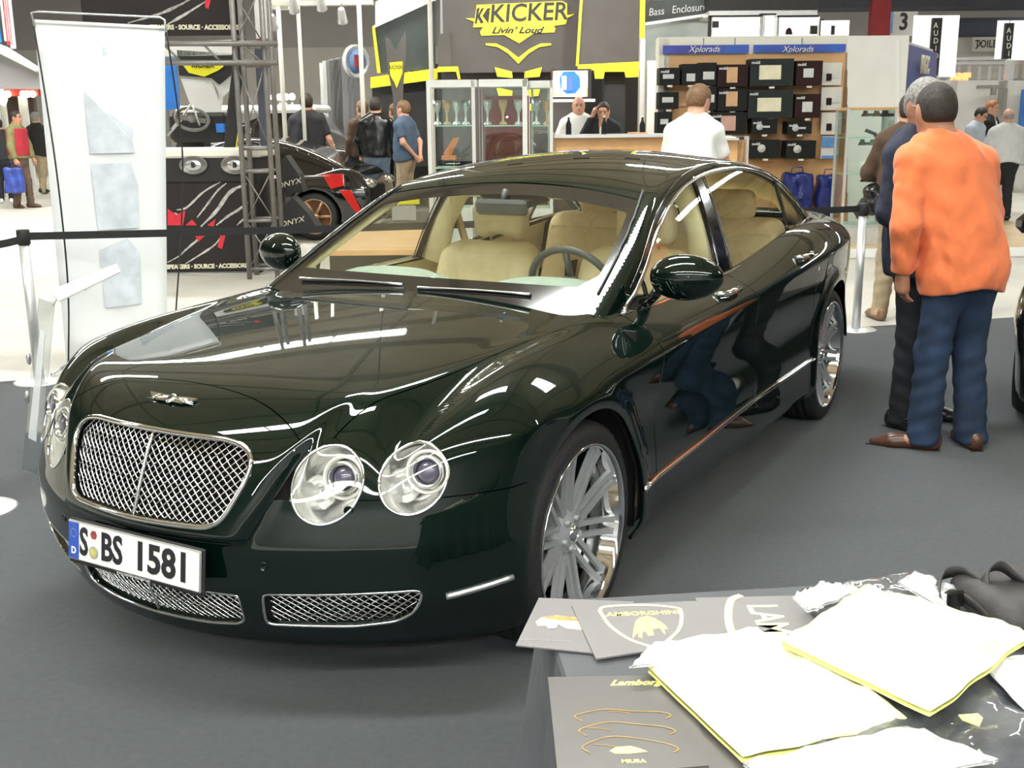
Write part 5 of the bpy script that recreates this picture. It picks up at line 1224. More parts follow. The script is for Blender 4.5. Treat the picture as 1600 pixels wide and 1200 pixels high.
t.poly('edge', white, [(-60, 48), (0, 72), (56, 108), (56, 112), (0, 84), (-60, 62)], .4); t.poly('soffit', wall_m, [(-60, 62), (0, 84), (56, 112), (56, 138), (-60, 138)], .3, off=-.5)
t = HT('flag_banner', 'blue, white and red striped banner hanging at the top left corner', 'banner', 4, 22); t.root.location.z = t.p(4, 72).z; t.o.z = t.root.location.z
for x0, x1, y1, m_ in ((-40, 2, 66, mat('bright_blue')), (2, 7, 64, white), (7, 11, 70, redp), (11, 17, 76, white)): t.part('stripe', m_, x0, -50, x1, y1, .03)
# stanchions and belt round the carpet
def stanchion(px, py, label, h=.98):
    g = gp(px, py); r = empty('stanchion', g, 0, label, 'stanchion', 'belt posts round the carpet')
    b = MB(); b.lathe([(.001, .016), (.05, .016), (.15, .008), (.165, .0), (.16, -.001)], 32); b.build('base_plate', alu, r)
    b = MB(); b.cyl((0, 0, .01), (0, 0, h-.08), .032, 20); b.build('pole', alu, r); b = MB(); b.lathe([(.034, h-.09), (.040, h-.08), (.040, h), (.036, h+.008), (.001, h+.008)], 20); b.build('head', dk, r)
    return g
s1 = stanchion(62, 596, 'silver belt post left of the white banner stand'); s2 = stanchion(1337, 515, 'silver belt post between the saloon and the talking men')
s3 = stanchion(-34, 796, 'silver belt post whose foot shows at the left edge of the picture')
belt_m = mat('black_belt', (.012, .012, .014), .7, noise=.2, nscale=40)
def belt(a, c, label, sag=.03, z=.95):
    P = [(a[0]+(c[0]-a[0])*u_, a[1]+(c[1]-a[1])*u_, z-sag*4*u_*(1-u_)) for u_ in np.linspace(0.004, .996, 14)]
    V = []; n_ = np.array([-(c[1]-a[1]), c[0]-a[0], 0]); n_ = n_/np.linalg.norm(n_)*.002
    for p_ in P:
        for dz, sg in ((-.024, 1), (.024, 1), (.024, -1), (-.024, -1)): V.append(np.array(p_)+(0, 0, dz)+n_*sg)
    F = [(4*i+e, 4*i+(e+1) % 4, 4*i+4+(e+1) % 4, 4*i+4+e) for i in range(13) for e in range(4)]
    tag(mesh('barrier_belt', V, F, belt_m), label, 'barrier belt', 'black barrier belts')
belt(s1, s2, 'black barrier belt stretched behind the car between the two posts', .02, .945)
far1 = s1+np.array([-.3, -.0, 0])+(gp(-330, 900)-s1)*.0; belt(s1, at(-120, 470, 7.0)*np.array([1, 1, 0]), 'black barrier belt leaving the left post towards the picture edge', .05, .93)
# --- white banner stand ---
r = empty('banner_stand', gp(185, 565), 0, 'tall washed out white banner stand with faint pictures, left of the car', 'banner'); ro = np.array(r.location)
def L(px, py, d): return at(px, py, d)-ro
ban = mat('banner_cloth', (0.76, 0.78, 0.79), .6, noise=.02, nscale=4)
BR, BL = gp(262, 552)+(0, 0, .03), gp(105, 578)+(0, 0, .03); dBL = float((BL-CAM) @ FH); dBR = float((BR-CAM) @ FH); TL, TR = at(53, 34, dBL), at(257, 44, dBR)
V = []; nu, nv = 13, 9
for i in range(nu):
    for j in range(nv):
        u_, v_ = i/(nu-1), j/(nv-1); p_ = (TL*(1-v_)+TR*v_)*(1-u_)+(BL*(1-v_)+BR*v_)*u_; V.append(p_-ro+FH*.05*sin(pi*v_)*sin(pi*u_*.8))
Q = [(i*nv+j, i*nv+j+1, (i+1)*nv+j+1, (i+1)*nv+j) for i in range(nu-1) for j in range(nv-1)]
bs = mesh('banner_sheet', V, Q, ban, r, True); sm = bs.modifiers.new('s', 'SOLIDIFY'); sm.thickness = .004
def onb(u_, v_, o=-.012): p_ = (TL*(1-v_)+TR*v_)*(1-u_)+(BL*(1-v_)+BR*v_)*u_; return p_-ro+FH*(.05*sin(pi*v_)*sin(pi*u_*.8)+o)
faint = mat('faint_print', (0.60, 0.65, 0.70), .6, noise=.12, nscale=9)
for pts in ([(.19, .33), (.25, .50), (.30, .72), (.33, .70), (.37, .72), (.37, .34)], [(.40, .34), (.40, .68), (.47, .74), (.60, .74), (.60, .36)], [(.66, .36), (.63, .62), (.68, .74), (.84, .74), (.84, .38)]):
    P = catmull(pts, 3, True) if False else pts; V = [onb(u_, v_) for u_, v_ in P]; mesh('faint_picture', V, [tuple(range(len(V)))[::-1]], faint, r)
text('faint_lettering', 'B', .08, faint, frame(onb(.07, .52), TR-TL, TL-BL), r, .001)
b = MB(); b.tube([TL-ro, TR-ro], .014, 8); b.build('top_rail', white, r); b = MB(); b.tube([L(55, 44, dBL-.03), L(49, 20, dBL-.03), L(60, 18, dBL-.03), L(250, 27, dBR-.03), L(257, 31, dBR-.03), L(260, 50, dBR-.03)], .007, 6); b.build('top_hoop', satin, r)
b = MB(); b.tube(catmull([L(53, 42, dBL-.04), L(66, 120, dBL-.12), L(86, 250, dBL-.18), L(101, 380, dBL-.18), L(107, 470, dBL-.12), L(107, 574, dBL-.05)], 6), .006, 6); b.build('front_rod', dk, r)
b = MB(); b.tube(catmull([L(260, 50, dBR+.02), L(275, 150, dBR+.1), L(285, 240, dBR+.15), L(284, 340, dBR+.15), L(276, 470, dBR+.1), gp(270, 545)-ro], 6), .006, 6); b.build('rear_rod', dk, r)
b = MB(); b.tube([BL-ro, BR-ro], .016, 8); b.tube([BL-ro-FH*.0, BL-ro-FH*.25], .012, 6); b.build('foot_bar', satin, r)
# --- clear acrylic information stand ---
r = empty('information_stand', gp(46, 742), 0, 'clear acrylic information stand with a tilted white board, front left of the car', 'stand'); ro = np.array(r.location)
acr = glass_mat('clear_acrylic', (.90, .93, .94), 1.2, base=.06); acw = mat('acrylic_frost', (.80, .82, .84), .25, noise=.03, nscale=10, alpha=.55)
def G3(px, py, d): return at(px, py, d)-ro
dA = float((gp(46, 742)-CAM) @ FH)+.02
def slab(nm, P, m, th=.008): return quad_slab(nm, [Vector(tuple(map(float, q))) for q in P], m, r, th)
slab('upright', [G3(60, 466, dA), G3(84, 474, dA-.05), G3(60, 742, dA-.05), G3(34, 735, dA)], acr)
slab('front_strip', [G3(62, 515, dA-.1), G3(70, 522, dA-.1), G3(56, 690, dA-.1), G3(44, 684, dA-.1)], acw)
slab('bent_arm', [G3(66, 468, dA), G3(84, 478, dA-.03), G3(90, 468, dA-.05), G3(74, 452, dA)], acw)
slab('tilted_board', [G3(80, 453, dA), G3(182, 412, dA+.35), G3(188, 424, dA+.25), G3(92, 470, dA-.12)], white)
for q in ((138, 456), (112, 466), (186, 421)): b = MB(); b.ell(G3(q[0]-6, q[1]-4, dA+.02+(q[0]-90)*.003), (.012, .012, .006), 10, 6); b.build('clip', alu, r)
for q in ((45, 560), (43, 620)): b = MB(); b.ell(G3(*q, dA-.1), (.012, .012, .03), 10, 6); b.build('bolt', satin, r)
# ================= people =================
skin = mat('skin', (0.56, 0.30, 0.20), 0.5, noise=0.08, nscale=30); skin_d = mat('skin_tanned', (0.40, 0.19, 0.115), 0.5, noise=0.08, nscale=30)
_fk = np.random.default_rng(11)
_FD = [(_fk.uniform(8, 34), _fk.uniform(-46, 46), _fk.uniform(-13, 13), _fk.uniform(0, 6)) for _ in range(5)]+[(_fk.uniform(-20, 20), _fk.uniform(-18, 18), _fk.uniform(22, 44), _fk.uniform(0, 6)) for _ in range(3)]
def fold(x, y, z):
    "irregular cloth folds: warped sine ridges, mostly running down the cloth"
    wx = .05*np.sin(z*9+y*5); wz = .06*np.sin(y*11+x*7+1.3); q = 0
    for i, (a, b_, c, p_) in enumerate(_FD): q = q+(1-np.abs(np.sin((a*(x+wx)+b_*y+c*(z+wz))*.5+p_))*2)*(.55 if i < 5 else .40)
    return q*.62
def V3(*a): return np.array(a, float)
def limb(X, Y, Z, pts, rad):
    d = None
    for a, c, r0, r1 in zip(pts[:-1], pts[1:], rad[:-1], rad[1:]):
        q = cap(X, Y, Z, a, c, r0, r1); d = q if d is None else smin(.012, d, q)
    return d
def person(name, label, loc, heading, H=1.76, el=((.03, .24, 1.14), (.03, -.24, 1.14)), wr=((.12, .23, .90), (.12, -.23, .90)), kn=((.03, .10, .50), (.03, -.10, .50)), an=((0, .11, .09), (0, -.11, .09)), toe=((1, .25), (1, -.25)), head=(0, 0), lean=(0, 0),
           top='shirt', topm=None, bott=None, shoem=None, hairm=None, hair=1.0, bald=False, sleeve=1.0, hemz=.90, voxel=.018, fine=False, skinm=None, glasses=False, collar=None, girth=1.0, group=None, tie=None, folds=.004, flare=.0, parts=True, shoulders=.185, build_w=1.0):
    s = H/1.76; root = empty(name, (loc[0], loc[1], loc[2] if len(loc) > 2 else 0), heading, label, 'person', group); root.scale = (s, s, s)
    skm = skinm or skin
    lx, ly = lean                                                      # displacement of the neck against the hips
    def T(p): p = np.array(p, float); u_ = np.clip((p[2]-.93)/.57, 0, 1.3); return p+np.array([lx*u_, ly*u_, 0])
    sh = [T((0, k*shoulders, 1.405)) for k in (1, -1)]; EL = [T(e) for e in el]; WR = [T(e) for e in wr]
    hd = T((.025+head[0]*.06, head[1]*.03, 1.635)); nk = T((-.01, 0, 1.46))
    yaw = head[1]; pit = head[0]; Rh = (Matrix.Rotation(yaw, 3, 'Z') @ Matrix.Rotation(pit, 3, 'Y')); Rl = [[Rh[i][j] for j in range(3)] for i in range(3)]
    def hp(x, y, z): return hd+np.array(Rh @ Vector((x, y, z)))
    hips = [V3(0, k*.085, .92) for k in (1, -1)]; KN = [V3(*k) for k in kn]; AN = [V3(*k) for k in an]
    def shear(X, Y, Z): u_ = np.clip((Z-.93)/.57, 0, 1.3); return X-lx*u_, Y-ly*u_, Z
    g = girth
    def torso(X, Y, Z, t=0.0):
        x, y, z = shear(X, Y, Z)
        return smin(.03, elp(x, y, z, (0, 0, 1.28), (.105*g+t, .165*build_w+t, .22+t)), elp(x, y, z, (.012*g, 0, 1.07), (.105*g+t, .145*g+t, .19+t)), elp(x, y, z, (-.01, 0, .92), (.115*g+t, .160*g+t, .14+t)), cap(x, y, z, (0, -shoulders+.02, 1.405), (0, -.04, 1.455), .052+t, .055+t), cap(x, y, z, (0, shoulders-.02, 1.405), (0, .04, 1.455), .052+t, .055+t), cap(x, y, z, (-.005, 0, 1.42), (0, 0, 1.465), .075+t, .058+t))
    def hands(X, Y, Z, k):
        w_ = WR[k]; d = (WR[k]-EL[k]); d /= np.linalg.norm(d); side = (1, -1)[k]
        inw = np.array([0, -side, 0.]) if abs(d[1]) < .8 else np.array([0, 0, -1.]); inw = inw-d*(inw @ d); inw /= np.linalg.norm(inw); fw = np.cross(d, inw)*(-side if False else 1); fw = fw if fw[0] > 0 else -fw
        q = cap(X, Y, Z, w_+d*.01, w_+d*.075, .026, .034)
        q = smin(.008, q, cap(X, Y, Z, w_+d*.03+fw*.02, w_+d*.075+fw*.022, .018, .020), cap(X, Y, Z, w_+d*.03-fw*.02, w_+d*.075-fw*.022, .018, .018))
        for i, L_ in enumerate((.078, .088, .083, .066)):
            o = fw*(.033-.022*i); k0 = w_+d*.085+o; k1 = k0+d*L_*.5+inw*.012; k2 = k1+d*L_*.38+inw*.028
            q = np.minimum(q, smin(.003, cap(X, Y, Z, k0-d*.01, k1, .0098, .0088), cap(X, Y, Z, k1, k2, .0088, .0072)))
        a0 = w_+d*.03+fw*.028; a1 = a0+d*.035+fw*.022+inw*.008; a2 = a1+d*.030+fw*.004+inw*.014
        return smin(.006, q, cap(X, Y, Z, a0, a1, .014, .011), cap(X, Y, Z, a1, a2, .011, .009))
    def headf(X, Y, Z):
        x, y, z = X-hd[0], Y-hd[1], Z-hd[2]; x, y, z = (Rl[0][i]*x+Rl[1][i]*y+Rl[2][i]*z for i in range(3))
        q = smin(.02, elp(x, y, z, (-.012, 0, .035), (.098, .078, .092)), elp(x, y, z, (.018, 0, -.045), (.070, .058, .075)))
        q = smin(.012, q, elp(x, y, z, (.060, 0, -.092), (.026, .030, .022)))                       # chin
        q = smin(.006, q, cap(x, y, z, (.088, 0, .012), (.112, 0, -.025), .009, .014))              # nose
        q = smin(.005, q, cap(x, y, z, (.086, -.030, .034), (.086, .030, .034), .010, .010))        # brow
        q = smin(.004, q, cap(x, y, z, (.088, -.020, -.058), (.088, .020, -.058), .007, .007))      # lips
        for k in (1, -1):
            q = smax(.006, q, -elp(x, y, z, (.094, k*.030, .010), (.016, .018, .011)))
            q = smin(.004, q, elp(x, y, z, (-.008, k*.080, .0), (.020, .010, .032)))
        return q
    def bodyf(X, Y, Z):
        q = smin(.02, torso(X, Y, Z, -.006), cap(X, Y, Z, nk, hp(-.02, 0, -.04), .058, .056)); q = smin(.015, q, headf(X, Y, Z))
        for k in (0, 1):
            q = smin(.015, q, limb(X, Y, Z, [sh[k], EL[k], WR[k]], [.050, .040, .027]))
            q = smin(.006, q, hands(X, Y, Z, k))
            q = smin(.02, q, limb(X, Y, Z, [hips[k], KN[k], AN[k]], [.082, .054, .038])); q = smin(.02, q, cap(X, Y, Z, AN[k]-V3(.03, 0, .04), AN[k]+V3(cos(toe[k][1])*.14, sin(toe[k][1])*.14, -.055), .036, .026))
        return q
    allp = np.array(EL+WR+KN+AN+[hd]); lo = allp.min(0)-.20; hi = allp.max(0)+.20; lo[2] = -.0; lo[1] = min(lo[1], -.28); hi[1] = max(hi[1], .28); lo[0] = min(lo[0], -.22); hi[0] = max(hi[0], .22); hi[2] = hd[2]+.18
    if fine:
        V, Q = sdf_mesh(bodyf, lo, hi, .0085)
    else: V, Q = sdf_mesh(bodyf, lo, hi, max(.013, voxel*.8))
    o = mesh('body', V, Q, skm, root, True)
    # trousers
    if bott:
        def tr(X, Y, Z):
            x, y, z = X, Y, Z
            q = smax(.01, smin(.03, elp(x, y, z, (-.008, 0, .95), (.128*g, .165*g, .15)), elp(x, y, z, (0, 0, .86), (.11*g, .165*g, .12))), z-1.03)
            for k in (0, 1):
                wob = (.0045*fold(X*1.6, Y*1.6, Z*1.9)+.0025*np.sin(Z*70+X*30+Y*20))*np.clip((.95-Z)*2, .3, 1)
                lg_ = limb(X, Y, Z, [hips[k]-V3(0, 0, .03), KN[k], AN[k]-V3(.0, 0, .055)], [.098*g, .074, .060+flare]); q = smin(.02, q, lg_+wob)
            return smax(.004, q, .028-Z)
        V, Q = sdf_mesh(tr, (lo[0], lo[1], .0), (hi[0], hi[1], 1.08), voxel); mesh('trousers', V, Q, bott, root, True)
    # shoes
    if shoem:
        for k in (0, 1):
            a = AN[k]; ca, sa = cos(toe[k][1]), sin(toe[k][1]); L_ = toe[k][0]
            def sf(X, Y, Z):
                x = (X-a[0])*ca+(Y-a[1])*sa; y = -(X-a[0])*sa+(Y-a[1])*ca; z = Z-(a[2]-.09)
                q = smin(.015, elp(x, y, z, (-.035, 0, .045), (.055, .042, .060)), cap(x, y, z, (.0, 0, .040), (.11*L_, 0, .028), .044, .036), cap(x, y, z, (.10*L_, 0, .022), (.175*L_, -.004, .018), .034, .018))
                return smax(.004, q, -z)
            V, Q = sdf_mesh(sf, (a[0]-.26, a[1]-.26, a[2]-.10), (a[0]+.26, a[1]+.26, a[2]+.05), min(voxel, .010)); so = mesh('shoe', V, Q, shoem, root, True)
            if fine: b = MB(); b.prism([(.0+(-.085*ca)+(-.03*-sa), -.085*sa+(-.03*ca)), (.20*L_*ca, .20*L_*sa), (-.085*ca+(.03*-sa), -.085*sa+.03*ca)], 0, .004); so2 = b.build('sole', dk, so, loc=(a[0], a[1], a[2]-.09))
    # garment on top
    if topm:
        jk = top == 'jacket'; t0 = .022 if jk else .016
        def tp(X, Y, Z):
            x, y, z = shear(X, Y, Z)
            q = torso(X, Y, Z, t0)
            wv = .215*build_w if top == 'loose' else (.205 if jk else .185)
            bx_ = (.145 if top == 'loose' else .135)*g
            tap = 1-.28*np.clip((z-1.12)/.25, 0, 1)**1.5
            hang = (np.sqrt((x/((bx_+.02*np.clip(1.3-z, 0, .5))*tap))**2+(y/(((wv-.02)*max(g, .92) if top == 'loose' else wv*g)*tap))**2)-1)*.12
            hang = smax(.02, hang, z-1.33 if top != 'loose' else z-1.36)
            q = smin(.03, q, hang)
            q = q+folds*(fold(x*1.9, y*1.9, z*1.25)+.4*fold(x, y, z))
            q = smax(.006, q, hemz+(.035*np.cos(y*9) if top == 'loose' else 0)-z)
            for k in (0, 1):
                e_ = EL[k]; w_ = EL[k]+(WR[k]-EL[k])*(1.0 if sleeve >= 1 else 0)
                pts = [sh[k]-V3(0, 0, .005), e_, WR[k]+(EL[k]-WR[k])*.04] if sleeve >= 1 else [sh[k], sh[k]+(EL[k]-sh[k])*sleeve*1.25]
                rr = [.066, .062, .048] if sleeve >= 1 else [.066, .064]
                sl_ = limb(X, Y, Z, pts, rr)+folds*fold(X*2.2, Y*2.2+k*3, Z*2.0+1)
                cutp = pts[-1]; dd = pts[-1]-pts[-2]; dd = dd/np.linalg.norm(dd); sl_ = smax(.004, sl_, (X-cutp[0])*dd[0]+(Y-cutp[1])*dd[1]+(Z-cutp[2])*dd[2])
                kk = .004; up_ = np.clip((Z-1.30)/.10, 0, 1); q = smin(.006, q, sl_)*(1-up_)+smin(.020, q, sl_)*up_
            if jk:
                vop = np.maximum(np.abs(y)-.055*np.clip((z-1.16)/.3, 0, 1)*1.0, 1.16-z)
                q = smax(.004, q, -np.maximum(vop, .045-x))
            # neck hole
            q = smax(.006, q, -np.maximum(np.hypot(x-.004, y)-.060, 1.44-z))
            return q
        V, Q = sdf_mesh(tp, (lo[0], lo[1], hemz-.06), (hi[0], hi[1], 1.56) if True else hi, voxel) if min(WR[0][2], WR[1][2]) > hemz-.02 else sdf_mesh(tp, (lo[0], lo[1], min(WR[0][2], WR[1][2], hemz)-.06), (hi[0], hi[1], 1.56), voxel)
        mesh('jacket' if jk else 'shirt', V, Q, topm, root, True)
        if collar:
            b = MB(); b.xf(Matrix.Translation(nk+V3(.012, 0, .0)) @ Matrix.Rotation(radians(14), 4, 'Y')); b.lathe([(.088, -.012), (.080, .012), (.069, .046), (.065, .050), (.063, .046), (.066, .0)], 28)
            b.build('collar', collar, root)
        if jk and collar:
            q0 = T((.085*g+.018, 0, 1.30)); b = MB(); b.ell(q0, (.035, .052, .15), 12, 8); b.build('shirt_front', collar, root)
            if tie: b = MB(); b.tube([q0+V3(.036, 0, .12), q0+V3(.044, 0, .0), q0+V3(.034, 0, -.12)], [.010, .018, .02], 6, flat=.4); b.build('tie', tie, root)
    # hair
    if hairm:
        def hf(X, Y, Z):
            x, y, z = X-hd[0], Y-hd[1], Z-hd[2]; x, y, z = (Rl[0][i]*x+Rl[1][i]*y+Rl[2][i]*z for i in range(3))
            q = elp(x, y, z, (-.016, 0, .040), (.103+.006*hair, .084+.004*hair, .098+.006*hair))+.0022*np.sin(x*210+z*60)*np.sin(y*190)
            q = smin(.02, q, elp(x, y, z, (-.045, 0, -.015), (.062, .070, .075)))
            q = smax(.008, q, np.minimum(x-.060, .9*(x-.028)-(z-.050)*1.3)) if not bald else smax(.008, q, np.maximum(x-.03, z-.045))
            q = smax(.008, q, -(z+.060)-.3*x*0)
            for k in (1, -1): q = smax(.004, q, -elp(x, y, z, (.0, k*.088, -.002), (.026, .034, .034)))
            if bald: q = smax(.006, q, -(np.hypot(x+.02, y)-.035-.35*(.10-z)))
            return q
        V, Q = sdf_mesh(hf, hd-.17, hd+.17, .008 if fine else .012); mesh('hair', V, Q, hairm, root, True)
    if parts:
        eb = mat('eye_dark', (.03, .02, .015), .3, noise=.1, nscale=50)
        for k in (1, -1):
            b = MB(); b.ell(hp(.0835, k*.030, .012), (.007, .0115, .0065), 10, 6); b.build('eye', eb, root)
            b = MB(); b.tube([hp(.094, k*.014, .034), hp(.094, k*.032, .038), hp(.084, k*.046, .032)], .0035, 5); b.build('eyebrow', hairm or eb, root)
        b = MB(); b.tube([hp(.094, -.020, -.057), hp(.0975, 0, -.056), hp(.094, .020, -.057)], [.002, .004, .002], 6); b.build('mouth', mat('lip_tone', (.38, .13, .10), .5, noise=.1, nscale=50), root)
    if glasses:
        b = MB()
        for k in (1, -1):
            b.tube([hp(.102, k*.034+.021*cos(a), .010+.015*sin(a)) for a in np.linspace(0, 2*pi, 14, endpoint=False)], .0016, 5, closed=True); b.tube([hp(.102, k*.055, .014), hp(.05, k*.080, .016), hp(-.01, k*.084, .012)], .0018, 5)
        b.tube([hp(.103, -.013, .012), hp(.103, .013, .012)], .0016, 5); b.build('glasses', alu, root)
    return root, hp
orange = mat('orange_cotton', (0.83, 0.20, 0.065), 0.75, noise=0.06, nscale=8, bump=0.25, bscale=10, bdist=.03, sheen=.2)
jeans = mat('blue_denim', (0.012, 0.028, 0.062), 0.85, noise=0.45, nscale=7, bump=0.3, bscale=400)
navy_s = mat('navy_suit', (0.016, 0.022, 0.045), 0.8, noise=0.15, nscale=60, bump=.1, bscale=500); black_s = mat('black_trouser', (0.010, 0.011, 0.016), 0.8, noise=0.15, nscale=60)
hair_b = mat('dark_brown_hair', (0.022, 0.015, 0.011), 0.5, noise=0.5, nscale=90, bump=.5, bscale=200); hair_g = mat('grey_hair', (0.26, 0.25, 0.24), 0.6, noise=0.5, nscale=90, bump=.5, bscale=200); hair_l = mat('light_brown_hair', (.16, .085, .04), .6, noise=.4, nscale=90)
leather_b = mat('brown_leather', (0.085, 0.035, 0.02), 0.3, noise=0.3, nscale=20); leather_k = mat('black_leather', (0.01, 0.01, 0.01), 0.25, noise=0.3, nscale=20)
shirt_w = mat('white_cotton', (0.80, 0.80, 0.78), 0.75, noise=0.04, nscale=8, bump=.15, bscale=60); shirt_b = mat('pale_blue_cotton', (.45, .52, .62), .75, noise=.05, nscale=8)
brown_c = mat('brown_suede', (0.075, 0.042, 0.026), .85, noise=.2, nscale=12); beige_c = mat('beige_cotton', (.36, .28, .18), .8, noise=.15, nscale=12); black_c = mat('black_cotton', (.018, .018, .02), .8, noise=.15, nscale=14); olive_c = mat('olive_cotton', (.19, .17, .07), .8, noise=.15, nscale=12); blue_c = mat('slate_blue_cotton', (.055, .085, .14), .8, noise=.15, nscale=12)
def hdg(r_, f_): v = RH*r_+FH*f_; return atan2(v[1], v[0])
fo = gp(1480, 700)
person('person', 'man in a loose orange shirt and blue jeans, seen from behind, talking beside the saloon', (fo[0], fo[1]), hdg(-.28, .96), 1.775, el=((-.035, .300, 1.13), (.07, -.245, 1.15)), wr=((.045, .300, .885), (.24, -.15, 1.03)), kn=((.025, .115, .50), (.03, -.10, .50)), an=((.03, .125, .09), (-.02, -.12, .09)), toe=((1.35, .95), (1.15, -.25)),
       head=(.12, -.12), lean=(.04, .14), top='loose', topm=orange, bott=jeans, shoem=leather_b, hairm=hair_b, hair=-.4, voxel=.0095, fine=True, skinm=skin_d, collar=orange, hemz=.785, folds=.0062, flare=.018, shoulders=.195, build_w=1.0, girth=1.0)
fs = gp(1424, 662)
person('person', 'grey haired man in a navy suit and glasses, facing the man in the orange shirt', (fs[0], fs[1]), hdg(.55, -.62), 1.80, el=((.02, -.0+.27, 1.15), (-.03, -.28, 1.14)), wr=((.16, .20, .98), (.20, -.20, 1.02)), kn=((.03, .12, .50), (.02, -.10, .50)), an=((.0, .15, .09), (.0, -.13, .09)), toe=((1.15, .30), (1.15, -.2)),
       head=(.18, -.60), lean=(.0, -.12), top='jacket', topm=navy_s, bott=black_s, shoem=leather_k, hairm=hair_g, voxel=.011, fine=True, skinm=skin_d, glasses=True, collar=shirt_b, hemz=.80, folds=.006, girth=1.08, shoulders=.20, build_w=1.05)
fb = gp(1399, 500)
person('person', 'man in a brown jacket and beige trousers behind the man in the navy suit', (fb[0], fb[1]), hdg(.35, .9), 1.80, el=((.08, .28, 1.16), (.05, -.27, 1.15)), wr=((.26, .12, 1.10), (.26, -.12, 1.10)), kn=((.03, .10, .50), (.02, -.10, .50)), an=((.0, .13, .09), (.0, -.10, .09)), toe=((1.3, .5), (1.2, -.1)), head=(.0, .2), top='shirt', topm=brown_c, bott=beige_c, shoem=mat('tan_boot', (.22, .13, .07), .5, noise=.3, nscale=25), hairm=hair_b, hair=0, voxel=.016, hemz=.86, girth=.96, build_w=.95, shoulders=.175)
pk = empty('camera_bag', at(1376, 312, 9.0), HALL_ROT, 'black camera bag hanging at the side of the man in the brown jacket', 'bag')
V, Q = sdf_mesh(lambda X, Y, Z: rbox(X, Y, Z, (0, 0, 0), (.20, .27, .26), .07)+.006*np.sin(Z*60)*np.sin(Y*40), (-.14, -.18, -.17), (.14, .18, .17), .011); mesh('bag_body', V, Q, leather_k, pk, True)
b = MB(); b.box((.105, 0, -.03), (.04, .17, .13), bev=.02); b.build('pocket', black_c, pk); b = MB(); b.tube([(0, .10, .12), (-.02, .07, .32), (-.10, -.05, .52), (-.13, -.12, .55)], .016, 6, flat=.3); b.build('strap', black_c, pk)
b = MB(); b.tube([(0, -.12, .0), (.0, -.17, -.10), (.05, -.16, -.14)], [.04, .05, .03], 8); b.build('side_pouch', black_c, pk)
def bg(label, px, d, top_y, r_, f_, z0=0.0, H=None, **k):
    w_ = at(px, top_y, d); fl = .1 if (d >= 13.2 and px > 1000) or (d >= 14.6 and 560 < px < 1010) else 0.0; H = w_[2]-fl
    return person('person', label, (w_[0], w_[1], fl), hdg(r_, f_), H, voxel=k.pop('voxel', .020), **k)
bg('man in a white shirt leaning on the maple counter, seen from behind', 1080, 9.6, 134, .35, 1, H=1.84, z0=.1, top='loose', topm=shirt_w, bott=black_s, shoem=leather_k, hairm=hair_l, sleeve=.62, build_w=.84, el=((.10, .22, 1.15), (.14, -.25, 1.16)), wr=((.30, .20, 1.10), (.36, -.22, 1.10)), lean=(.10, -.02), head=(.3, -.5), voxel=.016, hemz=.86, shoulders=.165)
bg('bald man in a white shirt with a yellow lanyard, seated behind the counter', 904, 16.4, 151, .0, -1, H=1.80, topm=shirt_w, bott=black_s, shoem=leather_k, hairm=hair_l, bald=True, sleeve=.7, el=((.06, .30, 1.15), (.05, -.30, 1.16)), wr=((.18, .34, .98), (.10, -.40, 1.32)), head=(.1, 0), tie=None)
bg('man in a dark suit holding a phone to his ear behind the counter', 944, 16.2, 161, -.35, -1, H=1.72, top='jacket', topm=black_s, bott=black_s, shoem=leather_k, hairm=hair_b, collar=shirt_w, el=((.08, .27, 1.16), (.12, -.30, 1.25)), wr=((.26, .12, 1.08), (.09, -.14, 1.60)), head=(.25, .1))
bg('man in a black polo shirt standing beside the white roofed off-road car', 478, 18.5, 147, .1, 1, H=1.84, z0=.1, topm=black_c, bott=black_s, shoem=leather_k, hairm=hair_b, sleeve=.62, head=(0, .2), el=((.0, .29, 1.14), (.0, -.30, 1.14)), wr=((.06, .32, .90), (.08, -.36, .92)), build_w=1.1, top='loose', hemz=.9)
bg('man in a black leather jacket and blue jeans, seen from behind in the group', 586, 18.0, 153, .1, 1, H=1.82, topm=leather_k, bott=mat('pale_denim', (.12, .16, .22), .8, noise=.3, nscale=9), shoem=leather_k, hairm=hair_b, el=((.02, .28, 1.14), (.02, -.28, 1.14)), wr=((.10, .27, .92), (.10, -.27, .92)), build_w=1.08)
bg('man in a dark jacket half hidden behind the leather jacketed man', 566, 18.9, 158, -.6, .8, H=1.78, topm=brown_c, bott=black_s, shoem=leather_k, hairm=hair_l)
bg('person in an olive shirt and dark trousers beside the man in slate blue', 617, 18.5, 163, -.7, .7, H=1.74, topm=olive_c, bott=black_s, shoem=leather_k, hairm=hair_l, sleeve=.7)
bg('man in a slate blue shirt with hands clasped behind, looking at the stand', 631, 17.6, 158, -.9, .4, H=1.78, topm=blue_c, bott=beige_c, shoem=leather_k, hairm=hair_l, sleeve=.6, el=((-.10, .24, 1.16), (-.12, -.24, 1.16)), wr=((-.20, .06, .96), (-.22, -.06, .96)), top='loose', hemz=.88)
bg('man in a red waistcoat and olive shirt carrying a blue bag in the left aisle', 22, 22.5, 174, 1, -.15, H=1.80, topm=olive_c, bott=mat('brown_cord', (.11, .07, .05), .8, noise=.3, nscale=12), shoem=leather_b, hairm=hair_b, skinm=skin_d, el=((.05, .26, 1.14), (.02, -.26, 1.14)), wr=((.16, .20, .90), (.08, -.26, .90)), kn=((.06, .09, .50), (-.02, -.09, .50)), an=((.08, .09, .09), (-.10, -.09, .09)))
w_ = at(22, 174, 22.5); wc = empty('waistcoat', (w_[0], w_[1], w_[2]-1.80), hdg(1, -.15), 'red padded waistcoat worn over the olive shirt by the man with the blue bag', 'waistcoat')
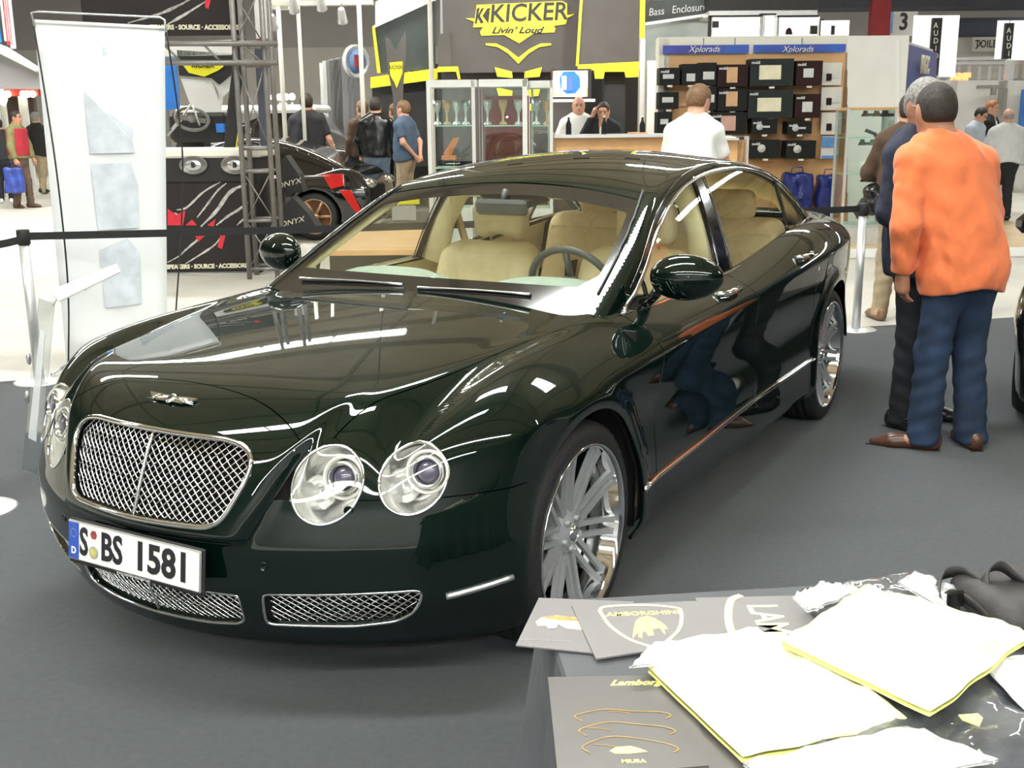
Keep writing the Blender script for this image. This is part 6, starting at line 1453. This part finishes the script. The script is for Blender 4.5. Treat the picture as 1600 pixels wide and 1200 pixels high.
V, Q = sdf_mesh(lambda X, Y, Z: smax(.01, smax(.01, np.hypot(X/.19, Y/.245)*.2-.2, Z-1.47), .93-Z), (-.24, -.3, .9), (.24, .3, 1.52), .02); mesh('waistcoat_body', V, Q, mat('waistcoat_red', (.36, .015, .03), .7, noise=.15, nscale=10), wc, True)
cb = at(22, 282, 22.2); k = empty('carrier_bag', cb, HZ, 'large blue carrier bag held by the man in the red waistcoat', 'bag'); V, Q = sdf_mesh(lambda X, Y, Z: rbox(X, Y, Z, (0, 0, 0), (.36, .16, .50), .03)+.012*np.sin(X*30+Z*8), (-.22, -.12, -.28), (.22, .12, .28), .018); mesh('bag_body', V, Q, mat('carrier_blue', (.04, .07, .33), .35, noise=.4, nscale=8), k, True)
b = MB(); b.tube([(-.08, 0, .24), (-.05, 0, .36), (.05, 0, .36), (.08, 0, .24)], .01, 6); b.build('handle', bag_b, k)
bg('man in a dark coat and beige trousers walking away in the left aisle', 54, 27, 176, .3, .9, H=1.78, topm=black_c, bott=beige_c, shoem=leather_k, hairm=hair_g, an=((.14, .09, .09), (-.12, -.09, .13)), kn=((.10, .09, .52), (-.02, -.09, .50)), girth=1.15, hemz=.82, top='loose')
bg('visitor in dark clothes at the left picture edge in the aisle', -4, 24, 186, -.3, 1, H=1.74, topm=black_c, bott=black_s, shoem=mat('white_trainer', (.7, .7, .7), .5, noise=.1, nscale=20), hairm=hair_b)
bg('balding man in a white shirt and black trousers seen from behind at right', 1577, 16.6, 170, .05, 1, H=1.74, top='loose', topm=mat('pale_grey_cotton', (.56, .58, .60), .8, noise=.05, nscale=9), bott=black_s, shoem=leather_k, hairm=hair_g, bald=True, girth=1.22, build_w=1.22, shoulders=.21, sleeve=1.0, hemz=.90, el=((.08, .30, 1.16), (.06, -.30, 1.15)), wr=((.24, .22, 1.0), (.24, -.22, 1.0)), an=((.16, .11, .09), (-.02, -.11, .09)), kn=((.10, .10, .50), (.02, -.10, .50)))
bg('dark haired man in a pale shirt bending his head, left of the red haired man', 1524, 18.5, 169, .5, -.6, H=1.74, topm=shirt_b, bott=black_s, shoem=leather_k, hairm=hair_b, head=(.5, 0), lean=(.05, 0))
bg('red haired man in a dark suit by the grey partition', 1549, 19.0, 158, .5, -.5, H=1.82, top='jacket', topm=black_s, bott=black_s, shoem=leather_k, hairm=mat('red_hair', (.30, .11, .04), .6, noise=.4, nscale=60), collar=shirt_w, head=(.1, -.1))
# ================= foreground table =================
TZ = .78
def tp_(px, py, z=TZ): return gp(px, py, z)
cloth_m = mat('table_cloth_grey', (0.085, 0.09, 0.097), 0.85, noise=0.10, nscale=5, bump=.15, bscale=500)
c0 = tp_(868, 1003)[:2]; c1 = tp_(1640, 955)[:2]; ax = (c1-c0)/np.linalg.norm(c1-c0); ay = np.array([ax[1], -ax[0]])
if ay @ (CAM[:2]-c0) < 0: ay = -ay
far0 = c0-ay*.165                        # far left corner
tb = empty('table', tuple(far0)+(0,), atan2(ax[1], ax[0]), 'display table under a dark grey floor length cloth in the lower right corner', 'table')
Rt = Matrix.Translation((far0[0], far0[1], 0)) @ Matrix.Rotation(atan2(ax[1], ax[0]), 4, 'Z'); Ri = Rt.inverted()
sgn = 1 if (np.array([-ax[1], ax[0]]) @ ay) > 0 else -1
Wt, Dt = 1.9, .80
b = MB(); b.box((Wt/2, sgn*Dt/2, TZ-.020), (Wt-.02, Dt-.02, .03)); b.build('tabletop', maple, tb)
for x in (.08, Wt-.08):
    for y in (.08, Dt-.08): b = MB(); b.cyl((x, sgn*y, 0), (x, sgn*y, TZ-.03), .02, 10); b.build('leg', alu, tb)
V = []; ring = []
def edge(u_):
    P_ = [(0, 0), (Wt, 0), (Wt, Dt), (0, Dt)]; Ls = [Wt, Dt, Wt, Dt]; u_ = u_ % sum(Ls)
    for i in range(4):
        if u_ <= Ls[i]: a, c = np.array(P_[i]), np.array(P_[(i+1) % 4]); return a+(c-a)*u_/Ls[i], i, u_/Ls[i]
        u_ -= Ls[i]
n = 360; per = 2*(Wt+Dt); rows = (TZ-.002, TZ-.012, TZ-.10, TZ-.3, TZ-.52, .01)
for z in rows:
    for k in range(n):
        p_, i, f = edge(per*k/n); nn = [np.array([0, -1.]), np.array([1., 0]), np.array([0, 1.]), np.array([-1., 0])][i]
        dz = TZ-z; cr = min(f, 1-f)*[Wt, Dt, Wt, Dt][i]
        out = .004+dz*.03+dz*.045*sin(per*k/n*34+i*2)+.10*dz*math.exp(-(cr/.05)**2)
        q = p_+nn*max(0, out if dz > .005 else 0); V.append((q[0], sgn*q[1], z))
F = [(r_*n+k, r_*n+(k+1) % n, (r_+1)*n+(k+1) % n, (r_+1)*n+k) for r_ in range(len(rows)-1) for k in range(n)]+[tuple(range(n))]
mesh('tablecloth', V, F, cloth_m, tb, False)
def flat(name, label, cat, P, th, m, z=0.0, group=None, bend=0.0):
    "thin booklet lying on the table: the four pixel corners give its true outline"
    Q = [gp(x, y, TZ+z+th) for x, y in P]; r = empty(name, (Q[0][0], Q[0][1], TZ+z), 0, label, cat, group); o = np.array(r.location)
    n = 9; V = []; 
    for top in (1, 0):
        for i in range(n):
            for j in range(n):
                u_, v_ = i/(n-1), j/(n-1); p_ = (Q[0]*(1-u_)+Q[1]*u_)*(1-v_)+(Q[3]*(1-u_)+Q[2]*u_)*v_; p_ = p_-o; p_[2] = (th if top else 0)+bend*(u_-.5)**2*4+.0002; V.append(p_)
    F = []
    for i in range(n-1):
        for j in range(n-1):
            a = i*n+j; F.append((a, a+n, a+n+1, a+1)); a += n*n; F.append((a, a+1, a+n+1, a+n))
    rim = [(i, 0) for i in range(n)]+[(n-1, j) for j in range(1, n)]+[(i, n-1) for i in range(n-2, -1, -1)]+[(0, j) for j in range(n-2, 0, -1)]
    for k in range(len(rim)): a = rim[k][0]*n+rim[k][1]; c = rim[(k+1) % len(rim)]; c = c[0]*n+c[1]; F.append((a, c, c+n*n, a+n*n))
    mesh('cover', V, F, m, r, False)
    X = Vector(tuple((Q[1]-Q[0]))).normalized(); Y = Vector(tuple(Q[0]-Q[3])).normalized()
    def M(px, py, dz=.0006): q = gp(px, py, TZ+z+th)-o; q[2] = th+dz+bend*.3; return frame(q, X, Y)
    def poly(nm, pts, mm, dz=.0007): 
        W = []
        for x, y in pts: q = gp(x, y, TZ+z+th)-o; q[2] = th+dz+bend*.3; W.append(q)
        return mesh(nm, W, [tuple(range(len(W)))], mm, r)
    def line(nm, pts, wd, mm, closed=False, dz=.0009):
        C = catmull(pts, 6, closed); b = MB(); b.tube([np.append((gp(x, y, TZ+z+th)-o)[:2], th+dz+bend*.3) for x, y in C], wd, 6, closed=closed, flat=.12); return b.build(nm, mm, r)
    return r, M, poly, line
cov = mat('brochure_charcoal', (0.17, 0.16, 0.165), 0.38, noise=0.04, nscale=10); cov2 = mat('brochure_black', (0.082, 0.076, 0.072), 0.35, noise=0.06, nscale=10)
gold = mat('print_gold', (.80, .72, .22), .4, noise=.12, nscale=60); gold_p = mat('print_pale_gold', (.92, .86, .45), .4, noise=.1, nscale=60); org = mat('print_orange', (.62, .24, .06), .4, noise=.2, nscale=60); wht = mat('print_white', (.75, .75, .76), .4, noise=.1, nscale=60); ochre = mat('print_ochre', (.42, .24, .05), .4, noise=.2, nscale=60)
r, M, poly, line = flat('brochure', 'charcoal brochure with a yellow and orange sports car print, leftmost on the table', 'brochure', [(842, 934), (990, 940), (965, 1024), (806, 1008)], .0025, cov, .001)
poly('car_body_print', [(837, 972), (846, 965), (870, 962), (905, 966), (912, 985), (884, 982), (870, 974), (850, 978), (840, 978)], gold_p); poly('car_roof_print', [(848, 966), (858, 963), (882, 963), (904, 967), (908, 972), (876, 970)], org, .0010); poly('wheel_print', [(850, 975), (856, 971), (866, 971), (872, 976), (869, 982), (857, 983)], wht, .0012)
text('lettering', 'LAMBORGHINI GALLARDO', .0065, mat('print_grey', (.34, .33, .34), .5, noise=.1, nscale=60), M(853, 1001), r, .0002, sx=1.1)
r, M, poly, line = flat('brochure', 'charcoal brochure with a gold shield crest and bull, lying over the left one', 'brochure', [(893, 946), (1088, 939), (1128, 1000), (931, 1029)], .003, cov, .004)
line('shield_line', [(938, 953), (950, 948), (1010, 946), (1055, 950), (1064, 956), (1064, 975), (1056, 990), (1030, 1012), (1022, 1012), (985, 1000), (955, 980), (940, 960)], .0038, gold_p, True)
text('lettering', 'LAMBORGHINI', .0205, gold, M(1000, 959), r, .0003, .0004, sx=1.02)
poly('bull_print', [(993, 972), (1000, 965), (1012, 963), (1022, 966), (1032, 972), (1040, 978), (1044, 984), (1038, 983), (1040, 992), (1035, 988), (1031, 982), (1020, 984), (1022, 993), (1013, 994), (1008, 986), (1003, 990), (1004, 997), (997, 996), (998, 988), (988, 998), (990, 984)], gold)
r, M, poly, line = flat('folder', 'dark folder with a large pale yellow ring and letters, at the far table edge', 'folder', [(1086, 934), (1270, 930), (1300, 1010), (1122, 1010)], .003, cov, .001)
line('ring_print', [(1158, 931), (1143, 938), (1138, 960), (1142, 985), (1155, 1005)], .008, gold_p); text('lettering', 'LAM', .078, gold_p, M(1200, 968) @ Matrix.Rotation(radians(-90), 4, 'Z'), r, .0003, .001, sx=.8)
r, M, poly, line = flat('brochure', 'black brochure with three gold car outlines and a small yellow car, nearest the camera', 'brochure', [(856, 1058), (1075, 1054), (1108, 1196), (872, 1215)], .006, cov2, .001)
for dy, dx in ((0, 0), (29, 7), (62, 12)):
    line('car_outline', [(910+dx*1.0, 1128+dy*.8), (898+dx, 1119+dy*.78), (925+dx, 1112+dy*.70), (950+dx, 1109+dy*.68), (990+dx, 1112+dy*.70), (1030+dx, 1113+dy*.80), (1048+dx, 1118+dy*.85), (1040+dx, 1124+dy*.85)], .0011, ochre)
for dy, dx in ((0, 45), (26, 12), (52, 22)): line('car_inner_line', [(905+dx, 1112+dy), (925+dx, 1113+dy), (945+dx*.9, 1116+dy)], .0008, ochre)
text('lettering', 'Lamborghini', .022, gold, M(1008, 1067), r, .0003, .0007, sx=1.0, shear=.5); poly('small_car_print', [(952, 1174), (962, 1168), (985, 1166), (1000, 1170), (1012, 1175), (985, 1178), (960, 1178)], gold); text('lettering', 'MIURA', .011, gold, M(990, 1190), r, .0003, .0003)
r, M, poly, line = flat('brochure', 'black brochure mostly under the near yellow bag', 'brochure', [(1050, 1080), (1240, 1070), (1290, 1230), (1110, 1240)], .004, cov2, .0008)
# plastic wrapped yellow garments
yb = mat('pale_yellow_cloth', (0.86, 0.84, 0.50), 0.35, coat=.6, noise=0.05, nscale=7, bump=.3, bscale=14, bdist=.01); ye = mat('yellow_edge_shading', (0.84, 0.86, 0.22), 0.5, noise=0.1, nscale=14)  # second colour paints the lime shading along the garment edges
film = glass_mat('plastic_film', (.96, .97, .98), 1.2, rough=.15, base=.04)
def cushion(name, label, P, h, z, m, wr=.006, parent=None, sub=26, edge_m=None, em_w=.10, seed=0):
    Q = [gp(x, y, TZ+z) for x, y in P]; r = empty(name, (Q[0][0], Q[0][1], TZ+z), 0, label, 'bag'); o = np.array(r.location); n = sub; rg = np.random.default_rng(seed)
    ph = rg.uniform(0, 6, 6); V = []
    for top in (1, 0):
        for i in range(n):
            for j in range(n):
                u_, v_ = i/(n-1), j/(n-1); p_ = (Q[0]*(1-u_)+Q[1]*u_)*(1-v_)+(Q[3]*(1-u_)+Q[2]*u_)*v_-o
                e_ = min(u_, 1-u_, v_, 1-v_); f = min(1, e_/.09); f = f*(2-f)
                wz = wr*(sin(u_*11+v_*7+ph[0])*sin(v_*9-u_*4+ph[1])+.6*sin(u_*23+ph[2]+v_*5)*sin(v_*19+ph[3])+.35*sin((u_+v_)*41+ph[4]))
                jit = .0016*sin(u_*17+ph[5])*(v_ in (0, 1))+.0016*sin(v_*15+ph[0])*(u_ in (0, 1))
                p_[2] = (h*f*.75+.25*h+wz*f+.001 if top else 0); p_[0] += jit; p_[1] += jit; V.append(p_)
    F = []
    for i in range(n-1):
        for j in range(n-1):
            a = i*n+j; F.append((a, a+n, a+n+1, a+1)); a += n*n; F.append((a, a+1, a+n+1, a+n))
    rim = [(i, 0) for i in range(n)]+[(n-1, j) for j in range(1, n)]+[(i, n-1) for i in range(n-2, -1, -1)]+[(0, j) for j in range(n-2, 0, -1)]
    for k in range(len(rim)): a = rim[k][0]*n+rim[k][1]; c = rim[(k+1) % len(rim)]; c = c[0]*n+c[1]; F.append((a, c, c+n*n, a+n*n))
    mo = mesh('contents', V, F, m, r, True)
    if edge_m:
        mo.data.materials.append(edge_m)
        for k, f in enumerate(F):
            zz = [V[q][2] for q in f]
            if len(set([q//(n*n) for q in f])) > 1: mo.data.polygons[k].material_index = 1
    return r
def film_sheet(name, label, P, z, amp=.012, m=None, seed=3, n=30, parent=None, lift=0.0):
    Q = [gp(x, y, TZ+z) for x, y in P]; r = parent or empty(name, (Q[0][0], Q[0][1], TZ+z), 0, label, 'plastic sheet'); o = np.array(r.location); rg = np.random.default_rng(seed); ph = rg.uniform(0, 6, 6); V = []
    for i in range(n):
        for j in range(n):
            u_, v_ = i/(n-1), j/(n-1); p_ = (Q[0]*(1-u_)+Q[1]*u_)*(1-v_)+(Q[3]*(1-u_)+Q[2]*u_)*v_-o
            zz = abs(sin(u_*9+v_*13+ph[0]))*.6+abs(sin(u_*21-v_*8+ph[1]))*.4+.5*abs(sin(u_*5+v_*31+ph[2])); p_[2] = lift+.002+amp*zz+(0 if parent is None else TZ+z-o[2]*1.0-(0)); V.append(p_)
    F = [(i*n+j, i*n+j+n, i*n+j+n+1, i*n+j+1) for i in range(n-1) for j in range(n-1)]
    return mesh('film' if parent is None else name, V, F, m or film, r, True), r
blk = mat('black_printed_cloth', (0.055, 0.06, 0.070), .40, coat=.9, noise=.3, nscale=9, bump=.5, bscale=26, bdist=.01)
c_ = cushion('wrapped_shirt', 'black shirt folded in clear plastic with a gold crest, behind the yellow bags', [(1245, 930), (1430, 903), (1545, 985), (1300, 1010)], .020, .002, blk, .004, seed=5)
c_ = cushion('wrapped_shirt', 'black shirt in clear plastic with a small crest, near the bottom right corner', [(1230, 1120), (1530, 1040), (1700, 1200), (1300, 1290)], .020, .002, blk, .006, seed=6)
rr_ = np.array(c_.location); b = MB(); q = gp(1518, 1141, TZ+.03)-rr_; b.xf(Matrix.Translation(tuple(q+(0, 0, .016))) @ Matrix.Rotation(atan2(ax[1], ax[0]), 4, 'Z')); b.prism([(-.014, .012), (.014, .012), (.015, 0), (0, -.018), (-.015, 0)], 0, .002); b.build('crest', gold, c_)
c_ = cushion('yellow_bag', 'pale yellow plastic wrapped garment nearest the camera', [(1012, 1050), (1225, 1003), (1425, 1137), (1160, 1192)], .030, .012, yb, .004, edge_m=ye, seed=1)
c_ = cushion('yellow_bag', 'pale yellow plastic wrapped garment lying on top of the other', [(1222, 1010), (1345, 928), (1608, 1000), (1455, 1122)], .028, .044, yb, .004, edge_m=ye, seed=2)
cushion('folded_paper', 'white folded sheet with a small grey tag at the right edge of the table', [(1530, 1035), (1640, 1020), (1720, 1130), (1600, 1110)], .006, .030, mat('paper_white', (.85, .85, .83), .6, noise=.03, nscale=10), .003, seed=4)
# black shoulder bag with straps
sb = empty('shoulder_bag', gp(1560, 975, TZ), atan2(ax[1], ax[0]), 'black fabric bag with looped straps on the far right of the table', 'bag'); so = np.array(sb.location)
bagm = mat('black_bag_fabric', (.035, .033, .034), .6, noise=.2, nscale=20, bump=.2, bscale=300)
V, Q = sdf_mesh(lambda X, Y, Z: rbox(X-.13, Y, Z, (0, 0, .035), (.36, .20, .07), .03)+.006*np.sin(X*40+Y*20), (-.1, -.14, -.005), (.36, .14, .10), .009); mesh('bag_body', V, Q, bagm, sb, True)
Rz_ = Matrix.Rotation(-atan2(ax[1], ax[0]), 3, 'Z')
def loc_(px, py, h): q = gp(px, py, TZ+h)-so; return Rz_ @ Vector(tuple(q))
def strap(pts, w, nm='strap'):
    C = catmull([tuple(loc_(*p_)) for p_ in pts], 6); V = []
    for i, p_ in enumerate(C):
        t_ = C[min(i+1, len(C)-1)]-C[max(i-1, 0)]; n_ = np.cross(t_, (0, 0, 1.)); ln = np.linalg.norm(n_); n_ = n_/ln if ln > 1e-6 else np.array([1., 0, 0]); up_ = np.array([0, 0, 1.])*.85+n_*.5; up_ /= np.linalg.norm(up_)
        V += [p_+up_*w/2, p_-up_*w/2]
    o = mesh(nm, V, [(2*i, 2*i+1, 2*i+3, 2*i+2) for i in range(len(C)-1)], bagm, sb, True); md = o.modifiers.new('s', 'SOLIDIFY'); md.thickness = .003
strap([(1500, 960, .02), (1465, 948, .03), (1468, 905, .05), (1500, 893, .07), (1530, 912, .06), (1560, 930, .05), (1600, 935, .05)], .028)
strap([(1470, 945, .02), (1490, 930, .05), (1520, 945, .05), (1545, 970, .03)], .026); strap([(1540, 935, .05), (1540, 900, .08), (1562, 885, .09), (1590, 905, .07), (1625, 930, .05)], .026)
b = MB(); b.xf(Matrix.Translation(loc_(1493, 935, .055))); b.box((0, 0, 0), (.03, .012, .03), bev=.004); b.build('buckle', gloss_black, sb)

flp = mat('crinkled_clear_wrap', (.86, .88, .90), .18, coat=.8, noise=.12, nscale=40, bump=.8, bscale=50, bdist=.01, alpha=.45)
for lb, P, sd in (('crinkled clear wrap corner sticking out left of the near yellow garment', [(984, 1046), (1012, 1016), (1190, 990), (1222, 1008)], 21), ('crinkled clear wrap end standing up behind the yellow garments', [(1402, 912), (1432, 900), (1500, 930), (1480, 958)], 22), ('crinkled clear wrap between the dark folder and the top yellow garment', [(1240, 936), (1285, 918), (1345, 925), (1262, 958)], 23), ('crinkled clear wrap spread below the near yellow garment', [(1160, 1196), (1425, 1140), (1560, 1190), (1250, 1260)], 24)):
    cushion('plastic_wrap', lb, P, .012, .030 if sd != 22 else .034, flp, .004, seed=sd, sub=16)
# ================= other vehicles =================
carblk = mat('black_car_paint', (.006, .006, .007), .15, .0, coat=1.0, noise=.1, nscale=50)
def simple_car(name, label, loc, heading, prof_low, prof_top, W, paint_m, wheels, wheel_r, rim_m2, glass_m=None, extra=None, group=None, roof_m=None):
    "body lofted over side profiles with tumblehome; wheels, windows and lamps are its parts"
    r = empty(name, loc, heading, label, 'car', group)
    fl = spl(*zip(*prof_low)); xs = np.linspace(prof_low[0][0], prof_low[-1][0], 60)
    def fb_(X, Y, Z):
        hw = W/2*(1-.10*np.abs(X/(prof_low[-1][0]))**6)
        side = np.abs(Y)-hw+.10*np.clip(Z-.55, 0, 1)**2*4*.1-.03*np.exp(-((Z-.6)/.15)**2)+.25*np.clip(Z-.72, 0, 1)
        q = smax(.03, Z-fl(X), side, X-prof_low[-1][0], prof_low[0][0]-X, .20-Z)
        for wx in wheels: q = smax(.008, q, -np.maximum(np.hypot(X-wx, Z-wheel_r)-wheel_r*1.13, (W/2-.30)-np.abs(Y)))
        return q
    V, Q = sdf_mesh(fb_, (prof_low[0][0]-.06, -W/2-.08, .14), (prof_low[-1][0]+.06, W/2+.08, 1.15), .035); mesh('lower_body', V, Q, paint_m, r, True)
    ft = spl(*zip(*prof_top)); x0, x1 = prof_top[0][0], prof_top[-1][0]
    def gf(X, Y, Z, t=0.0): return smax(.03, Z-ft(X)+t, (np.abs(Y)-W/2+.08+.42*np.clip(Z-.85, 0, 2)+t)*.9, X-x1, x0-X, .78-Z)
    V, Q = sdf_mesh(lambda X, Y, Z: gf(X, Y, Z, .015), (x0-.05, -W/2, .72), (x1+.05, W/2, 1.9), .035); mesh('windows', V, Q, gloss_black, r, True)
    zmax = max(z for _, z in prof_top)
    def rf(X, Y, Z):
        q = gf(X, Y, Z)
        open_ = np.maximum(np.maximum(zmax*0+.86+(0)-Z, Z-(ft(X)-.11)), 0*X-1)
        cols = np.minimum.reduce([np.abs(X-(x0+(x1-x0)*k)+.25*(Z-1.1)*sg)-.045 for k, sg in ((.12, -1), (.48, 0), (.88, 1))])
        return smax(.006, q, -smax(.01, .90-Z, Z-(ft(X)-.09), -cols))
    V, Q = sdf_mesh(rf, (x0-.05, -W/2, .72), (x1+.05, W/2, 1.9), .028); mesh('roof', V, Q, roof_m or paint_m, r, True)
    for wx in wheels:
        for s in (1, -1):
            wr_ = empty('wheel', (wx, s*(W/2-.13), wheel_r), 0, parent=r); M_ = Matrix.Rotation(-s*pi/2, 4, 'X')
            b = MB(); b.lathe([(wheel_r*.70, -.11), (wheel_r*.92, -.115), (wheel_r, -.08), (wheel_r, .08), (wheel_r*.93, .115), (wheel_r*.74, .112)], 40, M=M_); b.build('tyre', rubber, wr_)
            b = MB(); b.lathe([(wheel_r*.76, .11), (wheel_r*.74, .118), (wheel_r*.69, .10), (wheel_r*.66, .02), (wheel_r*.2, .0)], 40, M=M_); b.build('rim', rim_m2, wr_)
            b = MB(); b.xf(M_)
            for k in range(6): a = 2*pi*k/6; b.tube([(.03*cos(a), .03*sin(a), .07), (wheel_r*.70*cos(a), wheel_r*.70*sin(a), .095)], [.03, .022], 6, flat=.6)
            b.lathe([(.001, .10), (.05, .09), (.06, .05)], 16); b.build('spokes', rim_m2, wr_)
    return r
low = [(-2.15, .78), (-2.0, .92), (-1.4, .93), (-.5, .90), (.5, .88), (1.2, .84), (1.7, .76), (2.1, .60), (2.22, .48)]
topp = [(-1.95, .92), (-1.5, 1.14), (-1.0, 1.33), (-.4, 1.42), (.1, 1.36), (.6, 1.10), (.98, .88)]
copper = mat('copper_rim', (.50, .32, .20), .3, .8, noise=.1, nscale=20)
w_ = gp(520, 322, .1)
sc_ = simple_car('car', 'black coupe with red slashes on its flank and copper wheel rims, behind the saloon', (w_[0]+.0, w_[1], .0), hdg(-1, .10), low, topp, 1.82, carblk, (-1.35, 1.32), .33, copper)
w0 = at(492, 330, 15.7); ch_ = hdg(-1, .10); sc_.location = (w0[0]+1.35*cos(ch_)+.85*sin(ch_), w0[1]+1.35*sin(ch_)-.85*cos(ch_), .0)
Ms = sc_.matrix_world
for k, q in enumerate(([(-1.50, .93), (-1.80, .92), (-1.80, .76), (-1.62, .72)], [(-1.74, .70), (-1.90, .70), (-2.05, .40), (-1.95, .40)])):
    V = [(x, .90, z) for x, z in q]+[(x, .94, z) for x, z in q]; mesh('red_slash', V, [(0, 1, 2, 3), (7, 6, 5, 4), (0, 4, 5, 1), (1, 5, 6, 2), (2, 6, 7, 3), (3, 7, 4, 0)], mat('slash_red', (.62, .02, .015), .3, coat=.5, noise=.1, nscale=10), sc_)
for y in (-.62, .62): b = MB(); b.ell((-2.1, y, .78), (.10, .20, .08), 14, 8); b.build('tail_lamp', chrome, sc_)
b = MB(); b.tube([(-1.6, .93, .90), (.6, .935, .88)], .014, 6); b.build('bright_strip', chrome, sc_)
# off-road car with white roof and four round roof lamps
low2 = [(-1.9, .95), (-1.7, 1.08), (-.5, 1.10), (.7, 1.10), (1.0, 1.06), (1.6, 1.02), (1.85, .9), (1.92, .75)]
top2 = [(-1.85, 1.05), (-1.75, 1.55), (-1.4, 1.70), (0, 1.74), (.55, 1.68), (.85, 1.35), (1.05, 1.04)]
w1 = at(455, 330, 20.5)
sv = simple_car('off_road_car', 'black off-road car with white roof and a row of round roof lamps', (w1[0], w1[1], .14), hdg(1, -.05), low2, top2, 1.85, carblk, (-1.3, 1.25), .38, alu)
b = MB(); b.box((-.55, 0, 1.72), (2.5, 1.36, .14), bev=.05); b.build('white_roof', white, sv)
lit = mat('round_lamp_white', (.9, .9, .88), .3, emit=(1, 1, .95), estr=1.2)
for k in range(4): b = MB(); b.lathe([(.001, .04), (.05, .03), (.063, .0), (.055, -.04), (.001, -.05)], 20, M=Matrix.Translation((.24-k*.135, -.45+k*.1, 1.93)) @ Matrix.Rotation(radians(80), 4, 'X')); b.cyl((.24-k*.135, -.45+k*.1, 1.76), (.24-k*.135, -.45+k*.1, 1.83), .015, 6); b.build('roof_lamp', lit, sv)
# dark car at the right picture edge
low3 = [(-2.3, .70), (-2.1, .90), (-1.5, .96), (-.5, .94), (.6, .93), (1.3, .88), (1.8, .76), (2.1, .60), (2.2, .45)]
top3 = [(-1.9, .92), (-1.4, 1.20), (-.8, 1.38), (-.1, 1.42), (.4, 1.34), (.9, 1.05), (1.2, .90)]
w2 = gp(1580, 640)
dc = simple_car('car', 'dark car whose wheel and wing just enter the frame at the right edge', (w2[0]-1.42, w2[1]+.93, 0), 0, low3, top3, 1.86, carblk, (-1.45, 1.42), .345, alu)
b = MB(); b.ell((2.02, -.66, .60), (.12, .18, .09), 14, 8); b.build('headlamp', chrome, dc)
b = MB(); b.box((.55, -.98, .98), (.12, .20, .12), bev=.04); b.build('door_mirror', carblk, dc)
